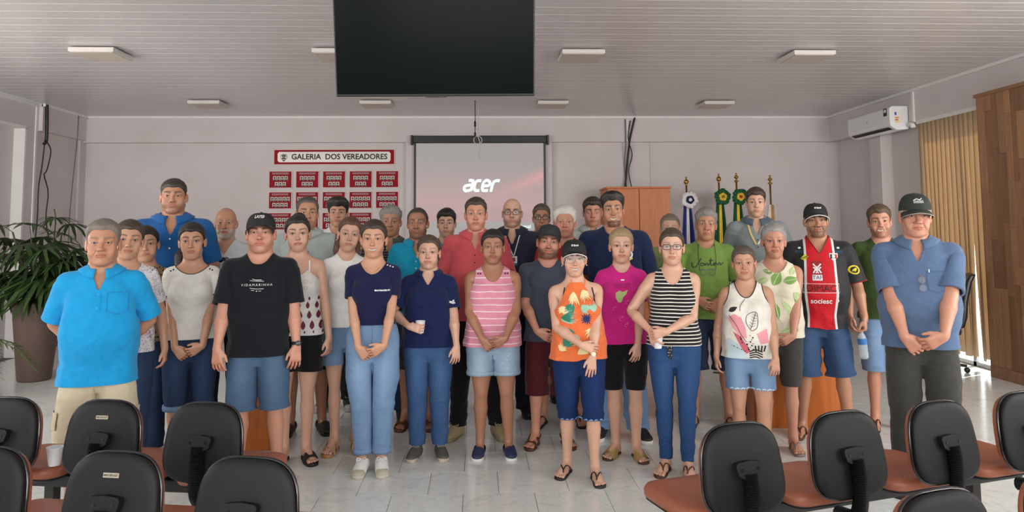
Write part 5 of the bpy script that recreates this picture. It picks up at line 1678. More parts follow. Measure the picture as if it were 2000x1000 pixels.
def screen():
    e = link('projection_screen', None, None, None, label='pull-down projection screen with black border on the back wall', category='screen')
    e.location = (.05, 11.325, 0)
    MB().bb(-1.03, 1.03, -.03, .04, 2.925, 3.04).build('housing', BLACKP, e, bevel=.012)
    for s in (-1, 1): MB().bb(s*1.045-.015, s*1.045+.015, -.04, .05, 2.90, 3.05).build('end_cap', BLACKP, e, bevel=.006)
    for s in (-1, 1): MB().bb(s*.995-.017, s*.995+.017, 0, .004, 1.0, 2.93).build('border', BLACKP, e)
    t = NT('projected_picture', .9, .1)
    o = t.obj(); x, y, z = t.sep(o)
    # the projected picture: grey above, soft pink clouds below, a pale bar at the bottom
    n1 = t.noise(t.map(o, (.9, 1, 2.2)), 1.3, 3, .5, .8)
    g = t.math('MULTIPLY', t.math('SUBTRACT', 2.62, z), 1.6, clamp=True)
    c = t.mix(t.math('MULTIPLY', g, t.math('ADD', t.math('MULTIPLY', n1, .8), .45), clamp=True), srgb(176, 172, 172), srgb(206, 176, 178))
    sw = t.math('SUBTRACT', 1.0, t.math('MULTIPLY', t.math('ABSOLUTE', t.math('SUBTRACT', t.math('SUBTRACT', z, 2.22), t.math('MULTIPLY', t.math('SUBTRACT', x, .5), .45))), 6.0), clamp=True)
    sw = t.math('MULTIPLY', sw, t.math('GREATER_THAN', x, 0.0)); sw = t.math('MULTIPLY', sw, t.math('MULTIPLY', x, .8, clamp=True))
    c = t.mix(sw, c, srgb(232, 178, 178))
    c = t.mix(t.math('LESS_THAN', z, 1.72), c, srgb(188, 186, 186))
    t.color(c); t.set(t.b.inputs['Emission Color'], c); t.b.inputs['Emission Strength'].default_value = .22
    s = MB().bb(-.98, .98, .0, .003, 1.02, 2.925).build('canvas', t.m, e)
    lm = NT('projected_letters', .9, .1, ); lm.color(srgb(225, 250, 250)); lm.set(lm.b.inputs['Emission Color'], srgb(215, 250, 252)); lm.b.inputs['Emission Strength'].default_value = .75
    # letters of the start picture, rounded and slanted
    def arc(cx, cy, rx, ry, a0, a1, n=16): return [(cx+rx*math.cos(math.radians(a)), cy+ry*math.sin(math.radians(a))) for a in np.linspace(a0, a1, n)]
    st = []
    w_ = .040
    st += stroke([(-.215, .075), (-.19, .078), (-.155, .075), (-.145, .055), (-.15, -.075)], w_, 20)+stroke([(-.15, .01), (-.20, .008), (-.255, -.005), (-.262, -.04), (-.235, -.072), (-.19, -.07), (-.155, -.06)], w_, 20)
    st += stroke([(-.02, .072), (-.07, .074), (-.10, .05), (-.108, 0), (-.10, -.05), (-.065, -.072), (-.02, -.07)], w_, 20)
    st += stroke([(.02, -.003), (.115, .003), (.12, .05), (.085, .075), (.045, .072), (.022, .04), (.018, -.02), (.03, -.06), (.065, -.073), (.115, -.068)], w_, 24)
    st += stroke([(.165, -.088), (.168, .0), (.18, .05), (.215, .073), (.27, .072)], w_, 18)
    sh = lambda p: (p[0]+p[1]*.22, p[1])
    v, f = poly_mesh([[sh(q) for q in p] for p in st], .2)
    v3 = np.stack([v[:, 0]*.98+.02, np.full(len(v), -.004), v[:, 1]*1.05+2.27], 1)
    link('projected_word', mesh_from('projected_word', v3, f, False), lm.m, s)
    v, f = text_mesh('No Signal', .085, align='LEFT')
    v3 = np.stack([v[:, 0]+.45, np.full(len(v), -.004), v[:, 1]+1.64], 1)
    link('projected_text', mesh_from('projected_text', v3, f, False), lm.m, s)
screen()

def gallery():
    RED = plain('red_acrylic', srgb(146, 8, 28), .55, spec=.15, var=.04); EDGE = plain('pale_frame_edge', srgb(214, 196, 192), .4)
    MET = plain('brushed_steel', srgb(178, 174, 168), .38, .6, var=.15, scale=1.2); TPL = plain('plaque_title', srgb(158, 110, 112), .6, var=.1); INK = mat_ink((.015, .012, .012)); PH = plain('portrait_paper', srgb(205, 198, 192), .6)
    FACE = plain('portrait_grey', srgb(70, 62, 60), .7, var=.3, scale=60)
    Y0 = 11.465
    e = link('gallery_sign', None, None, None, label='long red wall sign with steel plate reading GALERIA DOS VEREADORES', category='sign'); e.location = (-2.19, Y0, 2.73)
    MB().bb(-.925, .925, -.012, 0, -.122, .122).build('edge', EDGE, e)
    MB().bb(-.912, .912, -.020, -.01, -.110, .110).build('board', RED, e)
    c = []
    for sx, sz in ((1, 1), (-1, 1), (-1, -1), (1, -1)):
        q = [(sx*.86, sz*.055), (sx*.835, sz*.08)]; c += q if sx*sz > 0 else q[::-1]
    pl = MB().prism(c[::-1], -.028, -.019, 'xz').build('steel_plate', MET, e)
    v, f = text_mesh('GALERIA  DOS VEREADORES', .118, bold=.003, spacing=1.0)
    wd = v[:, 0].max()-v[:, 0].min(); v = v*[1.46/wd, 1]
    link('lettering', mesh_from('lettering', np.stack([v[:, 0]+.08, np.full(len(v), -.0305), v[:, 1]], 1), f, False), INK, pl)
    cr = ring(-.765, .0, .040, .050, 18, 200, 340)+[[(-.795, .005), (-.735, .005), (-.735, .030), (-.795, .030)], [(-.79, -.03), (-.74, -.03), (-.74, -.004), (-.79, -.004)], [(-.785, .036), (-.745, .036), (-.745, .046), (-.785, .046)]]+ring(-.765, .0, .045, .052, 8, 120, 190)+ring(-.765, .0, .045, .052, 8, -10, 60)+[[(-.790, -.052), (-.740, -.052), (-.765, -.070)]]
    v, f = poly_mesh(cr, .5); link('crest', mesh_from('crest', np.stack([v[:, 0], np.full(len(v), -.0305), v[:, 1]], 1), f, False), INK, pl)
    order = ['first', 'second', 'third', 'fourth', 'fifth']
    for r in range(3):
        for k in range(5):
            if r == 2 and k == 4: continue
            x = -3.005+k*.406; z = 2.385-.319*r
            n1, n2 = (4, 3) if r == 0 else (5, 4)
            e = link('portrait_plaque', None, None, None, category='plaque', group='portrait plaques under the gallery sign',
                label='red plaque of %s portraits, %s in the %s row under the gallery sign' % ('seven' if r == 0 else 'nine', order[k], ('top', 'middle', 'lowest')[r]))
            e.location = (x, Y0, z)
            MB().bb(-.178, .178, -.010, 0, -.135, .135).build('edge', EDGE, e)
            bd = MB().bb(-.166, .166, -.016, -.009, -.123, .123).build('board', RED, e)
            MB().bb(-.125, .125, -.019, -.015, .078, .108).build('title_plate', TPL, e)
            for row, n in ((.018, n1), (-.072, n2)):
                sp = .058 if n1 == 4 else .060
                for i in range(n):
                    px = (i-(n-1)/2)*sp
                    p = MB().bb(px-.024, px+.024, -.019, -.015, row-.034, row+.034).build('portrait', PH, e)
                    mb = MB().prism(circ(px, row+.008, .0125, 8, .016), -.0215, -.0185, 'xz').prism([(px-.021, row-.034), (px+.021, row-.034), (px+.017, row-.016), (px-.017, row-.016)], -.021, -.0185, 'xz')
                    mb.build('portrait_figure', FACE, p)
gallery()

def cabinet():
    e = link('cabinet', None, None, None, label='tall cherry wood two-door cabinet against the back wall', category='cabinet'); e.location = (0, 10.62, 0)
    MB().bb(1.89, 2.81, .02, .62, 0, 2.18).build('carcass', CABW, e, bevel=.003)
    MB().bb(1.875, 2.825, -.01, .63, 2.18, 2.205).build('top', CABW, e, bevel=.003)
    for x0, x1, hx in ((1.895, 2.345, 2.31), (2.355, 2.805, 2.39)):
        d = MB().bb(x0, x1, -.002, .02, .08, 2.17).build('door', CABW, e, bevel=.002)
        MB().tube([(hx, -.002, 1.05), (hx, -.03, 1.06), (hx, -.03, 1.16), (hx, -.002, 1.17)], .006, 8).build('handle', CHROME, d, True)
cabinet()

def flag(x, y, h, c1, c2, cen, label, ros=True, spear=False):
    GOLD = plain('gold_metal', srgb(176, 132, 60), .25, .9); 
    e = link('flagpole', None, None, None, label=label, category='flag'); e.location = (x, y, 0)
    lean = .03
    MB().tube([(0, 0, .02), (-lean*.3, 0, h-.10)], .0135, 10).build('pole', GOLD, e, True)
    MB().lathe([(0, 0), (.115, 0), (.115, .03), (.05, .05), (.03, .12), (0, .12)], 24).build('base', BLACKM, e, True)
    hx = -lean*.3
    prof = [(0, .10), (.010, .095), (.013, .07), (.012, .06), (.022, .055), (.034, .035), (.036, .02), (.028, .0), (.014, -.01), (.02, -.02), (.012, -.03), (.011, -.07)] if not spear else [(0, .115), (.012, .11), (.016, .09), (.012, .075), (.030, .06), (.034, .05), (.030, .04), (.014, .03), (.012, .01), (.032, .0), (.034, -.012), (.016, -.02), (.011, -.07)]
    MB().lathe(prof, 16, (hx, 0, h-.10)).build('finial', GOLD, e, True)
    # gathered cloth hanging down: folded stripes
    n, m = 41, 14
    def cloth(cols):
        for nm, a0, a1, col in cols:
            V = []
            for i in range(m):
                t = i/(m-1); z = h-.42-t*1.35
                wdt = .045+.055*min(1, t*1.8)
                for k in range(n):
                    u = a0+(a1-a0)*k/(n-1)
                    V.append((hx+wdt*(u)+.006*math.sin(u*22+t*3), -.03-.028*math.sin(u*19+2*t)*(.4+t)-.02*(1-u*u), z+.04*u*math.sin(t*2)))
            Fq = [[i*n+k, i*n+k+1, (i+1)*n+k+1, (i+1)*n+k] for i in range(m-1) for k in range(n-1)]
            o = link(nm, mesh_from(nm, np.array(V), np.array(Fq), True), col, e)
            md = o.modifiers.new('thick', 'SOLIDIFY'); md.thickness = .004
    f1 = plain('flag_cloth', c1, .8); f2 = plain('flag_ribbon', c2, .75)
    cloth([('flag_cloth', -1.15, -.32, f1), ('flag_ribbon', -.36, .30, f2), ('flag_cloth', .26, 1.15, f1)])
    if ros:
        for r0, r1, dy, amp, mt, nm in ((.0, .118, -.085, .022, plain('rosette_cloth', c1 if cen != 'white' else srgb(226, 222, 222), .7), 'rosette'), (.0, .058, -.105, .012, plain('rosette_inner', c2 if cen != 'white' else srgb(28, 32, 70), .7), 'rosette_inner'), (0, .024, -.118, .004, plain('rosette_heart', {'white': srgb(222, 220, 222), 'green': srgb(120, 104, 30), 'red': srgb(160, 40, 24)}[cen], .7), 'rosette_heart')):
            q = 48; V = [(hx+.02, dy-.004, h-.34)]
            for ri, rr in enumerate((r0+(r1-r0)*.5, r1)):
                for k in range(q):
                    a = 2*math.pi*k/q; jr = rr*(1+.06*math.sin(a*5+x*9))
                    V.append((hx+.02+jr*math.cos(a), dy+amp*math.sin(a*12+ri)*rr/r1, h-.34+jr*math.sin(a)))
            Fq = [[0, 1+(k+1) % q, 1+k, -1] for k in range(q)]+[[1+k, 1+(k+1) % q, 1+q+(k+1) % q, 1+q+k] for k in range(q)]
            o = link(nm, mesh_from(nm, np.array(V), np.array(Fq), True), mt, e)
            md = o.modifiers.new('thick', 'SOLIDIFY'); md.thickness = .006
GRN, YEL, BLU, WHT = srgb(16, 84, 48), srgb(236, 196, 60), srgb(34, 44, 116), srgb(224, 220, 218)
flag(3.05, 10.6, 2.345, BLU, WHT, 'white', 'gold flagpole with blue and white flag and white rosette')
flag(3.53, 10.6, 2.385, GRN, YEL, 'green', 'gold flagpole with green and yellow flag beside the blue one')
flag(3.79, 10.6, 2.385, GRN, YEL, 'red', 'gold flagpole with green and yellow flag, red centred rosette', True, True)
flag(4.29, 10.6, 2.35, WHT, srgb(190, 130, 60), 'white', 'gold flagpole with furled white and tan flag, no rosette', False, True)

def aircon():
    e = link('air_conditioner', None, None, None, label='white split air conditioner mounted high on the right wall', category='air conditioner')
    W = plain('ac_white', srgb(226, 226, 226), .35, var=.015)
    x0, x1, y0, y1, z0, z1 = 5.325, 5.570, 9.22, 10.30, 2.845, 3.155
    prof = [(x1, z0+.01), (x0+.09, z0), (x0+.015, z0+.045), (x0, z0+.09), (x0, z1-.03), (x0+.03, z1), (x1, z1)]
    MB().prism(prof, y0, y1, 'xz').build('casing', W, e, bevel=.006)
    MB().add([(x0+.10, y0+.06, z0-.003), (x0+.012, y0+.06, z0+.040), (x0+.012, y1-.06, z0+.040), (x0+.10, y1-.06, z0-.003)], [[0, 1, 2, 3]]).build('air_slot', BLACKP, e)
    MB().add([(x0+.11, y0+.06, z0-.012), (x0+.055, y0+.06, z0+.008), (x0+.055, y1-.06, z0+.008), (x0+.11, y1-.06, z0-.012)], [[0, 1, 2, 3]]).build('louvre', W, e)
    INK = mat_ink((.03, .03, .035)); 
    MB().bb(x0-.003, x0, y0+.06, y0+.14, z1-.12, z1-.02).build('sticker', INK, e)
    MB().bb(x0-.004, x0-.001, y0+.075, y0+.125, z1-.075, z1-.035).build('sticker_print', plain('sticker_white', srgb(220, 220, 220), .5), e)
    lab = MB().bb(x0+.06, x0+.17, y0-.003, y0+.001, z0+.09, z1-.05).build('energy_label', plain('label_paper', srgb(226, 222, 214), .6), e)
    for c, a, b, zz0, zz1 in ((srgb(40, 90, 170), .065, .09, .21, .25), (srgb(220, 140, 60), .07, .12, .165, .185), (srgb(200, 60, 40), .07, .11, .14, .155), (srgb(240, 200, 60), .07, .13, .115, .13)):
        MB().bb(x0+a, x0+b, y0-.005, y0-.002, z0+zz0-.02, z0+zz1-.02).build('label_bar', plain('label_ink', c, .6), lab)
    MB().bb(x0-.003, x0, 9.76, 9.785, 2.995, 3.03).build('badge', CHROME, e)
    MB().tube([(5.56, 9.2, 2.90), (5.56, 9.12, 2.90), (5.56, 9.10, 2.86)], .03, 10).build('pipe', W, e, True)
aircon()

def blinds():
    e = link('vertical_blind', None, None, None, label='tan vertical fabric blind covering the window in the right wall', category='blind')
    t = NT('blind_fabric', .85, .2); o = t.obj()
    t.color(t.mix(t.noise(t.map(o, (60, 60, 3)), 1, 3), srgb(186, 164, 136), srgb(212, 190, 162)))
    tr = t.n('BsdfTranslucent', {'Color': srgb(220, 194, 156)}); mx = t.n('MixShader', {0: .30})
    t.t.links.new(t.b.outputs[0], mx.inputs[1]); t.t.links.new(tr.outputs[0], mx.inputs[2]); t.t.links.new(mx.outputs[0], t.t.nodes['Material Output'].inputs[0])
    MB().bb(5.60, 5.65, 7.62, 9.10, 2.90, 2.945).build('headrail', WHITE, e)
    random.seed(5)
    n = 17
    for i in range(n):
        y = 7.68+i*.085; a = math.radians(-14+random.uniform(-3, 3))
        if i in (2,): a = math.radians(12)
        z0 = .10+random.uniform(0, .05); V = []
        sway = .025*math.sin(i*1.7)+(.07 if i == 6 else -.07 if i == 5 else .04 if i == 10 else 0)
        for k in range(9):
            z = 2.90-(2.90-z0)*k/8; tt = k/8
            aa = a+(.5*tt*tt if i in (2, 5, 6) else .05*tt); c, s_ = math.cos(aa)*.046, math.sin(aa)*.046
            for q in (-1, 0, 1): V.append((5.625+s_*q-.008*(1-abs(q))+.02*tt*math.sin(i), y+c*q+sway*tt*tt, z))
        Fq = [[j*3+k, j*3+k+1, (j+1)*3+k+1, (j+1)*3+k] for j in range(8) for k in range(2)]
        ob = link('slat', mesh_from('slat', np.array(V), np.array(Fq), True), t.m, e)
        md = ob.modifiers.new('thick', 'SOLIDIFY'); md.thickness = .0015
blinds()

def wood_panel():
    p = link('wood_partition', None, None, None, label='tall wooden plank cladding panel beside the blind', category='partition')
    MB().bb(5.50, 5.575, 5.4, 7.74, .0, 3.0).build('core', plain('core_dark', srgb(60, 38, 22), .8), p)
    random.seed(11); y = 7.76; x = 5.475
    MB().bb(x-.02, 5.575, 5.4, 7.80, 3.0, 3.035).build('top_board', PLANKW, p)
    MB().bb(x-.015, x+.02, 5.4, 7.77, .0, .12).build('skirting', PLANKW, p)
    while y > 5.5:
        w = random.choice((.085, .10, .12, .10)); z = .12
        while z < 3.0:
            L = random.uniform(.45, 1.05); z1 = min(3.0, z+L)
            if 3.0-z1 < .15: z1 = 3.0
            d = random.uniform(0, .006)
            MB().bb(x-d, x+.03, y-w+.0015, y-.0015, z+.001, z1-.001).build('plank', PLANKW, p)
            z = z1
        y -= w
    MB().bb(x, 5.575, 7.76, 7.785, 0, 3.0).build('end_board', PLANKW, p)
wood_panel()

def desks():
    def desk(x0, x1, y, h, dep, label, rz=0):
        e = link('wooden_desk', None, None, None, label=label, category='desk'); e.location = ((x0+x1)/2, y, 0); e.rotation_euler = (0, 0, rz)
        w = (x1-x0)/2
        MB().bb(-w-.015, w+.015, -.015, dep, h-.035, h).build('top', CABW, e, bevel=.006)
        MB().bb(-w, w, .0, .025, .0, h-.035).build('front_panel', CABW, e, bevel=.003)
        for s in (-1, 1): MB().bb(s*(w-.012)-.012, s*(w-.012)+.012, .0, dep-.02, 0, h-.035).build('side_panel', CABW, e, bevel=.003)
    desk(2.22, 2.92, 5.93, .76, .26, 'cherry wood desk panel behind the man in the red and black jersey', math.radians(-3))
    desk(-1.80, -1.49, 5.62, .74, .26, 'narrow cherry wood desk behind the man in the black t-shirt', math.radians(3))
desks()

def office_chair():
    e = link('office_chair', None, None, None, label='black office armchair on casters standing before the blind', category='chair'); e.location = (5.09, 8.12, 0); e.rotation_euler = (0, 0, math.radians(-118))
    L = plain('black_leather', (.016, .015, .015), .35, bump=.1)
    MB().box((0, 0, .47), (.25, .24, .05)).build('seat', L, e, bevel=.035)
    b = MB(); 
    prof = [(.20, .50), (.235, .62), (.25, .80), (.30, 1.0), (.34, 1.08)]
    V = []; Fq = []
    for y, z in prof:
        wd = .24 if z < .95 else .20
        for x in (-wd, -wd*.6, 0, wd*.6, wd): V.append((x, y-.02*(1-(x/wd)**2)*-1, z))
    nn = len(V); V2 = [(x, y+.06, z) for x, y, z in V]
    for i in range(4):
        for k in range(4):
            q = [i*5+k, i*5+k+1, (i+1)*5+k+1, (i+1)*5+k]; Fq += [q, [a+nn for a in q[::-1]]]
    Fq = np.array(Fq); be = borders(Fq[0::2]); Fq = np.concatenate([Fq, np.stack([be[:, 1], be[:, 0], be[:, 0]+nn, be[:, 1]+nn], 1)])
    o = link('backrest', mesh_from('backrest', np.array(V+V2), Fq, True), L, e); md = o.modifiers.new('b', 'BEVEL'); md.width = .02; md.segments = 2
    for s in (-1, 1): MB().tube(smooth_path([(s*.26, .2, .50), (s*.29, .16, .62), (s*.30, .10, .68), (s*.30, -.12, .68), (s*.29, -.18, .62), (s*.26, -.16, .49)], 18), .018, 8).build('armrest', BLACKP, e, True)
    MB().tube([(0, 0, .10), (0, 0, .43)], .028, 12).build('column', BLACKM, e, True)
    for k in range(5):
        a = 2*math.pi*k/5+.3; c, s = math.cos(a), math.sin(a)
        g = MB().tube([(0, 0, .11), (.29*c, .29*s, .075)], [.024, .016], 8).build('base_arm', BLACKP, e, True)
        MB().tube([(.29*c-.012*s, .29*s+.012*c, .03), (.29*c+.012*s, .29*s-.012*c, .03)], .03, 12).build('caster', BLACKP, g, True)
office_chair()
# ------------------------------------------------------------------ plants
def rnd_frond(L, n, wd, droop, seed):
    """fan of strap leaflets (lady palm), base at origin, pointing +x/up"""
    rng = np.random.RandomState(seed); mb = MB()
    for i in range(n):
        a = (i-(n-1)/2)/(n-1)*2.5+rng.uniform(-.1, .1); l = L*(1-.25*abs(a)/1.3)*rng.uniform(.85, 1.1)
        pts = []; m = 7
        for k in range(m):
            t = k/(m-1); r = l*t
            pts.append((r*math.cos(a), r*math.sin(a), .10*l*t-droop*l*t**2*rng.uniform(.9, 1.1)))
        p = np.array(pts); tg = np.gradient(p, axis=0); sd = np.cross(tg, [0, 0, 1]); sd /= np.linalg.norm(sd, axis=1)[:, None]+1e-9
        w = wd*np.sin(np.pi*np.clip(np.linspace(.12, 1.0, m), 0, 1))**.55+.001; w[-1] = .002
        A = p+sd*w[:, None]+[0, 0, .003]; B_ = p-sd*w[:, None]+[0, 0, .003]; C = p
        V = np.concatenate([A, C, B_]); F = []
        for k in range(m-1): F += [[k, k+1, m+k+1, m+k], [m+k, m+k+1, 2*m+k+1, 2*m+k]]
        mb.add(V, F)
    return np.concatenate(mb.v), np.concatenate(mb.f)
def leaf_mat(name, a, b):
    t = NT(name, .45, .4); o = t.obj(); oi = t.n('ObjectInfo').outputs['Random']
    c = t.mix(t.noise(o, 9, 3), a, b); hs = t.n('HueSaturation', {'Color': c, 'Value': t.math('ADD', t.math('MULTIPLY', oi, .8), .6)}); t.color(hs.outputs[0]); return t.m
def plants():
    LM = leaf_mat('palm_leaf', srgb(28, 44, 22), srgb(58, 84, 36)); ST = plain('palm_cane', srgb(72, 66, 40), .8)
    e = link('potted_palm', None, None, None, label='bushy lady palm in a tall brown tapered pot by left wall', category='plant'); e.location = (-4.83, 8.45, 0)
    P = plain('pot_brown', srgb(98, 78, 72), .5, var=.08)
    MB().lathe([(0, 0), (.155, 0), (.165, .02), (.235, .80), (.245, .82), (.245, .85), (.225, .85), (.215, .78), (0, .78)], 32).build('pot', P, e, True)
    MB().lathe([(0, .79), (.218, .79)], 24).build('soil', plain('soil', srgb(46, 34, 26), .95), e)
    rng = np.random.RandomState(4)
    protos = [mesh_from('leaf', *rnd_frond(.46, 8, .021, .55, s), True) for s in range(5)]
    for p in protos: p.materials.append(LM)
    for i in range(15):
        a = rng.uniform(0, 2*math.pi); r = rng.uniform(.02, .15); top_ = rng.uniform(.95, 1.62)
        b0 = np.array([r*math.cos(a), r*math.sin(a), .78]); b1 = b0+[rng.uniform(-.22, .26), rng.uniform(-.15, .15), top_-.78]
        st = MB().tube(smooth_path([b0, (b0+b1)/2+[.02, 0, 0], b1], 8), .009, 6).build('cane', ST, e, True)
        for k in range(5):
            t = 1-k*.16; base = b0+(b1-b0)*t; az = rng.uniform(0, 2*math.pi); el = rng.uniform(-.1, .75)
            d = np.array([math.cos(az)*math.cos(el), math.sin(az)*math.cos(el), math.sin(el)]); tip = base+d*rng.uniform(.14, .26)
            MB().tube([base, (base+tip)/2+[0, 0, .02], tip], .004, 5).build('petiole', ST, st, True)
            o = link('leaf', protos[rng.randint(5)], None, e); o.location = tip; o.rotation_euler = (rng.uniform(-.4, .4), -el*.5+rng.uniform(0, .5), az); o.scale = [rng.uniform(.8, 1.15)]*3
    # a tall dry shoot
    MB().tube(smooth_path([(.12, 0, .9), (.14, 0, 1.4), (.16, 0, 1.72), (.14, 0, 1.86)], 12), .007, 6).build('cane', ST, e, True)
    for a, el in ((.4, .2), (2.6, .3), (3.6, -.2), (5.4, .1)):
        o = link('leaf', protos[1], None, e); o.location = (.15, 0, 1.76); o.rotation_euler = (0, -el, a); o.scale = (.6, .35, .6)
    # small feathery palm at the edge
    e = link('potted_fern_palm', None, None, None, label='small feathery palm with drooping fronds beside the brown pot', category='plant'); e.location = (-4.90, 7.35, 0)
    MB().lathe([(0, 0), (.12, 0), (.16, .26), (.165, .28), (.15, .28), (0, .26)], 24).build('pot', P, e, True)
    LM2 = leaf_mat('frond_leaf', srgb(48, 70, 30), srgb(96, 116, 52))
    for i in range(9):
        az = i*2*math.pi/9+.2; pts = smooth_path([(0, 0, .27), (.18, 0, .55), (.42, 0, .52), (.62, 0, .30)], 16)
        mb = MB().tube(pts, .004, 5)
        for k in range(3, 16):
            for s in (-1, 1):
                p = pts[k]; q = p+np.array([.07, s*.13*(1-(k/18)**2), -.05]); m_ = (p+q)/2+[.0, 0, .01]; w_ = np.array([.009, 0, 0])
                mb.add([p, m_+w_, q, m_-w_], [[0, 1, 2, 3]])
        o = mb.build('frond', LM2, e, True); o.rotation_euler = (0, 0, az)
plants()

# ------------------------------------------------------------------ tandem seating in the foreground
def rrect(w, h, r, n=6, bulge=0.):
    o = []
    for cx, cy, a0 in ((w-r, h-r, 0), (-(w-r), h-r, 90), (-(w-r), -(h-r), 180), (w-r, -(h-r), 270)):
        for k in range(n+1):
            a = math.radians(a0+90*k/n); o.append((cx+r*math.cos(a), cy+r*math.sin(a)))
    return o
def shell(outline, zs, scale):
    """stack of scaled outlines -> closed rounded slab in xz plane, depth along y"""
    p = np.array(outline); n = len(p); V = []
    for y, s, d in zip(zs, scale, np.zeros(len(zs))):
        V += [(x*s[0], y, z*s[1]) for x, z in p]
    m = len(zs); V += [(0, zs[0], 0), (0, zs[-1], 0)]
    F = [[i*n+k, i*n+(k+1) % n, (i+1)*n+(k+1) % n, (i+1)*n+k] for i in range(m-1) for k in range(n)]
    F += [[(k+1) % n, k, m*n, -1] for k in range(n)]+[[(m-1)*n+k, (m-1)*n+(k+1) % n, m*n+1, -1] for k in range(n)]
    return np.array(V), np.array(F)
def seating():
    VIN = plain('brown_vinyl', srgb(150, 88, 64), .42, var=.05, scale=14, bump=.06)
    PL = plain('seat_back_plastic', (.008, .009, .010), .5, spec=.22, bump=.10); RIM = plain('glossy_rim', (.010, .010, .011), .16, spec=.6)
    PLATE = plain('maker_plate', srgb(176, 166, 148), .4, .3); INK = mat_ink((.05, .045, .04))
    # profiles are shared by all seats
    bo = []
    for k in range(40):
        a = 2*math.pi*k/40; c_, s_ = math.cos(a), math.sin(a); x = .186*math.copysign(abs(c_)**(2/3.3), c_); z = .174*math.copysign(abs(s_)**(2/3.3), s_)
        bo.append((x*(1-.075*(z/.17)), z))
    back = shell(bo, [-.002, -.010, -.022, -.030, -.034], [(.86, .86), (.955, .955), (.985, .985), (.93, .93), (.80, .80)])
    pad = shell(bo, [-.0, .012, .028, .038, .042], [(.94, .94), (.955, .955), (.945, .945), (.88, .88), (.73, .73)])
    rim = tube([(x*.985, -.004, z*.985) for x, z in bo+[bo[0]]], .0065, 8, False)
    so = rrect(.205, .205, .075, 7)
    def flat(sv): v, f = sv; return np.stack([v[:, 0], v[:, 2], v[:, 1]], 1), f[:, [1, 0, 2, 3]] if False else f
    cush = flat(shell(so, [.0, .012, .034, .050, .058, .060], [(.97, .97), (1, 1), (1, 1), (.96, .96), (.86, .86), (.6, .6)]))
    pan = flat(shell(so, [-.030, -.022, -.006, .004], [(.55, .55), (.82, .82), (.97, .97), (.975, .975)]))
    bel = MB(); prof = []
    path = smooth_path([(0, -.055, .64), (0, -.070, .56), (0, -.068, .46), (0, -.035, .40), (0, .06, .385)], 92)
    rr = [.032 if i % 2 == 0 else .0245 for i in range(92)]
    bv, bf = tube(path, rr, 12)
    brk = MB(); bk = [(-.062, .018), (-.055, .030), (0, .036), (.055, .030), (.062, .018), (.052, -.018), (.030, -.030), (-.030, -.030), (-.052, -.018)]
    brk.prism(bk[::-1], -.062, -.030, 'xz')
    hol = [MB().prism(circ(s*.036, .004, .0065, 10)[::-1], -.064, -.061, 'xz') for s in (-1, 1)]
    M = lambda n, v, f, sm=True: mesh_from(n, v, f, sm)
    R = axang((1, 0, 0), math.radians(-9)); up = lambda v: np.asarray(v)@R.T+[0, 0, .645]
    meshes = dict(seat=(M('seat', cush[0]+[0, .27, .42], cush[1]), VIN), seat_pan=(M('seat_pan', pan[0]+[0, .27, .42], pan[1]), PL),
        back_shell=(M('back_shell', up(back[0]), back[1]), PL), back_pad=(M('back_pad', up(pad[0]), pad[1]), VIN), back_rim=(M('back_rim', up(rim[0]), rim[1]), RIM),
        bracket=(M('bracket', up(brk.v[0]), brk.f[0], False), PL), bracket_hole=(M('bracket_hole', up(hol[0].v[0]), hol[0].f[0], False), RIM), bracket_hole_b=(M('bracket_hole', up(hol[1].v[0]), hol[1].f[0], False), RIM), bellows=(M('bellows', bv, bf, False), PL))
    for k, (me, mt) in meshes.items(): me.materials.append(mt)
    pm = MB().bb(-.030, .030, -.0375, -.032, .090, .106); pm_me = M('maker_plate', up(pm.v[0]), pm.f[0], False); pm_me.materials.append(PLATE)
    v, f = text_mesh('MECAPLAST', .010, bold=.0003); tx = M('plate_text', up(np.stack([v[:, 0], np.full(len(v), -.0382), v[:, 1]+.098], 1)), f, False); tx.materials.append(INK)
    def bench(label, pts, plates=(), grp=None, turn=None):
        p0 = np.array(pts[0]); p1 = np.array(pts[-1]); d = p1-p0; ang = math.atan2(d[1], d[0]); 
        e = link('tandem_bench', None, None, None, label=label, category='bench'); e.location = (*p0, 0); e.rotation_euler = (0, 0, ang)
        L = np.linalg.norm(d); c, s = math.cos(-ang), math.sin(-ang)
        MB().bb(-.25, L+.25, .22, .30, .335, .395).build('beam', BLACKM, e, bevel=.006)
        for x in (0.05, L-.05):
            g = MB().bb(x-.025, x+.025, .235, .285, .03, .34).build('leg', BLACKM, e)
            MB().bb(x-.03, x+.03, .02, .52, .0, .035).build('foot_bar', BLACKM, g, bevel=.006)
        for i, q in enumerate(pts):
            w_ = np.array(q)-p0; loc = (w_[0]*c-w_[1]*s, w_[0]*s+w_[1]*c, 0); root = None
            rz = 0 if turn is None else math.radians(turn[i])-0
            for nm in ('seat', 'seat_pan', 'back_shell', 'back_pad', 'back_rim', 'bracket', 'bracket_hole', 'bracket_hole_b', 'bellows'):
                o = bpy.data.objects.new('bracket_hole' if nm == 'bracket_hole_b' else nm, meshes[nm][0]); COL.objects.link(o)
                if root is None: o.parent = e; o.location = loc; o.rotation_euler = (0, 0, rz); root = o
                else: o.parent = root
            if i in plates:
                for nm, me in (('maker_plate', pm_me), ('plate_text', tx)):
                    o = bpy.data.objects.new(nm, me); COL.objects.link(o); o.parent = root
    bench('row of black-backed brown seats by the man in bright blue polo', [(-2.24, 3.70), (-1.73, 3.60), (-1.24, 3.51)], (1,))
    bench('row of black-backed brown seats behind the row with the cup', [(-1.80, 2.86), (-1.285, 2.76), (-.79, 2.66)], (1,))
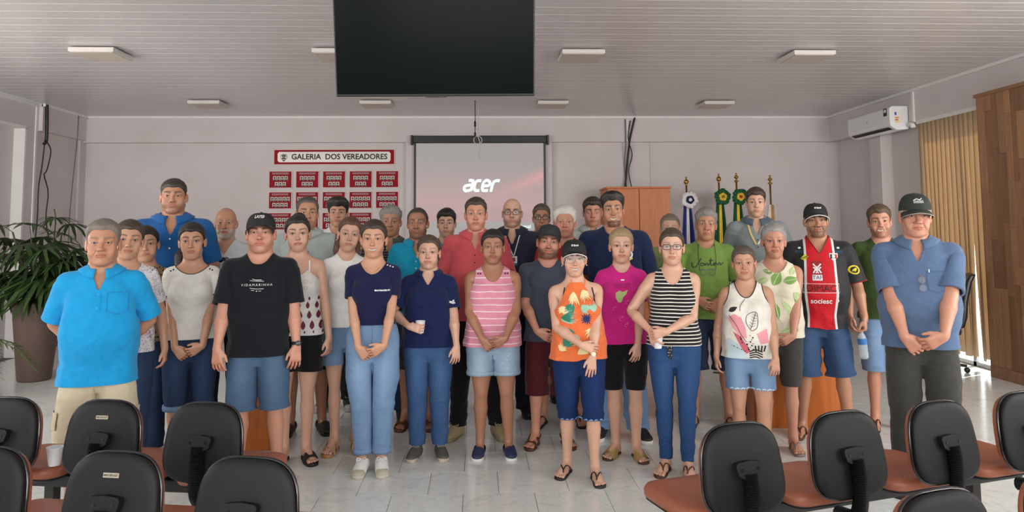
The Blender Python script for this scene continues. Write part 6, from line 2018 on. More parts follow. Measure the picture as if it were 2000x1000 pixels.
    bench('row of four black-backed brown seats before the man in blue cap and polo', [(1.045, 2.98), (1.55, 3.13), (2.06, 3.28), (2.57, 3.43)], (3,))
    bench('row of black-backed brown seats at the aisle behind the row of four', [(1.37, 2.19), (1.87, 2.34)], ())
    # cup left on the first seat
    CUP = plain('white_plastic_cup', srgb(225, 228, 232), .35, var=.02, Alpha=1.0)
    prof = [(0, 0), (.024, 0), (.0255, .004), (.036, .084), (.0385, .086), (.037, .088), (.035, .084), (.0235, .006), (0, .006)]
    MB().lathe(prof, 24).build('plastic_cup', CUP, None, True, label='white disposable cup standing on a brown seat', category='cup').location = (-2.043, 3.769, .4805)
seating()
# ------------------------------------------------------------------ the people
TAN, MID, FAIR, DARKT, ROSY = srgb(184, 134, 106), srgb(198, 150, 122), srgb(212, 168, 144), srgb(164, 116, 90), srgb(200, 144, 120)
BLK, DBR, BRN, AUB, GRY, WHH, BLD, SAP = (.010, .008, .007), (.022, .014, .010), (.055, .034, .022), (.075, .032, .018), (.16, .15, .14), (.62, .58, .52), (.28, .19, .10), (.10, .085, .07)
def fabp(*a, **k): return fabric(*a, **k)
INKW, INKB = mat_ink(srgb(228, 228, 228), 'white_print'), mat_ink((.012, .012, .013), 'black_print')
def ink(*c): return mat_ink(srgb(*c), 'print_%02x%02x%02x' % c)
GOLDM = plain('gold_jewellery', srgb(210, 170, 90), .25, .9); SILV = plain('silver_jewellery', srgb(200, 200, 200), .22, .9)
GLB, GLC = plain('dark_glasses_frame', (.015, .012, .012), .3), plain('clear_glasses_frame', srgb(200, 186, 180), .2)

def text_on(tx, size, at, mat, view='front', name='shirt_print', off=.0044, **kw):
    def fn(body, S_, B, fin, piece, sc):
        v, f = text_mesh(tx, size, **kw); S_['top'].lay(v, f, at, mat, name, view, off)
    return fn
def shape_on(polys, at, mat, view='front', name='shirt_print', off=.0022, key='top', step=.018):
    def fn(body, S_, B, fin, piece, sc):
        v, f = poly_mesh(polys, step)
        comps = pieces(len(v), f)
        if len(comps) > 16: S_[key].lay(v, f, at, mat, name, view, off, kind='stuff'); return
        for ix, ff in comps: S_[key].lay(v[ix], ff, at, mat, name, view, off)
    return fn
def pieces(n, f):
    lab = np.arange(n)
    while True:
        m = lab[f].min(1); old = lab.copy()
        for k in range(f.shape[1]): np.minimum.at(lab, f[:, k], m)
        lab = lab[lab]
        if (lab == old).all(): break
    out = []
    for u in np.unique(lab[f[:, 0]]):
        ix = np.nonzero(lab == u)[0]; mp = np.full(n, -1); mp[ix] = np.arange(len(ix)); out.append((ix, mp[f[lab[f[:, 0]] == u]]))
    return out
def pocket(at, mat, w=.055, h=.065):
    pl = stroke([(-w, h), (w, h)], .004, 8, False)+stroke([(-w, h), (-w, -h*.7), (0, -h), (w, -h*.7), (w, h)], .0035, 14, False)
    return shape_on(pl, at, mat, name='pocket_seam', off=.003)
def placket(mat, btn, z0=1.33, z1=1.25, w=.014):
    def fn(body, S_, B, fin, piece, sc):
        v, f = poly_mesh([rect(-w, w, z1, z0)], .02); o = S_['top'].lay(v, f, (0, 0), mat, 'placket', off=.003)
        for z in np.linspace(z1+.02, z0-.005, 2):
            v, f = poly_mesh([circ(0, z, .0055, 10)]); S_['top'].lay(v, f, (0, 0), btn, 'button', off=.005)
    return fn
def hang_glasses(at, mat, s=1.0):
    pl = ring(-.0, -.02, .017, .021, 16)+ring(.004, -.066, .017, .021, 16)+stroke([(0, .0), (.0, -.002), (.003, -.045)], .004, 6, False)+stroke([(-.012, .012), (.002, .0), (.022, -.004)], .005, 8)
    def fn(body, S_, B, fin, piece, sc):
        v, f = poly_mesh(pl); S_['top'].lay(v*s, f, at, mat, 'hanging_glasses', off=.010)
        v, f = poly_mesh([circ(0, -.02, .017, 14), circ(.004, -.066, .017, 14)]); S_['top'].lay(v*s, f, at, lens_mat(), 'hanging_lens', off=.009)
    return fn
def wrist_band(c, sex, m, mat, dial=None, s0=LU+LF-.02, r=.031, w=.022):
    """watch or bracelet round a wrist, follows the forearm"""
    def fn(body, S_, B, fin, piece, sc):
        sd = 1 if c == 'L' else -1; R, t = B['ha'+c]
        p0 = np.array(SX[sex]['sj'])*[sd, 1, 1]+[sd*(m.get('sh', 1)-1)*SX[sex]['sj'][0], 0, 0]; d, tt, n = hand_frame(sd)
        k = SX[sex]['ar']; cen = p0+d*s0; q = 20; V = []
        for j, o in enumerate((-w/2, -w/2, w/2, w/2)):
            rr = r*k*(1.0 if j in (1, 2) else .88)
            for i in range(q):
                a = 2*math.pi*i/q; V.append(cen+d*o+rr*(tt*math.cos(a)*1.05+n*math.sin(a)*.95))
        F = [[j*q+i, j*q+(i+1) % q, (j+1)*q+(i+1) % q, (j+1)*q+i] for j in range(3) for i in range(q)]
        o = link('watch' if dial else 'bracelet', mesh_from('watch', fin(np.array(V)@R.T+t), np.array(F), True), mat, body)
        if dial:
            V = []
            for h, rad in ((0, .018), (.006, .018), (.008, .014)):
                for i in range(q):
                    a = 2*math.pi*i/q; V.append(cen-n*(r*k*.95+h)+rad*(tt*math.cos(a)+d*math.sin(a)))
            V.append(cen-n*(r*k*.95+.008)); F = [[j*q+i, j*q+(i+1) % q, (j+1)*q+(i+1) % q, (j+1)*q+i] for j in range(2) for i in range(q)]+[[2*q+i, 2*q+(i+1) % q, 3*q, -1] for i in range(q)]
            link('watch_dial', mesh_from('watch_dial', fin(np.array(V)@R.T+t), np.array(F), True), dial, o)
    return fn
def strand(pts, r, mat, name, key='top', off=.006, pend=None):
    """necklace, lanyard or strap laid on the chest, points (x, z) seen from the front"""
    def fn(body, S_, B, fin, piece, sc):
        p = smooth_path(pts, 22); s = S_[key]; P = []
        bb = s.bvh
        v = np.array(p); 
        o = s.lay(np.concatenate(stroke_v(v, r)), stroke_f(len(v)), (0, 0), mat, name, off=off)
    return fn
def stroke_v(p, w):
    t = np.gradient(p, axis=0); t /= np.linalg.norm(t, axis=1)[:, None]+1e-9; q = np.stack([-t[:, 1], t[:, 0]], 1)*w/2
    return p+q, p-q
def stroke_f(n): return np.array([[i, n+i, n+i+1, i+1] for i in range(n-1)])
class BodySurf: pass
def on_skin(fnlist):
    """make the skin itself printable (straps, necklaces)"""
    def fn(body, S_, B, fin, piece, sc):
        v = np.array([x.co for x in body.data.vertices]); 
        f = np.array([list(p.vertices)+([-1] if len(p.vertices) == 3 else []) for p in body.data.polygons])
        keep = (v[f[:, 0]][:, 2] > 1.05*sc) & (v[f[:, 0]][:, 2] < 1.56*sc)
        S_['skin'] = Surf(v/sc, v, f[keep], body)
        for g in fnlist: g(body, S_, B, fin, piece, sc)
    return fn
def held(kind, c, sex, m, label, off=(.06, .0, .035), up=(0, 0, 1)):
    def fn(body, S_, B, fin, piece, sc):
        sd = 1 if c == 'L' else -1; R, t = B['ha'+c]; d, tt, n = hand_frame(sd)
        p0 = np.array(SX[sex]['sj'])*[sd, 1, 1]+[sd*(m.get('sh', 1)-1)*SX[sex]['sj'][0], 0, 0]
        p = fin((p0+d*(LU+LF+off[0])+tt*off[1]+n*off[2])@R.T+t)
        a = body.rotation_euler[2]; w = Vector(body.location)+Matrix.Rotation(a, 3, 'Z')@Vector(p)
        if kind == 'cup':
            prof = [(0, 0), (.022, 0), (.0235, .004), (.033, .080), (.0352, .082), (.034, .084), (.032, .080), (.0215, .006), (0, .006)]
            o = MB().lathe(prof, 22).build('plastic_cup', plain('white_plastic_cup', srgb(225, 228, 232), .35, var=.02), None, True, label=label, category='cup')
            o.location = w-Vector((0, 0, .045))
        else:
            CL = NT('bottle_plastic', .08, .5, Alpha=.45); CL.color(srgb(215, 225, 232))
            e = link('water_bottle', None, None, None, label=label, category='bottle'); e.location = w; e.rotation_euler = (math.radians(6), math.radians(-8), 0)
            MB().lathe([(0, -.205), (.028, -.205), (.032, -.195), (.032, -.16), (.0295, -.15), (.032, -.14), (.032, -.06), (.026, -.035), (.014, -.012), (.013, .0)], 24).build('body', CL.m, e, True)
            MB().lathe([(.0325, -.095), (.0328, -.09), (.0328, -.055), (.0322, -.05)], 24).build('wrapper', plain('bottle_wrapper', srgb(60, 120, 190), .4), e, True)
            MB().lathe([(.0155, -.004), (.0155, .012), (.014, .016), (0, .016)], 16).build('lid', plain('bottle_lid', srgb(210, 220, 232), .4), e, True)
    return fn

def clasp(z=.915, y=-.205, x=.0, inner='R', c=(.45, .55)):
    o = dict(base='clasp_o', w=(.095, y, z), c=c[0]); i = dict(base='clasp_i', w=(.085, y+.035, z-.012), c=c[1])
    L, R = (o, i) if inner == 'R' else (i, o)
    return dict(armL=L, armR=R)
def P_(**k): return k
def solve(htop, extra=.014):
    hs = 1.08
    for _ in range(6):
        sc = (htop-.004)/(CH+.231*hs+(hs-1)*.03+extra); hs = min(1.17, max(.97, .25/(.231*sc)))
    return sc*1.75, hs
def who(label, sex, X, Y, htop, dyaw=0, m=None, P=None, face=None, outfit=None, lod=0, extra=.014, hsk=1.0):
    h, hs = solve(htop, extra); m = dict(m or {}); m.setdefault('hs', hs*hsk)
    yaw = math.degrees(math.atan2(-X, Y))*.85+dyaw
    sh = (outfit or {}).get('shoes')
    return person(label, sex, (X, Y, 0), h, yaw, m, P, face, outfit, lod)
def hair(c, c2=None, **k):
    d = dict(c=c, **k)
    if c2: d['c2'] = c2
    return d
def short(c, c2=None, **k): return hair(c, c2, **{**dict(tt=.014, ts=.005, zf=.180, sb=.098), **k})
def pulled(c, c2=None, bun=True, **k):
    ex = [ELL((0, .118, .125), (.036, .030, .036))] if bun else []
    return hair(c, c2, **{**dict(tt=.011, ts=.008, zf=.180, sb=.112, nape=.03, rough=.001, extra=ex, overear=True), **k})
def shoes(kind, sole, name='shoe', **k): return dict(kind=kind, sole=sole, name=name, **k)
def sh_mat(c, n='footwear', r=.55): return plain(n, c, r)
F_TEE = lambda n, c, **k: fabric(n, srgb(*c), **k)
BEARD = lambda c, k=.6, style='full', d=.002: dict(c=c, k=k, style=style, d=d)
BLKSH = sh_mat((.012, .011, .011), 'black_footwear'); BRNSH = sh_mat(srgb(82, 48, 34), 'brown_footwear')
FLIP = lambda c=BRNSH: shoes('flipflop', c, 'flip_flop', strap=c)
def jeans(n, a, b, **k): return denim(n, srgb(*a), srgb(*b), **k)
JDARK = jeans('dark_denim', (24, 34, 56), (62, 84, 120)); JBLUE = jeans('blue_denim', (32, 56, 96), (86, 122, 168)); JLIGHT = jeans('light_denim', (80, 112, 150), (148, 174, 204)); JMID = jeans('mid_denim', (48, 70, 98), (100, 126, 154)); JRIP = jeans('ripped_denim', (104, 132, 158), (178, 198, 214), ripped=True); JROY = jeans('royal_denim', (16, 32, 70), (32, 58, 108)); JSKN = jeans('skinny_denim', (26, 52, 94), (60, 94, 140))

# 1 --- bright blue polo
m = dict(wa=1.14, ch=1.08, sh=1.05, hi=1.06, be=.045, ar=1.14, nk=1.16, le=1.12, age=1.0, hw=1.01, jw=1.03, sq=.72, ns=1.15, ck=.05)
c = F_TEE('cyan_polo_cloth', (20, 146, 204))
who('man in a bright cyan-blue polo and khaki cargo shorts, hands behind his back', 'M', -2.15, 4.38, 1.675, -4, m, P_(armL='back', armR='back', turn=2, footL=(.03, 0, 0), footR=(-.03, 0, 0)),
  dict(skin=TAN, brow=(.10, .08, .06), ruddy=.6, browk=.7, eye=(.12, .14, .15)),
  dict(hair=short(SAP, (.26, .22, .18), zf=.186, rec=.012, tt=.016), top=dict(mat=c, neck='polo', slv=.25, hem=.80, fit=.95, ease=.016, collar=True, name='polo_shirt', slr=(.062, .072)),
       bottom=dict(mat=F_TEE('khaki_cotton', (196, 186, 160)), kind='cargo', hem=.45, name='cargo_shorts'), shoes=shoes('loafer', BRNSH),
       extra=[pocket((.105, 1.285), plain('seam_blue', srgb(18, 112, 176), .8)), placket(c, plain('button_blue', srgb(40, 150, 215), .4), 1.345, 1.24),
              shape_on([rect(-.05, .05, -.05, .05)], (.15, .60), plain('pocket_khaki', srgb(186, 176, 150), .9), (1, 30), 'cargo_pocket', .008, 'bottom'), shape_on([rect(-.05, .05, -.05, .05)], (.15, .60), plain('pocket_khaki', srgb(186, 176, 150), .9), (-1, 30), 'cargo_pocket', .008, 'bottom')]))
# 2 --- floral blouse
def pat_scribble(base, c1, c2, sc=26):
    def p(t, x, y, uv):
        n = t.noise(uv, sc, 3, .6, 2.2); l = t.math('LESS_THAN', t.math('ABSOLUTE', t.math('SUBTRACT', n, .5)), .022)
        n2 = t.noise(uv, sc*.55, 2, .5, 1.0); c = t.mix(t.math('GREATER_THAN', n2, .64), base, c2); return t.mix(l, c, c1)
    return p
who('woman in a white blouse with grey floral print, half hidden by the cyan polo', 'F', -2.277, 4.95, 1.685, 4, dict(wa=1.1, ch=1.05, age=.7, ns=1.12, sq=.9), P_(armL='down', armR='back', tilt=4),
  dict(skin=MID, brow=DBR), dict(hair=pulled(DBR, (.10, .07, .05)), top=dict(mat=fabric('floral_blouse', None, pat_scribble(srgb(222, 220, 222), srgb(120, 116, 140), srgb(214, 176, 190))), neck='wide', slv=.20, hem=.88, fit=.7, name='blouse'), bottom=dict(mat=JDARK, kind='straight', hem=.10, name='jeans'), shoes=shoes('loafer', BLKSH)))
# 3 --- leopard top
def pat_spots(base, dark, sc=55):
    def p(t, x, y, uv):
        v = t.n('TexVoronoi', {'Vector': uv, 'Scale': sc}).outputs['Distance']; n = t.noise(uv, sc*1.2, 2)
        return t.mix(t.math('LESS_THAN', t.math('ADD', v, t.math('MULTIPLY', n, .5)), .62), base, dark)
    return p
who('woman in a leopard-spotted top behind the floral blouse', 'F', -2.347, 5.4, 1.648, 2, dict(wa=1.1, age=.3, ck=.04), P_(armL='down', armR='down', tilt=-3), dict(skin=MID, brow=BLK),
  dict(hair=pulled(BLK, (.03, .022, .018)), top=dict(mat=fabric('leopard_cloth', None, pat_spots(srgb(150, 128, 100), srgb(34, 28, 26))), neck='crew', slv=.18, hem=.90, fit=.6, name='blouse'), bottom=dict(mat=JDARK, kind='straight', hem=.10, name='jeans'), shoes=shoes('loafer', BLKSH)), lod=1)
# 4 --- tall, royal blue polo
c = F_TEE('royal_blue_polo_cloth', (28, 88, 148))
who('very tall man in a royal blue polo with cropped dark hair, back row', 'M', -2.311, 5.75, 2.008, -4, dict(sh=1.10, ch=1.10, wa=1.08, nk=1.22, ar=1.12, hw=1.04, jw=1.10, sq=.65, ck=.04), P_(armL='down', armR='down', turn=3),
  dict(skin=TAN, brow=DBR, beard=BEARD((.06, .04, .03), .35, d=.0)), dict(hair=short(DBR, tt=.012, ts=.002, zf=.176), top=dict(mat=c, neck='polo', slv=.23, hem=.85, collar=True, name='polo_shirt'), bottom=dict(mat=JDARK, kind='straight', hem=.06, name='jeans'), shoes=shoes('loafer', BLKSH), extra=[placket(c, INKW, 1.345, 1.26)]), lod=1)
# 5 --- white tee, ponytail
pony = [RC((-.045, .085, .10), (-.085, .07, .02), .026, .030), RC((-.085, .07, .02), (-.092, .055, -.09), .030, .020)]
m = dict(wa=1.12, ch=1.06, hi=1.06, le=1.04, age=.9, ns=1.05)
who('woman with long dark ponytail in a white boat-neck tee and rolled denim bermudas', 'F', -1.980, 5.28, 1.666, -2, m, P_(**clasp(.86, -.19), tilt=-2), dict(skin=MID, brow=DBR, ruddy=.5),
  dict(hair=pulled(BLK, (.035, .025, .02), bun=False, extra=pony, zf=.178), top=dict(mat=F_TEE('white_cotton', (222, 220, 214)), neck='boat', slv=.17, hem=.93, fit=.75, name='t_shirt', trim=INKB, trimr=.003), bottom=dict(mat=JDARK, kind='bermuda', hem=.42, waist=1.06, cuff=.035, cuffmat=JLIGHT, name='denim_bermudas'), shoes=shoes('mule', BRNSH, 'sandal', strap=BRNSH),
       extra=[shape_on([circ(.125, 1.437, .006, 8), circ(.142, 1.428, .006, 8), circ(-.125, 1.437, .006, 8), circ(-.142, 1.428, .006, 8)], (0, 0), INKB, name='shoulder_button', off=.005)]))
# 6 --- bald with white beard
who('bald man with a short white beard in a pale grey t-shirt', 'M', -2.046, 6.15, 1.792, -4, dict(ch=1.0, age=1.1, ns=1.12, sq=.7, hw=.98), P_(armL='down', armR='down'), dict(skin=TAN, brow=(.20, .16, .13), browk=.5, ruddy=.5, beard=BEARD((.50, .46, .42), .8, d=.004)),
  dict(hair=short((.30, .28, .26), (.5, .48, .45), bald=.135, ts=.003, tt=.003), top=dict(mat=F_TEE('pale_grey_tee_cloth', (196, 200, 202)), neck='v', slv=.24, hem=.85, name='t_shirt'), bottom=dict(mat=JDARK, kind='straight', hem=.06, name='jeans'), shoes=shoes('loafer', BLKSH),
       extra=[shape_on([circ(-.018, 1.345, .020, 12), circ(.022, 1.345, .020, 12), rect(-.03, .03, 1.352, 1.362)], (0, 0), plain('sunglass_black', (.01, .01, .012), .1), name='hanging_sunglasses', off=.012)]), lod=1, extra=.004)
# 7 --- black tee and cap
m = dict(wa=1.14, ch=1.10, sh=1.06, be=.03, ar=1.14, nk=1.24, le=1.08, ca=1.06, hw=1.04, jw=1.08, sq=.62, ns=1.05, ck=.05)
lines = stroke([(-.045, .030), (-.005, .026), (.045, .024)], .003, 8)+stroke([(-.03, .040), (-.01, .034), (.03, .033)], .003, 8)+stroke([(-.045, -.020), (0, -.026), (.045, -.025)], .003, 8)+stroke([(-.035, -.034), (-.015, -.036)], .003, 4)+stroke([(.012, -.040), (.03, -.040)], .003, 4)+[circ(0, -.040, .004, 6)]
CAPB = plain('black_cap_cloth', (.011, .012, .012), .8)
who('man in a black t-shirt, black cap and denim shorts, hands on his thighs', 'M', -1.427, 4.97, 1.730, -6, m, P_(armL=dict(base='downf', w=(.25, -.07, .875)), armR=dict(base='downf', w=(.235, -.12, .865)), turn=4, footL=(.035, 0, 4), footR=(-.02, 0, 4), nod=-3),
  dict(skin=ROSY, brow=BRN, ruddy=.7, beard=BEARD((.10, .05, .035), .22, d=0)), dict(hair=short(DBR, tt=.002, ts=.003), cap=dict(mat=CAPB, text=[('LAYEF', .026, -.004, .012, INKW)]), top=dict(mat=F_TEE('black_tee_cloth', (16, 20, 26), wr=.3), neck='crew', slv=.25, hem=.82, fit=.9, ease=.015, name='t_shirt', slr=(.064, .074)),
       bottom=dict(mat=JMID, kind='shorts', hem=.47, name='denim_shorts'), shoes=shoes('sneaker', sh_mat(srgb(150, 152, 146), 'grey_footwear'), upper=sh_mat(srgb(186, 188, 178), 'pale_footwear'), lace=BLKSH, toe=sh_mat(srgb(160, 160, 152), 'toe_grey')),
       extra=[text_on('VIDAMARINHA', .022, (0, 1.30), INKW, spacing=1.45), shape_on(lines, (0, 1.30), INKW), wrist_band('L', 'M', m, BLKSH, plain('dial', (.05, .05, .05), .2))]), extra=.028)
# 8 --- lace camisole
m = dict(ch=1.0, wa=1.04, hi=1.02, age=.2)
mot = []
for r_, (z, n, s) in enumerate(((1.17, 6, .5), (1.12, 5, .85), (1.05, 6, 1.0), (.975, 6, 1.1), (.925, 9, .4))):
    for i in range(n):
        x = (i-(n-1)/2)*.062+(.02 if r_ % 2 else 0); mot += [leaf(x, z-.03*s, .062*s, .015*s, 90)]
lace = []
for i in range(7): lace += ring((i-3)*.034, 1.285+.012*abs(i-3)*.3, .009, .015, 14)
for i in range(5): lace += ring((i-2)*.034, 1.25, .009, .015, 14)
who('woman with dark hair up, in a white lace camisole with maroon print and black shorts', 'F', -1.275, 5.36, 1.706, -2, m, P_(armL=dict(base='down', w=(.235, -.05, .87), n=(-.8, .5, 0)), armR='downf', tilt=-2, turn=4, footL=(-.02, 0, 10), footR=(.02, .0, 6)), dict(skin=FAIR, brow=DBR, lip=srgb(176, 90, 88)),
  dict(hair=pulled(BLK, (.04, .026, .02), extra=[ELL((.01, .06, .222), (.045, .045, .034))], zf=.184), top=dict(mat=F_TEE('white_camisole_cloth', (226, 222, 218)), neck='cami', slv=0, hem=.90, fit=.7, name='camisole'), bottom=dict(mat=F_TEE('black_shorts_cloth', (18, 16, 18)), kind='hot', hem=.635, waist=1.05, name='shorts'), shoes=shoes('slide', BLKSH, 'slide_sandal', strap=BLKSH), earrings=dict(mat=SILV),
       extra=[shape_on(mot, (0, 0), ink(104, 24, 48)), shape_on(lace, (0, 0), ink(206, 200, 194), name='lace', off=.004), on_skin([strand([(s*.092, 1.325), (s*.088, 1.40), (s*.086, 1.46)], .009, INKW, 'shoulder_strap', 'skin', .004) for s in (-1, 1)])]))
# 9 --- receding, pale polo
c = F_TEE('pale_green_polo_cloth', (172, 184, 180))
who('man with receding dark hair in a pale grey-green polo, dark shorts and loafers', 'M', -1.388, 6.12, 1.883, -2, dict(ch=1.06, wa=1.10, sh=1.06, be=.03, age=.9, fl=1.05, ns=1.12, sq=.8), P_(armL='down', armR='back', turn=8, footL=(.03, 0, 8)), dict(skin=TAN, brow=BLK), 
  dict(hair=short(DBR, (.14, .12, .10), zf=.200, rec=.018, tt=.012, ts=.007), top=dict(mat=c, neck='polo', slv=.24, hem=.84, collar=True, name='polo_shirt'), bottom=dict(mat=F_TEE('dark_shorts_cloth', (26, 26, 30)), kind='shorts', hem=.46, name='shorts'), shoes=shoes('loafer', BLKSH, upper=BLKSH),
       extra=[hang_glasses((.005, 1.335), GLB)]), lod=1)
# 10 --- young, black hair, hidden
who('young man with thick black hair, face half hidden by the girl', 'M', -1.279, 6.9, 1.894, -3, dict(sh=.96, wa=.94), P_(armL='back', armR='back'), dict(skin=MID, brow=BLK),
  dict(hair=short(BLK, (.02, .017, .015), tt=.030, ts=.012, zf=.170, quiff=.010, rough=.004), top=dict(mat=F_TEE('white_tee_cloth', (214, 214, 212)), neck='crew', slv=.22, hem=.86, name='t_shirt'), bottom=dict(mat=F_TEE('dark_trousers', (22, 22, 26)), kind='straight', hem=.06), shoes=shoes('sneaker', sh_mat(srgb(150, 150, 150), 'grey_footwear'), upper=BLKSH)), lod=1)
# 11 --- girl
lh = [RC((-.072, .03, .10), (-.070, .045, .0), .024, .026), RC((-.070, .045, .0), (-.060, .05, -.10), .026, .016), RC((.070, .045, .08), (.072, .05, -.02), .022, .022), RC((.072, .05, -.02), (.062, .055, -.10), .022, .014)]
who('teenage girl with parted auburn hair, plain white tee and denim shorts', 'F', -0.972, 5.6, 1.696, 2, dict(sh=.94, ch=.90, wa=.92, hi=.94, ar=.88, le=.86, ca=.92, hw=.97), P_(armR=dict(base='down', w=(.225, -.05, .87)), armL='down', tilt=7, turn=2, footR=(.02, -.02, 10), footL=(-.02, .0, 0)), dict(skin=FAIR, brow=BRN, browk=.6, lip=srgb(196, 110, 104)),
  dict(hair=hair(AUB, (.16, .075, .04), tt=.012, ts=.009, zf=.184, sb=.118, part=.004, extra=lh, rough=.001), top=dict(mat=F_TEE('white_girl_tee', (228, 227, 224)), neck='crew', slv=.17, hem=.93, fit=.8, name='t_shirt'), bottom=dict(mat=JLIGHT, kind='hot', hem=.64, name='denim_shorts'), shoes=shoes('sandal', sh_mat(srgb(176, 128, 88), 'tan_footwear'), 'sandal', strap=sh_mat(srgb(196, 158, 116), 'strap_tan')), earrings=dict(mat=SILV)))
# 12 --- navy tee, light jeans
m = dict(ch=.98, wa=.98, hi=1.04, sh=1.0)
neck12 = on_skin([strand([(-.05, 1.452), (-.03, 1.432), (0, 1.414), (.03, 1.432), (.05, 1.452)], .0025, GOLDM, 'necklace', 'skin', .004)])
who('smiling woman in a navy tee tucked into light high-waisted jeans, white sneakers', 'F', -.705, 5.10, 1.673, -4, m, P_(**clasp(.905, -.20), footL=(-.035, 0, -2), footR=(.035, 0, -2), tilt=1), dict(skin=MID, brow=DBR, smile=True, lip=srgb(178, 84, 84)),
  dict(hair=pulled(DBR, (.07, .045, .03), zf=.181), top=dict(mat=F_TEE('navy_tee_cloth', (20, 24, 62)), neck='wide', slv=.18, hem=1.035, fit=.35, ease=.010, name='t_shirt'), bottom=dict(mat=JLIGHT, kind='mom', hem=.125, waist=1.13, cuff=.03, name='jeans'),
       shoes=shoes('sneaker', sh_mat(srgb(196, 190, 176), 'cream_sole'), upper=sh_mat(srgb(224, 224, 220), 'white_footwear'), lace=sh_mat(srgb(230, 230, 228), 'white_lace'), toe=sh_mat(srgb(178, 172, 150), 'toe_beige')), earrings=dict(mat=GOLDM, hoop=.013),
       extra=[text_on('BEAUTIMATER.TN', .013, (.075, 1.283), INKW, bold=.0008), shape_on([rect(.098+i*.020, .108+i*.020, 1.452-i*.007, 1.459-i*.007) for i in range(3)], (0, 0), INKW, name='shoulder_button', off=.004), neck12,
              shape_on([circ(0, 1.108, .010, 12)], (0, 0), SILV, name='jeans_button', key='bottom', off=.004), shape_on(stroke([(-.16, 1.092), (0, 1.088), (.16, 1.092)], .003, 12)+stroke([(0, 1.06), (.004, .96), (0, .90)], .003, 8)+stroke([(-.10, 1.06), (-.115, 1.01), (-.15, .99)], .003, 8)+stroke([(.10, 1.06), (.115, 1.01), (.15, .99)], .003, 8), (0, 0), ink(70, 104, 142), key='bottom', name='seam')]))
# 13 --- grey hair, dark striped polo
def pat_stripes(a, b, period, duty, wob=.0):
    def p(t, x, y, uv):
        yy = t.math('ADD', y, t.math('MULTIPLY', t.noise(uv, 7, 2), wob)); fr = t.math('FRACT', t.math('DIVIDE', yy, period)); return t.mix(t.math('LESS_THAN', fr, duty), a, b)
    return p
who('man with thick grey hair in a dark striped polo', 'M', -0.753, 6.5, 1.808, -6, dict(ch=1.06, wa=1.1, be=.03, age=1.0, sq=.7, hw=1.03), P_(armL='back', armR='back', turn=4), dict(skin=TAN, brow=(.12, .11, .10), ruddy=.5),
  dict(hair=short(GRY, (.34, .32, .30), tt=.024, ts=.008, zf=.180, rough=.004), top=dict(mat=fabric('striped_polo_cloth', None, pat_stripes(srgb(44, 46, 52), srgb(112, 114, 118), .022, .25)), neck='polo', slv=.24, hem=.85, collar=True, colmat=F_TEE('grey_collar', (86, 86, 84)), name='polo_shirt'), bottom=dict(mat=JDARK, kind='straight', hem=.06), shoes=shoes('loafer', BLKSH)), lod=1)
# 14 --- teal polo
c = F_TEE('teal_polo_cloth', (18, 142, 176))
who('balding man with stubble in a turquoise polo', 'M', -0.493, 6.2, 1.771, -6, dict(ch=1.02, wa=1.06, age=1.0, sm=.8, ns=1.15, sq=.8), P_(armL='down', armR='down'), dict(skin=DARKT, brow=DBR, beard=BEARD((.06, .045, .035), .4, d=0)),
  dict(hair=short(DBR, (.09, .07, .05), zf=.207, rec=.020, tt=.006, ts=.006), top=dict(mat=c, neck='polo', slv=.25, hem=.85, collar=True, name='polo_shirt'), bottom=dict(mat=F_TEE('brown_shorts_cloth', (60, 50, 44)), kind='shorts', hem=.46, name='shorts'), shoes=shoes('slide', BRNSH, 'slide_sandal', strap=BRNSH), extra=[placket(c, INKW)]), lod=1, extra=.004)
# 15 --- navy polo with cup
m = dict(wa=1.26, ch=1.16, hi=1.14, sh=1.10, ar=1.22, be=.045, le=1.12, nk=1.16, ck=.06, jw=1.06, age=.3)
c = F_TEE('navy_polo_cloth', (20, 32, 74))
who('woman in a navy polo and dark jeans holding a white cup', 'F', -.35, 5.40, 1.563, -3, m, P_(armR=dict(base='down', w=(.135, -.235, 1.075), p=(1, .3, -.4), d=(-.80, -.35, -.15), n=(-.25, .85, -.2), c=.55, tc=.8), armL=dict(base='downf', w=(.225, -.145, .885)), footL=(-.005, 0, 4), footR=(.005, 0, 4)), dict(skin=FAIR, brow=BRN, browk=.6, ruddy=.5),
  dict(hair=pulled(BRN, (.12, .08, .05), zf=.185), top=dict(mat=c, neck='v', slv=.23, hem=.88, fit=.9, collar=True, spread=.55, name='polo_shirt', slr=(.063, .072)), bottom=dict(mat=JBLUE, kind='straight', hem=.09, name='jeans'), shoes=shoes('runner', sh_mat(srgb(190, 178, 158), 'beige_sole'), upper=sh_mat(srgb(84, 82, 80), 'grey_upper'), lace=sh_mat(srgb(150, 150, 150), 'lace_grey')),
       extra=[held('cup', 'R', 'F', m, 'white disposable cup held by the woman in navy polo', (.075, .020, .040)), shape_on([rect(-.02, .02, -.012, -.004), rect(-.02, .012, -.02, -.015), [(-.006, .0), (.012, .0), (.004, .018)]], (.22, 1.245), INKW, (1, 50), 'sleeve_logo')]))
# 16 --- young, dark hair
who('young slim man with dark fringe in a grey-green t-shirt', 'M', -0.277, 6.75, 1.794, -3, dict(sh=.94, ch=.92, wa=.9, nk=.92, hw=.96, sq=.85), P_(armL='back', armR='back'), dict(skin=FAIR, brow=BLK), 
  dict(hair=short(BLK, (.03, .022, .018), tt=.018, ts=.007, zf=.172, rough=.003), top=dict(mat=F_TEE('grey_green_tee', (104, 122, 118)), neck='crew', slv=.23, hem=.86, name='t_shirt'), bottom=dict(mat=JDARK, kind='straight', hem=.06), shoes=shoes('loafer', BLKSH)), lod=1)
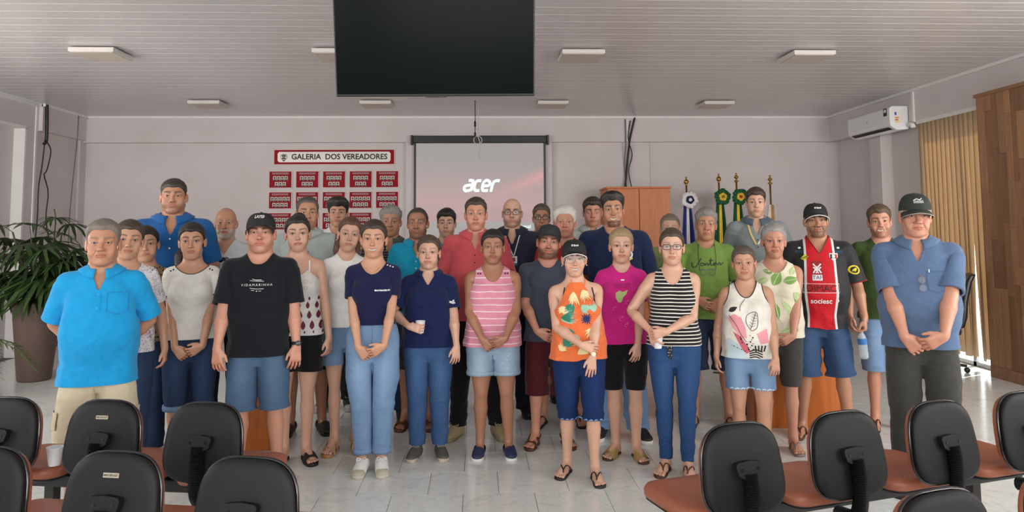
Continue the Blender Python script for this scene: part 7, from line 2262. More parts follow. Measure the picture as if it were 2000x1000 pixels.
# 17 --- salmon polo
c = F_TEE('salmon_polo_cloth', (196, 82, 88))
who('man with short brown hair in a salmon-red polo, black trousers and beige sneakers', 'M', -.01, 5.88, 1.856, -3, dict(sh=1.06, ch=1.06, wa=1.1, be=.02, nk=1.1, hw=1.0, fl=1.03), P_(armL='down', armR='down', turn=2, footL=(.05, .02, 10), footR=(-.04, 0, 14)), dict(skin=ROSY, brow=BRN, browk=.6, ruddy=.7, eye=(.12, .13, .12)),
  dict(hair=short(DBR, (.08, .055, .04), tt=.014, ts=.004, zf=.182, rec=.008), top=dict(mat=c, neck='polo', slv=.25, hem=.84, collar=True, name='polo_shirt', slr=(.062, .072)), bottom=dict(mat=F_TEE('black_trousers_cloth', (16, 16, 20)), kind='straight', hem=.07), shoes=shoes('runner', sh_mat(srgb(150, 136, 104), 'tan_sole'), upper=sh_mat(srgb(166, 152, 116), 'beige_upper'), lace=sh_mat(srgb(178, 166, 134), 'beige_lace')), extra=[placket(c, INKB)]), lod=0)
# 18 --- pink stripes
m = dict(wa=1.24, ch=1.14, hi=1.18, sh=1.12, ar=1.28, be=.04, bu=.01, le=1.14, ca=1.08, nk=1.16, ck=.07, jw=1.08, sq=.75)
who('woman in a pink and white striped sleeveless top and ripped denim shorts', 'F', .113, 5.40, 1.604, 0, m, P_(**clasp(.945, -.215, inner='R'), footL=(.02, 0, -2), footR=(-.01, 0, -2)), dict(skin=DARKT, brow=BLK, ruddy=.2),
  dict(hair=pulled(BLK, (.025, .02, .018), zf=.180), top=dict(mat=fabric('pink_stripe_cloth', None, pat_stripes(srgb(216, 142, 162), srgb(236, 212, 218), .052, .14, .012)), neck='scoop', slv=0, hem=.855, fit=.85, ease=.014, name='sleeveless_top'), bottom=dict(mat=JRIP, kind='hot', hem=.635, cuff=.03, name='denim_shorts'), shoes=shoes('slipon', sh_mat(srgb(226, 226, 224), 'white_sole'), upper=sh_mat(srgb(38, 46, 78), 'navy_upper')),
       extra=[shape_on([circ(s*x, 1.432, .0065, 10) for s in (-1, 1) for x in (.098, .118)], (0, 0), INKB, name='shoulder_button', off=.005)]))
# 19 --- bald, glasses, lanyard
c = F_TEE('dark_navy_polo_cloth', (40, 44, 62))
badge = [shape_on([rect(-.026, .026, -.035, .035)], (.015, 1.235), INKW, name='badge_card', off=.010), shape_on([rect(-.010, .010, -.006, .024)], (.015, 1.235), ink(120, 70, 58), name='badge_photo', off=.012), shape_on([rect(-.026, .026, -.035, -.020)], (.015, 1.235), ink(60, 110, 170), name='badge_band', off=.012)]
who('bald man with black glasses, navy polo and a badge on a lanyard', 'M', 0.311, 6.55, 1.867, -2, dict(sh=1.06, ch=1.08, wa=1.14, be=.05, nk=1.2, ck=.05, jw=1.08), P_(armL='back', armR='back'), dict(skin=FAIR, brow=DBR, ruddy=.5, beard=BEARD((.09, .06, .045), .35, d=0)),
  dict(glasses=dict(mat=GLB, r=.0022), top=dict(mat=c, neck='polo', slv=.24, hem=.84, collar=True, name='polo_shirt'), bottom=dict(mat=F_TEE('navy_trousers_cloth', (22, 26, 46)), kind='slacks', hem=.04), shoes=shoes('loafer', BLKSH),
       extra=[strand([(-.06, 1.47), (-.035, 1.38), (.010, 1.275)], .007, INKW, 'lanyard', off=.008), strand([(.07, 1.47), (.045, 1.38), (.016, 1.275)], .007, INKW, 'lanyard', off=.008)]+badge), lod=1, extra=.0)
# 20 --- glasses, red shirt
who('man with brown hair and dark glasses in a red shirt, behind the capped man', 'M', 0.618, 7.1, 1.843, -2, dict(age=1.1, fl=1.06, hw=.95, sq=.8), P_(armL='back', armR='back', turn=3), dict(skin=TAN, brow=DBR), 
  dict(hair=short(BRN, (.16, .12, .09), tt=.016, ts=.008, zf=.186), glasses=dict(mat=GLB, r=.0022, dim=(.0225, .016)), top=dict(mat=F_TEE('crimson_shirt', (168, 24, 38)), neck='crew', slv=.24, hem=.86, name='t_shirt'), bottom=dict(mat=F_TEE('dark_trousers_b', (24, 24, 30)), kind='straight', hem=.06), shoes=shoes('loafer', BLKSH)), lod=1)
# 21 --- grey tee, cap, beard
m = dict(sh=1.04, ch=1.08, wa=1.08, ar=1.1, nk=1.2, ck=.05, sm=.8, hw=1.04, le=1.04)
who('bearded man in a charcoal cap, slate-grey t-shirt and maroon shorts', 'M', .535, 5.62, 1.636, 0, m, P_(**clasp(.935, -.20, inner='L'), tilt=4, footL=(.03, 0, 6), footR=(-.02, -.02, 8)), dict(skin=ROSY, brow=BRN, ruddy=.7, eye=(.10, .14, .17), beard=BEARD((.07, .030, .016), .88, d=.006)),
  dict(hair=short((.05, .028, .018), tt=.002, ts=.003), cap=dict(mat=plain('charcoal_cap_cloth', (.022, .022, .024), .85), pitch=-4), top=dict(mat=F_TEE('slate_tee_cloth', (62, 68, 82)), neck='crew', slv=.24, hem=.83, fit=.85, name='t_shirt'), bottom=dict(mat=F_TEE('maroon_shorts_cloth', (74, 18, 28)), kind='shorts', hem=.40, name='shorts'), shoes=shoes('sandal', BRNSH, 'sandal', strap=BRNSH),
       extra=[text_on('MODA FIT', .010, (.10, 1.29), ink(170, 176, 186))]), extra=.026)
# 22 --- white hair, red shirt
who('white-haired older man in a red shirt', 'M', 0.740, 6.22, 1.795, -1, dict(ch=1.04, wa=1.08, age=1.3, ns=1.12, sq=.65, hw=1.03), P_(armL='back', armR='down', footR=(-.10, -.05, 10)), dict(skin=ROSY, brow=(.34, .28, .22), browk=.5, ruddy=.8),
  dict(hair=short(WHH, (.82, .78, .70), tt=.024, ts=.010, zf=.182, rough=.005), top=dict(mat=F_TEE('red_shirt_cloth', (176, 26, 42)), neck='crew', slv=.24, hem=.85, name='t_shirt'), bottom=dict(mat=F_TEE('dark_shorts_c', (34, 34, 40)), kind='shorts', hem=.46, name='shorts'), shoes=FLIP(BLKSH)), lod=1)
# 23 --- eyes closed
c = F_TEE('light_grey_polo_cloth', (184, 188, 184))
who('man with dark side-parted hair and closed eyes in a light grey polo', 'M', 1.060, 6.75, 1.890, 0, dict(sh=1.04, nk=1.1, fl=1.03), P_(armL='back', armR='back', nod=4), dict(skin=ROSY, brow=DBR, closed=True, ruddy=.6),
  dict(hair=short(DBR, (.07, .045, .03), tt=.020, ts=.008, zf=.178), top=dict(mat=c, neck='polo', slv=.24, hem=.85, collar=True, name='polo_shirt'), bottom=dict(mat=JDARK, kind='straight', hem=.06), shoes=shoes('loafer', BLKSH)), lod=1)
# 24 --- orange halter
m = dict(wa=1.20, ch=1.10, hi=1.12, sh=1.06, ar=1.18, be=.04, bu=.012, le=1.08, ca=1.04, age=.6, sq=.7)
G1, G2, CRM, NVY = ink(44, 122, 100), ink(150, 196, 172), ink(232, 212, 160), ink(28, 44, 92)
def fan(cx, cz, n, L, w, a0, a1): return [leaf(cx, cz, L*(.75+.25*((i*7) % 3)/2), w*.62, a0+(a1-a0)*i/(n+1)) for i in range(n+2)]
halter = [shape_on(fan(-.02, 1.40, 4, .11, .014, 235, 290), (0, 0), CRM), shape_on(fan(.05, 1.41, 6, .10, .011, 250, 330), (0, 0), CRM, off=.0026), shape_on(fan(-.13, 1.20, 7, .13, .013, -20, 50), (0, 0), G2), shape_on(fan(-.13, 1.22, 6, .12, .010, -30, 30), (0, 0), G1, off=.003),
          shape_on(fan(-.10, 1.14, 5, .11, .014, 250, 330), (0, 0), G1), shape_on(fan(.06, 1.20, 11, .055, .008, 0, 330), (0, 0), NVY, off=.003), shape_on(fan(.10, 1.13, 6, .09, .012, 200, 320), (0, 0), CRM), shape_on(fan(.12, 1.25, 4, .08, .010, 60, 130), (0, 0), G2), shape_on(fan(-.12, 1.00, 6, .09, .012, 0, 90), (0, 0), G1), shape_on(fan(-.02, .94, 6, .12, .012, 0, 60), (0, 0), CRM), shape_on(fan(.12, 1.02, 5, .08, .011, 100, 200), (0, 0), G2), shape_on(fan(-.15, .96, 5, .07, .010, 10, 100), (0, 0), CRM), shape_on(fan(-.03, 1.31, 5, .09, .016, 190, 260), (0, 0), G1), shape_on(fan(.0, 1.06, 6, .09, .016, 150, 230), (0, 0), G2, off=.0028), shape_on(fan(.03, 1.30, 5, .08, .014, 280, 350), (0, 0), G2), shape_on(fan(.04, .99, 6, .09, .016, -30, 60), (0, 0), G1, off=.0028), shape_on(fan(-.10, 1.30, 5, .07, .014, 200, 290), (0, 0), CRM)]
frayed = stroke([(-.16+.012*i, .43+.006*((i*7) % 3)) for i in range(28)], .010, 60)
who('smiling woman in black cap and glasses, orange tropical halter top and denim bermudas', 'F', .665, 4.90, 1.539, 2, m,
  P_(armR=dict(base='clasp_o', w=(-.005, -.225, 1.02), p=(1, .4, -.4), d=(-.93, -.05, -.30), n=(0, 1, -.1), c=.30), armL=dict(base='downf', w=(.085, -.215, .925), p=(1, .5, -.1), d=(-.10, -.12, -1), n=(-.15, 1, 0), c=.10, tc=.0), lean=-3, tilt=2, footL=(.005, -.09, 0), footR=(.0, .07, 14)),
  dict(skin=FAIR, brow=DBR, smile=True, lip=srgb(196, 92, 88), ruddy=.5), dict(hair=pulled(BLK, (.03, .022, .02), tt=.002, ts=.006, bun=False), cap=dict(mat=CAPB, edge=INKW, text=[('© Bimol', .017, .004, .006, INKW)]), glasses=dict(mat=GLC, r=.0019, dim=(.0245, .020)), earrings=dict(mat=SILV),
       top=dict(mat=F_TEE('orange_halter_cloth', (224, 112, 62)), neck='halter', slv=0, hem=.885, fit=.85, ease=.014, name='halter_top'), bottom=dict(mat=JROY, kind='bermuda', hem=.43, name='denim_bermudas'), shoes=FLIP(plain('black_flipflop', (.02, .016, .014), .5)),
       extra=halter+[shape_on(frayed, (0, 0), ink(120, 150, 196), key='bottom', name='frayed_hem'), wrist_band('L', 'F', m, GOLDM, plain('dial_cream', srgb(228, 214, 190), .3)),
              on_skin([strand([(s*.125, 1.29), (s*.118, 1.36), (s*.105, 1.435)], .010, INKB, 'bra_strap', 'skin', .004) for s in (-1, 1)]+[strand([(s*.045, 1.448), (s*.052, 1.475), (s*.054, 1.50)], .010, ink(226, 120, 70), 'neck_strap', 'skin', .004) for s in (-1, 1)])]), extra=.028)
# 25 --- navy tee, smiling, beard
emb = [shape_on(ring(.095, 1.30, .020, .032, 18)+[circ(.095, 1.302, .018, 14)], (0, 0), INKW, name='emblem'), shape_on([[(.075, 1.31), (.115, 1.31), (.108, 1.285), (.095, 1.275), (.082, 1.285)]], (0, 0), ink(40, 110, 70), name='emblem', off=.003), shape_on(stroke([(.066, 1.275), (.095, 1.262), (.124, 1.275)], .010, 8), (0, 0), ink(220, 190, 80), name='emblem', off=.0035)]
who('tall smiling man with dark quiff and chin beard in a navy t-shirt', 'M', 1.075, 5.78, 1.882, 0, dict(sh=1.10, ch=1.12, wa=1.10, ar=1.12, nk=1.14, fl=1.05), P_(armL='down', armR='down', tilt=-3, footL=(.05, -.01, 8), footR=(-.02, .02, 0)), dict(skin=TAN, brow=BLK, smile=True, beard=BEARD((.014, .010, .009), .85, 'chin', .004)),
  dict(hair=short(BLK, (.025, .02, .018), tt=.024, ts=.005, zf=.182, quiff=.012, rough=.003), top=dict(mat=F_TEE('midnight_tee_cloth', (22, 34, 66)), neck='crew', slv=.25, hem=.84, name='t_shirt', slr=(.063, .072)), bottom=dict(mat=JLIGHT, kind='slacks', hem=.05, name='jeans'), shoes=shoes('sneaker', sh_mat(srgb(220, 220, 218), 'white_sole2'), upper=BLKSH, lace=sh_mat(srgb(220, 220, 220), 'white_lace'), toe=BLKSH), extra=emb))
# 26 --- magenta tee
sw = []
for cx, cz in ((.03, 1.21), (.06, 1.13), (-.02, 1.08), (.08, 1.19), (-.07, 1.16), (.02, 1.03)): sw += ring(cx, cz, .010, .0125, 12, 30, 290)+ring(cx+.012, cz+.018, .005, .007, 10, 100, 400)
m = dict(wa=1.06, ch=1.04, hi=1.06, ar=1.08, le=1.06, age=.3)
who('blonde woman in a magenta printed tee, black shorts and gold sandals', 'F', 1.035, 5.30, 1.605, 2, m, P_(armL=dict(base='downf', w=(.10, -.17, .845), d=(-.15, -.12, -1), c=.25), armR='down', turn=-1, footL=(-.01, -.03, 6), footR=(.03, .03, 18)), dict(skin=FAIR, brow=(.13, .085, .05), browk=.6, ruddy=.45),
  dict(hair=pulled(BLD, (.42, .31, .18), zf=.182, tt=.014, ts=.009), top=dict(mat=F_TEE('magenta_tee_cloth', (196, 34, 126)), neck='crew', slv=.19, hem=.88, fit=.85, name='t_shirt'), bottom=dict(mat=F_TEE('black_bike_shorts', (14, 13, 15)), kind='tight', hem=.52, name='shorts'), shoes=shoes('mule', BRNSH, 'sandal', strap=plain('gold_leather', srgb(206, 184, 118), .3, .6)),
       extra=[text_on('WILD', .050, (-.01, 1.335), ink(150, 30, 100), spacing=1.1), shape_on([rect(-.014, .014, 1.375, 1.385)], (0, 0), INKW), shape_on([[(-.06, 1.285), (-.03, 1.30), (.0, 1.29), (.035, 1.305), (.025, 1.275), (.0, 1.25), (-.015, 1.21), (-.04, 1.21), (-.06, 1.25)]], (0, 0), ink(170, 188, 120)), shape_on(sw, (0, 0), ink(224, 130, 184))]))
# 27 --- hidden behind striped woman
who('man with thinning fair hair in an olive-green shirt, half hidden by the striped top', 'M', 1.709, 6.5, 1.730, 0, dict(age=.8, wa=1.1, ch=1.04, sh=1.02), P_(armL='back', armR='back'), dict(skin=FAIR, brow=(.16, .11, .07), browk=.5, ruddy=.5),
  dict(hair=short((.14, .10, .065), (.30, .23, .16), zf=.186, rec=.012, tt=.010, ts=.005), top=dict(mat=F_TEE('olive_shirt_cloth', (138, 150, 96)), neck='crew', slv=.24, hem=.85, name='t_shirt'), bottom=dict(mat=JDARK, kind='straight', hem=.06), shoes=shoes('loafer', BLKSH)), lod=1)
# 28 --- striped top, glasses, jeans
m = dict(wa=1.10, ch=1.02, hi=1.06, sh=1.02, ar=1.12, be=.025, le=1.0, age=.7, hw=.97)
who('woman with dark-framed glasses in a black and white striped top and blue jeans', 'F', 1.305, 4.93, 1.602, -2, m, P_(armL=dict(base='clasp_o', w=(-.055, -.215, 1.045), p=(1, .5, -.3), d=(-.92, -.10, -.22), n=(-.1, 1, 0), c=.5), armR=dict(base='clasp_i', w=(.165, -.165, 1.04), p=(1, .6, 0), d=(-.30, -.35, -.9), n=(-.55, .75, .0), c=.5, tc=.7), footL=(-.02, -.035, -4), footR=(.02, .01, 8)), dict(skin=FAIR, brow=DBR, browk=.5, ruddy=.4),
  dict(hair=pulled(DBR, (.12, .08, .05), zf=.183, tt=.009), glasses=dict(mat=GLB, r=.0021, dim=(.024, .0165)), top=dict(mat=fabric('bw_stripe_cloth', None, pat_stripes((.012, .012, .013), srgb(226, 222, 214), .0265, .30, .008)), neck='scoop', slv=0, hem=.925, fit=.5, name='sleeveless_top'), bottom=dict(mat=JSKN, kind='skinny', hem=.085, name='jeans'), shoes=FLIP(BRNSH),
       extra=[held('cup', 'R', 'F', m, 'white disposable cup held low by the woman in stripes', (.080, .010, .030)), shape_on([[(-.055, .955), (-.015, .955), (-.012, .89), (-.02, .825), (-.045, .83), (-.05, .89)]], (0, 0), INKB, key='bottom', name='sash_knot', off=.012), shape_on([circ(-.045+.012*(i % 3), .94-.02*(i//2), .003, 6) for i in range(10)], (0, 0), INKW, key='bottom', name='sash_dots', off=.014)]))
# 29 --- green tee, script
who('man with wavy grey hair in a lime-green script t-shirt, glasses on a cord', 'M', 1.897, 6.08, 1.762, 0, dict(ch=1.0, wa=1.04, age=1.2, ns=1.15, fl=1.05, sq=.8, hw=.97), P_(**clasp(1.03, -.21, inner='L'), tilt=2, footL=(.05, 0, 10), footR=(-.03, .0, 6)), dict(skin=TAN, brow=(.08, .07, .06), ruddy=.6),
  dict(hair=short(GRY, (.30, .28, .26), tt=.022, ts=.009, zf=.178, rough=.005), top=dict(mat=F_TEE('lime_tee_cloth', (114, 144, 68)), neck='crew', slv=.24, hem=.86, name='t_shirt'), bottom=dict(mat=F_TEE('navy_shorts_cloth', (30, 40, 66)), kind='shorts', hem=.45, name='shorts'), shoes=FLIP(BRNSH),
       extra=[shape_on(stroke([(-.120, 1.325), (-.118, 1.29), (-.095, 1.285), (-.065, 1.325), (-.045, 1.36)], .007, 20)+stroke([(-.022, 1.318), (-.05, 1.318), (-.048, 1.298), (-.026, 1.305), (-.022, 1.318), (-.018, 1.30), (-.005, 1.318), (.004, 1.314), (.006, 1.30), (.022, 1.318), (.030, 1.36), (.028, 1.302), (.046, 1.308), (.056, 1.322), (.068, 1.312), (.056, 1.300), (.052, 1.312), (.074, 1.318), (.086, 1.304), (.094, 1.322), (.104, 1.318), (.106, 1.304), (.13, 1.325)], .006, 90)+stroke([(.012, 1.338), (.05, 1.342)], .006, 5), (0, 0), INKB),
              strand([(-.062, 1.47), (-.068, 1.38), (-.06, 1.26)], .004, INKB, 'glasses_cord', off=.006), strand([(.062, 1.47), (.07, 1.38), (.066, 1.26)], .004, INKB, 'glasses_cord', off=.006), shape_on(ring(-.032, 1.245, .024, .028, 16)+ring(.036, 1.245, .024, .028, 16)+stroke([(-.06, 1.265), (.064, 1.265)], .006, 8), (0, 0), plain('cord_glasses_frame', (.03, .04, .02), .3), name='hanging_glasses', off=.008)]), lod=1)
# 30 --- young tall, grey polo
c = F_TEE('heather_grey_polo', (136, 146, 148))
who('tall young man with short brown hair, grey polo and yellow and white lanyard', 'M', 2.489, 6.5, 1.958, 0, dict(sh=.98, ch=.94, wa=.92, hw=.96, fl=1.03, nk=1.0), P_(armL='back', armR=dict(base='down', w=(.25, .06, .9))), dict(skin=FAIR, brow=BRN, browk=.8),
  dict(hair=short(DBR, (.09, .055, .035), tt=.018, ts=.005, zf=.176, rough=.003), top=dict(mat=c, neck='polo', slv=.24, hem=.86, fit=.7, collar=True, colmat=F_TEE('slate_collar', (84, 98, 112)), name='polo_shirt'), bottom=dict(mat=JDARK, kind='straight', hem=.06), shoes=shoes('loafer', BLKSH),
       extra=[placket(c, INKB), strand([(-.070, 1.475), (-.05, 1.38), (-.012, 1.29)], .013, ink(226, 200, 120), 'lanyard', off=.008), strand([(.072, 1.475), (.055, 1.38), (.0, 1.29)], .013, INKW, 'lanyard', off=.008)]), lod=1)
# 31 --- short, printed tank
m = dict(wa=1.22, ch=1.12, hi=1.08, sh=1.06, ar=1.22, be=.06, le=1.02, age=1.2, ck=.05)
PK, PB, RS = ink(224, 152, 160), ink(196, 216, 224), ink(206, 96, 112)
tank = [shape_on([[(-.16, 1.06), (-.05, .98), (-.01, .885), (-.17, .885)]], (0, 0), PB), shape_on([[(-.15, 1.22), (-.10, 1.25), (-.05, 1.22), (-.02, 1.14), (-.015, 1.06), (-.06, 1.06), (-.12, 1.14)]], (0, 0), PK, off=.0026), shape_on([[(-.12, 1.11), (-.06, 1.07), (.01, .95), (-.02, .93), (-.05, .96)]], (0, 0), RS, off=.003), shape_on([[(.06, 1.09), (.14, 1.13), (.15, 1.02), (.09, 1.01)]], (0, 0), PK),
        shape_on(stroke([(.012, 1.13), (-.012, 1.18), (.0, 1.24), (.068, 1.262), (.078, 1.20), (.066, 1.14), (.03, 1.115), (.012, 1.13)], .004, 30)+stroke([(.02, 1.13), (.045, 1.20), (.068, 1.262)], .004, 10)+sum([stroke([(.024+.010*i, 1.145+.022*i), (.008+.010*i, 1.165+.020*i)], .003, 4) + stroke([(.024+.010*i, 1.145+.022*i), (.052+.006*i, 1.155+.020*i)], .003, 4) for i in range(5)], []), (0, 0), INKB, off=.003),
        shape_on([leaf(-.14, 1.27, .075, .018, 25)], (0, 0), INKB, off=.003), shape_on(stroke([(-.14, 1.24), (-.09, 1.16), (-.06, 1.09), (-.02, 1.03)], .004, 14)+stroke([(-.01, 1.36), (-.05, 1.31), (-.055, 1.27)], .004, 8), (0, 0), INKB, off=.0034),
        shape_on([circ(-.10+.012*i+.008*((i*3) % 4), 1.08-.014*i, .004+.002*(i % 3), 8) for i in range(9)]+[circ(.02+.010*((i*5) % 3-1), 1.08-.016*i, .004+.0025*(i % 2), 8) for i in range(8)]+[circ(-.13+.014*i, .995-.006*i, .003+.002*(i % 2), 8) for i in range(8)], (0, 0), INKB, off=.0036),
        shape_on(sum([stroke([(.00, .95-.018*i), (.05, .965-.02*i), (.10, .945-.022*i)], .010, 8) for i in range(4)], [])+sum([stroke([(.05+.02*i, .95), (.045+.026*i, 1.0)], .011, 5) for i in range(4)], []), (0, 0), INKB, off=.0036)]
who('short older woman in a white tank with pink and black leaf print, denim shorts', 'F', 1.83, 4.98, 1.478, -3, m, P_(armL=dict(base='downf', w=(.20, -.14, .87)), armR=dict(base='down', w=(.255, .0, .87)), lean=-2), dict(skin=MID, brow=(.12, .09, .07), browk=.6, ruddy=.7),
  dict(hair=pulled(BRN, (.15, .12, .10), zf=.181), top=dict(mat=F_TEE('printed_tank_cloth', (228, 224, 214)), neck='scoop', slv=0, hem=.885, fit=.9, ease=.015, name='tank_top', trim=INKB, trimr=.004), bottom=dict(mat=JLIGHT, kind='hot', hem=.63, name='denim_shorts'), shoes=FLIP(BRNSH),
       extra=tank+[shape_on(stroke([(-.17+.014*i, .634+.005*((i*7) % 3)) for i in range(26)], .010, 50), (0, 0), ink(190, 210, 228), key='bottom', name='frayed_hem')]))
# 32 --- leaf print
m = dict(wa=1.18, ch=1.10, hi=1.08, sh=1.08, ar=1.2, be=.035, le=1.04, age=.9)
LG, LL = ink(124, 164, 84), ink(182, 204, 140)
lv = [(.0, 1.06, .10, .020, 100), (-.14, 1.32, .09, .022, 20), (.14, 1.16, .09, .022, 80), (-.05, .91, .09, .02, 60), (.14, .93, .08, .02, 110), (-.15, 1.16, .09, .022, 100), (-.03, 1.30, .13, .040, 60), (-.10, 1.22, .10, .026, 150), (.05, 1.33, .12, .030, 10), (.12, 1.25, .11, .028, -50), (-.02, 1.16, .13, .024, -80), (.03, 1.18, .14, .022, -50), (-.08, 1.10, .11, .024, 200), (.07, 1.08, .12, .026, 30), (.10, 1.02, .10, .024, -70), (-.12, 1.0, .10, .026, 80), (-.03, .98, .11, .026, 150), (.02, .93, .10, .024, 20), (-.02, 1.40, .08, .022, 170), (.11, 1.38, .08, .022, 60)]
vein = []
for x, z, L, w_, a in lv:
    ca_, sa_ = math.cos(math.radians(a)), math.sin(math.radians(a)); vein += stroke([(x+ca_*L*.05, z+sa_*L*.05), (x+ca_*L*.5, z+sa_*L*.5), (x+ca_*L*.95, z+sa_*L*.95)], .0035, 8)
who('grey-haired woman in a cream top with big green leaves and dark grey shorts', 'F', 2.185, 5.38, 1.627, 2, m, P_(**clasp(.895, -.20, inner='R')), dict(skin=ROSY, brow=(.14, .11, .09), browk=.5, ruddy=.7),
  dict(hair=pulled((.20, .18, .16), (.46, .44, .42), zf=.184, tt=.014, ts=.009, rough=.003), top=dict(mat=F_TEE('cream_leaf_cloth', (226, 220, 196)), neck='wide', slv=0, hem=.885, fit=.95, ease=.018, name='sleeveless_top'), bottom=dict(mat=F_TEE('dark_grey_shorts', (62, 60, 58)), kind='bermuda', hem=.50, name='shorts'), shoes=FLIP(plain('silver_flipflop', srgb(140, 122, 112), .4)),
       extra=[shape_on([leaf(*q) for q in lv[::2]], (0, 0), LG), shape_on([leaf(*q) for q in lv[1::2]], (0, 0), LL, off=.0026), shape_on(vein, (0, 0), ink(222, 228, 196), off=.0034)]))
# 33 --- football jersey
def pat_jersey(t, x, y, uv):
    a = t.math('ABSOLUTE', t.math('SUBTRACT', x, .0)); c = t.mix(t.math('GREATER_THAN', a, .086), srgb(196, 22, 34), srgb(224, 220, 218)); return t.mix(t.math('GREATER_THAN', a, .101), c, (.018, .018, .020))
m = dict(sh=1.08, ch=1.12, wa=1.16, be=.045, ar=1.10, nk=1.14, le=1.06, hw=1.0, sq=.75, age=.6, sm=.5)
W_ = INKW; jr = [shape_on([rect(-.062, .012, -.075, .072)], (0, 1.255), ink(150, 14, 26)), shape_on([rect(-.060, .010, -.073, -.030)], (0, 1.255), W_, off=.003), text_on('TAF', .040, (-.025, 1.203), ink(40, 60, 100)),
     shape_on(stroke([(-.052, .052), (-.025, .026), (.004, .052)], .010, 12)+stroke([(-.052, -.018), (-.036, .012), (-.052, .026)], .010, 10)+stroke([(.004, -.018), (-.012, .012), (.004, .026)], .010, 10)+stroke([(-.036, .004), (-.012, .004)], .008, 4)+stroke([(-.03, .03), (-.025, .0), (-.034, -.02)], .008, 6)+stroke([(-.02, .03), (-.025, .0), (-.014, -.02)], .008, 6), (0, 1.255), W_, off=.003),
     shape_on(stroke([(-.13, -.033), (.125, -.033), (.125, .033), (-.13, .033), (-.13, -.033)], .003, 20, False), (0, 1.125), W_), text_on('DIMAC', .068, (.0, 1.122), INKB), text_on('sociesc', .052, (-.005, 1.030), W_, bold=.001), shape_on(stroke([(.108, 1.05), (.118, 1.035), (.108, 1.02)], .007, 8), (0, 0), W_),
     shape_on([[(.068, 1.385), (.128, 1.385), (.128, 1.355), (.098, 1.325), (.068, 1.355)]], (0, 0), W_, name='club_shield'), shape_on([rect(.073, .087, 1.345, 1.378)], (0, 0), INKB, name='club_shield', off=.003), shape_on([rect(.108, .122, 1.345, 1.378)], (0, 0), ink(190, 24, 36), name='club_shield', off=.003), shape_on(ring(.098, 1.362, .012, .015, 14), (0, 0), ink(120, 120, 120), name='club_shield', off=.0034),
     shape_on([[(-.135, 1.345), (-.105, 1.378), (-.078, 1.362), (-.108, 1.328)]], (0, 0), ink(218, 214, 50), name='yellow_patch'), shape_on(stroke([(-.13, 1.345), (-.083, 1.366)], .005, 5)+stroke([(-.128, 1.335), (-.082, 1.358)], .003, 5), (0, 0), INKB, name='yellow_patch', off=.003), shape_on(ring(-.005, 1.362, .007, .012, 12), (0, 0), ink(150, 60, 40)),
     shape_on([circ(.138, 1.425, .011, 12, .008)], (0, 0), ink(190, 216, 222), name='shoulder_mark'), text_on('sani', .036, (.142, 1.398), ink(40, 92, 124)), shape_on([circ(-.138, 1.425, .011, 12, .008)], (0, 0), ink(190, 216, 222), name='shoulder_mark'), text_on('sani', .036, (-.142, 1.398), ink(40, 92, 124)),
     shape_on([circ(0, 0, .034, 20)], (.22, 1.275), ink(226, 204, 40), (1, 50), 'sleeve_badge'), shape_on([circ(0, 0, .024, 18)], (.22, 1.275), INKB, (1, 50), 'sleeve_badge', .003), shape_on([leaf(-.012, -.014, .035, .005, 60), leaf(.0, -.014, .035, .005, 70)], (.22, 1.275), ink(226, 204, 40), (1, 50), 'sleeve_badge', .0036)]
def pat_band(a, b, z): return None
who('man in a black cap and red, white and black football jersey holding a bottle', 'M', 2.655, 5.68, 1.801, 2, m, P_(armL=dict(base='down', w=(.285, -.10, .905), c=.85, tc=.8), armR='down', tilt=-2, footL=(.08, .03, 8), footR=(-.06, .0, 10)), dict(skin=TAN, brow=DBR, ruddy=.6, beard=BEARD((.045, .032, .026), .75, 'goatee', .004)),
  dict(hair=short(DBR, (.06, .045, .04), tt=.002, ts=.004), cap=dict(mat=CAPB, edge=INKW, text=[('© Bimol', .017, .012, .006, INKW)]), top=dict(mat=fabric('jersey_cloth', None, pat_jersey, rough=.6), neck='v', slv=.26, hem=.82, fit=.9, ease=.016, name='football_jersey', slr=(.066, .078), trim=ink(150, 20, 30), trimr=.004), bottom=dict(mat=jeans('dark_blue_denim', (26, 46, 78), (84, 112, 150)), kind='shorts', hem=.46, name='denim_shorts'), shoes=FLIP(BRNSH),
       extra=jr+[held('bottle', 'L', 'M', m, 'clear plastic water bottle hanging from the jersey man\'s hand', (.10, .0, .03))]), extra=.028)
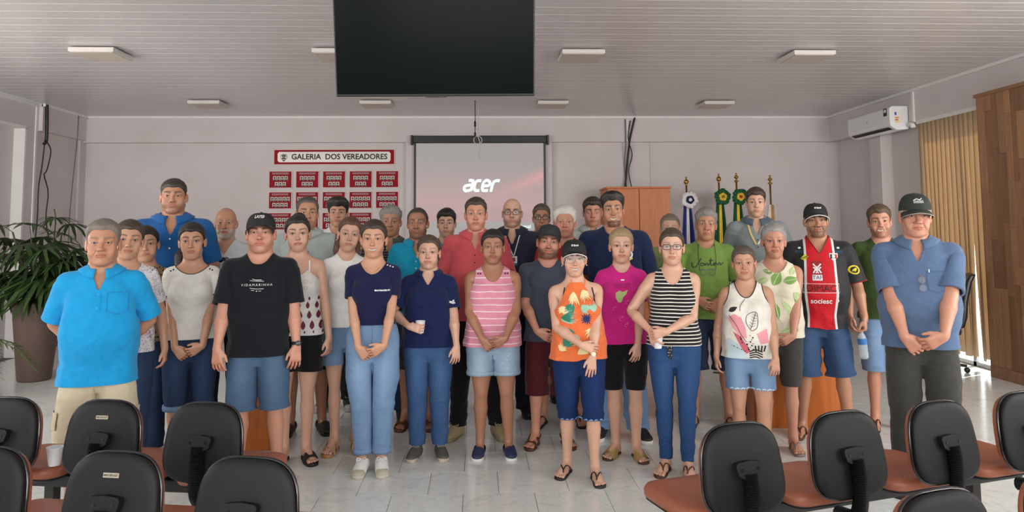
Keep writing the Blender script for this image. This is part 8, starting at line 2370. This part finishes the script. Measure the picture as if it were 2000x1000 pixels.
# 34 --- green tee, smiling
who('smiling man with short brown hair in a dark green t-shirt behind the blue polo', 'M', 3.261, 5.85, 1.772, 0, dict(sh=1.0, hw=.98), P_(armL='down', armR='down', tilt=-3, footL=(.02, 0, 10)), dict(skin=ROSY, brow=BRN, smile=True, ruddy=.5, beard=BEARD((.07, .042, .028), .4, d=.001)),
  dict(hair=short(BRN, (.14, .085, .05), tt=.020, ts=.006, zf=.178, rec=.006, rough=.003), top=dict(mat=F_TEE('forest_tee_cloth', (58, 78, 36)), neck='crew', slv=.24, hem=.86, name='t_shirt'), bottom=dict(mat=JLIGHT, kind='shorts', hem=.45, name='denim_shorts'), shoes=FLIP(BRNSH)))
# 35 --- blue polo, cap
m = dict(sh=1.06, ch=1.10, wa=1.18, be=.06, bz=1.10, ar=1.14, nk=1.16, hi=1.04, age=1.3, hw=1.0, jw=1.0, ns=1.2, sq=.62, ck=.02)
c = F_TEE('denim_blue_polo_cloth', (84, 106, 138))
who('older man in a dark green cap, dusty-blue polo and charcoal trousers, hands clasped', 'M', 2.70, 4.45, 1.815, -2, m, P_(**clasp(.90, -.245, inner='R'), turn=6, nod=2, footL=(.02, 0, 6), footR=(-.01, 0, 6)), dict(skin=ROSY, brow=(.30, .24, .19), browk=.4, ruddy=.8, eye=(.14, .18, .22)),
  dict(hair=short((.34, .31, .28), (.56, .52, .48), tt=.002, ts=.006), cap=dict(mat=plain('green_black_cap_cloth', (.020, .026, .022), .85), edge=plain('cap_trim_grey', srgb(150, 146, 136), .7), pitch=6, text=[(stroke([(-.030, .004), (-.01, .012), (.01, .008), (.03, .014)], .004, 14)+[rect(-.026+.009*i, -.022+.009*i, -.010, .004) for i in range(7)], 0, .004, .010, INKW)]),
       top=dict(mat=c, neck='polo', slv=.25, hem=.85, fit=.9, ease=.015, collar=True, name='polo_shirt', slr=(.060, .070)), bottom=dict(mat=F_TEE('charcoal_trousers', (58, 58, 54)), kind='slacks', hem=.04, waist=1.02), shoes=shoes('loafer', BLKSH),
       extra=[pocket((.09, 1.245), plain('seam_slate', srgb(58, 84, 120), .8), .05, .06), hang_glasses((.012, 1.275), plain('rimless_metal', srgb(120, 120, 126), .3, .6), 1.0), shape_on([rect(.05, .055, 1.30, 1.318)], (0, 0), INKW, name='pocket_tag', off=.004)]), extra=.028)
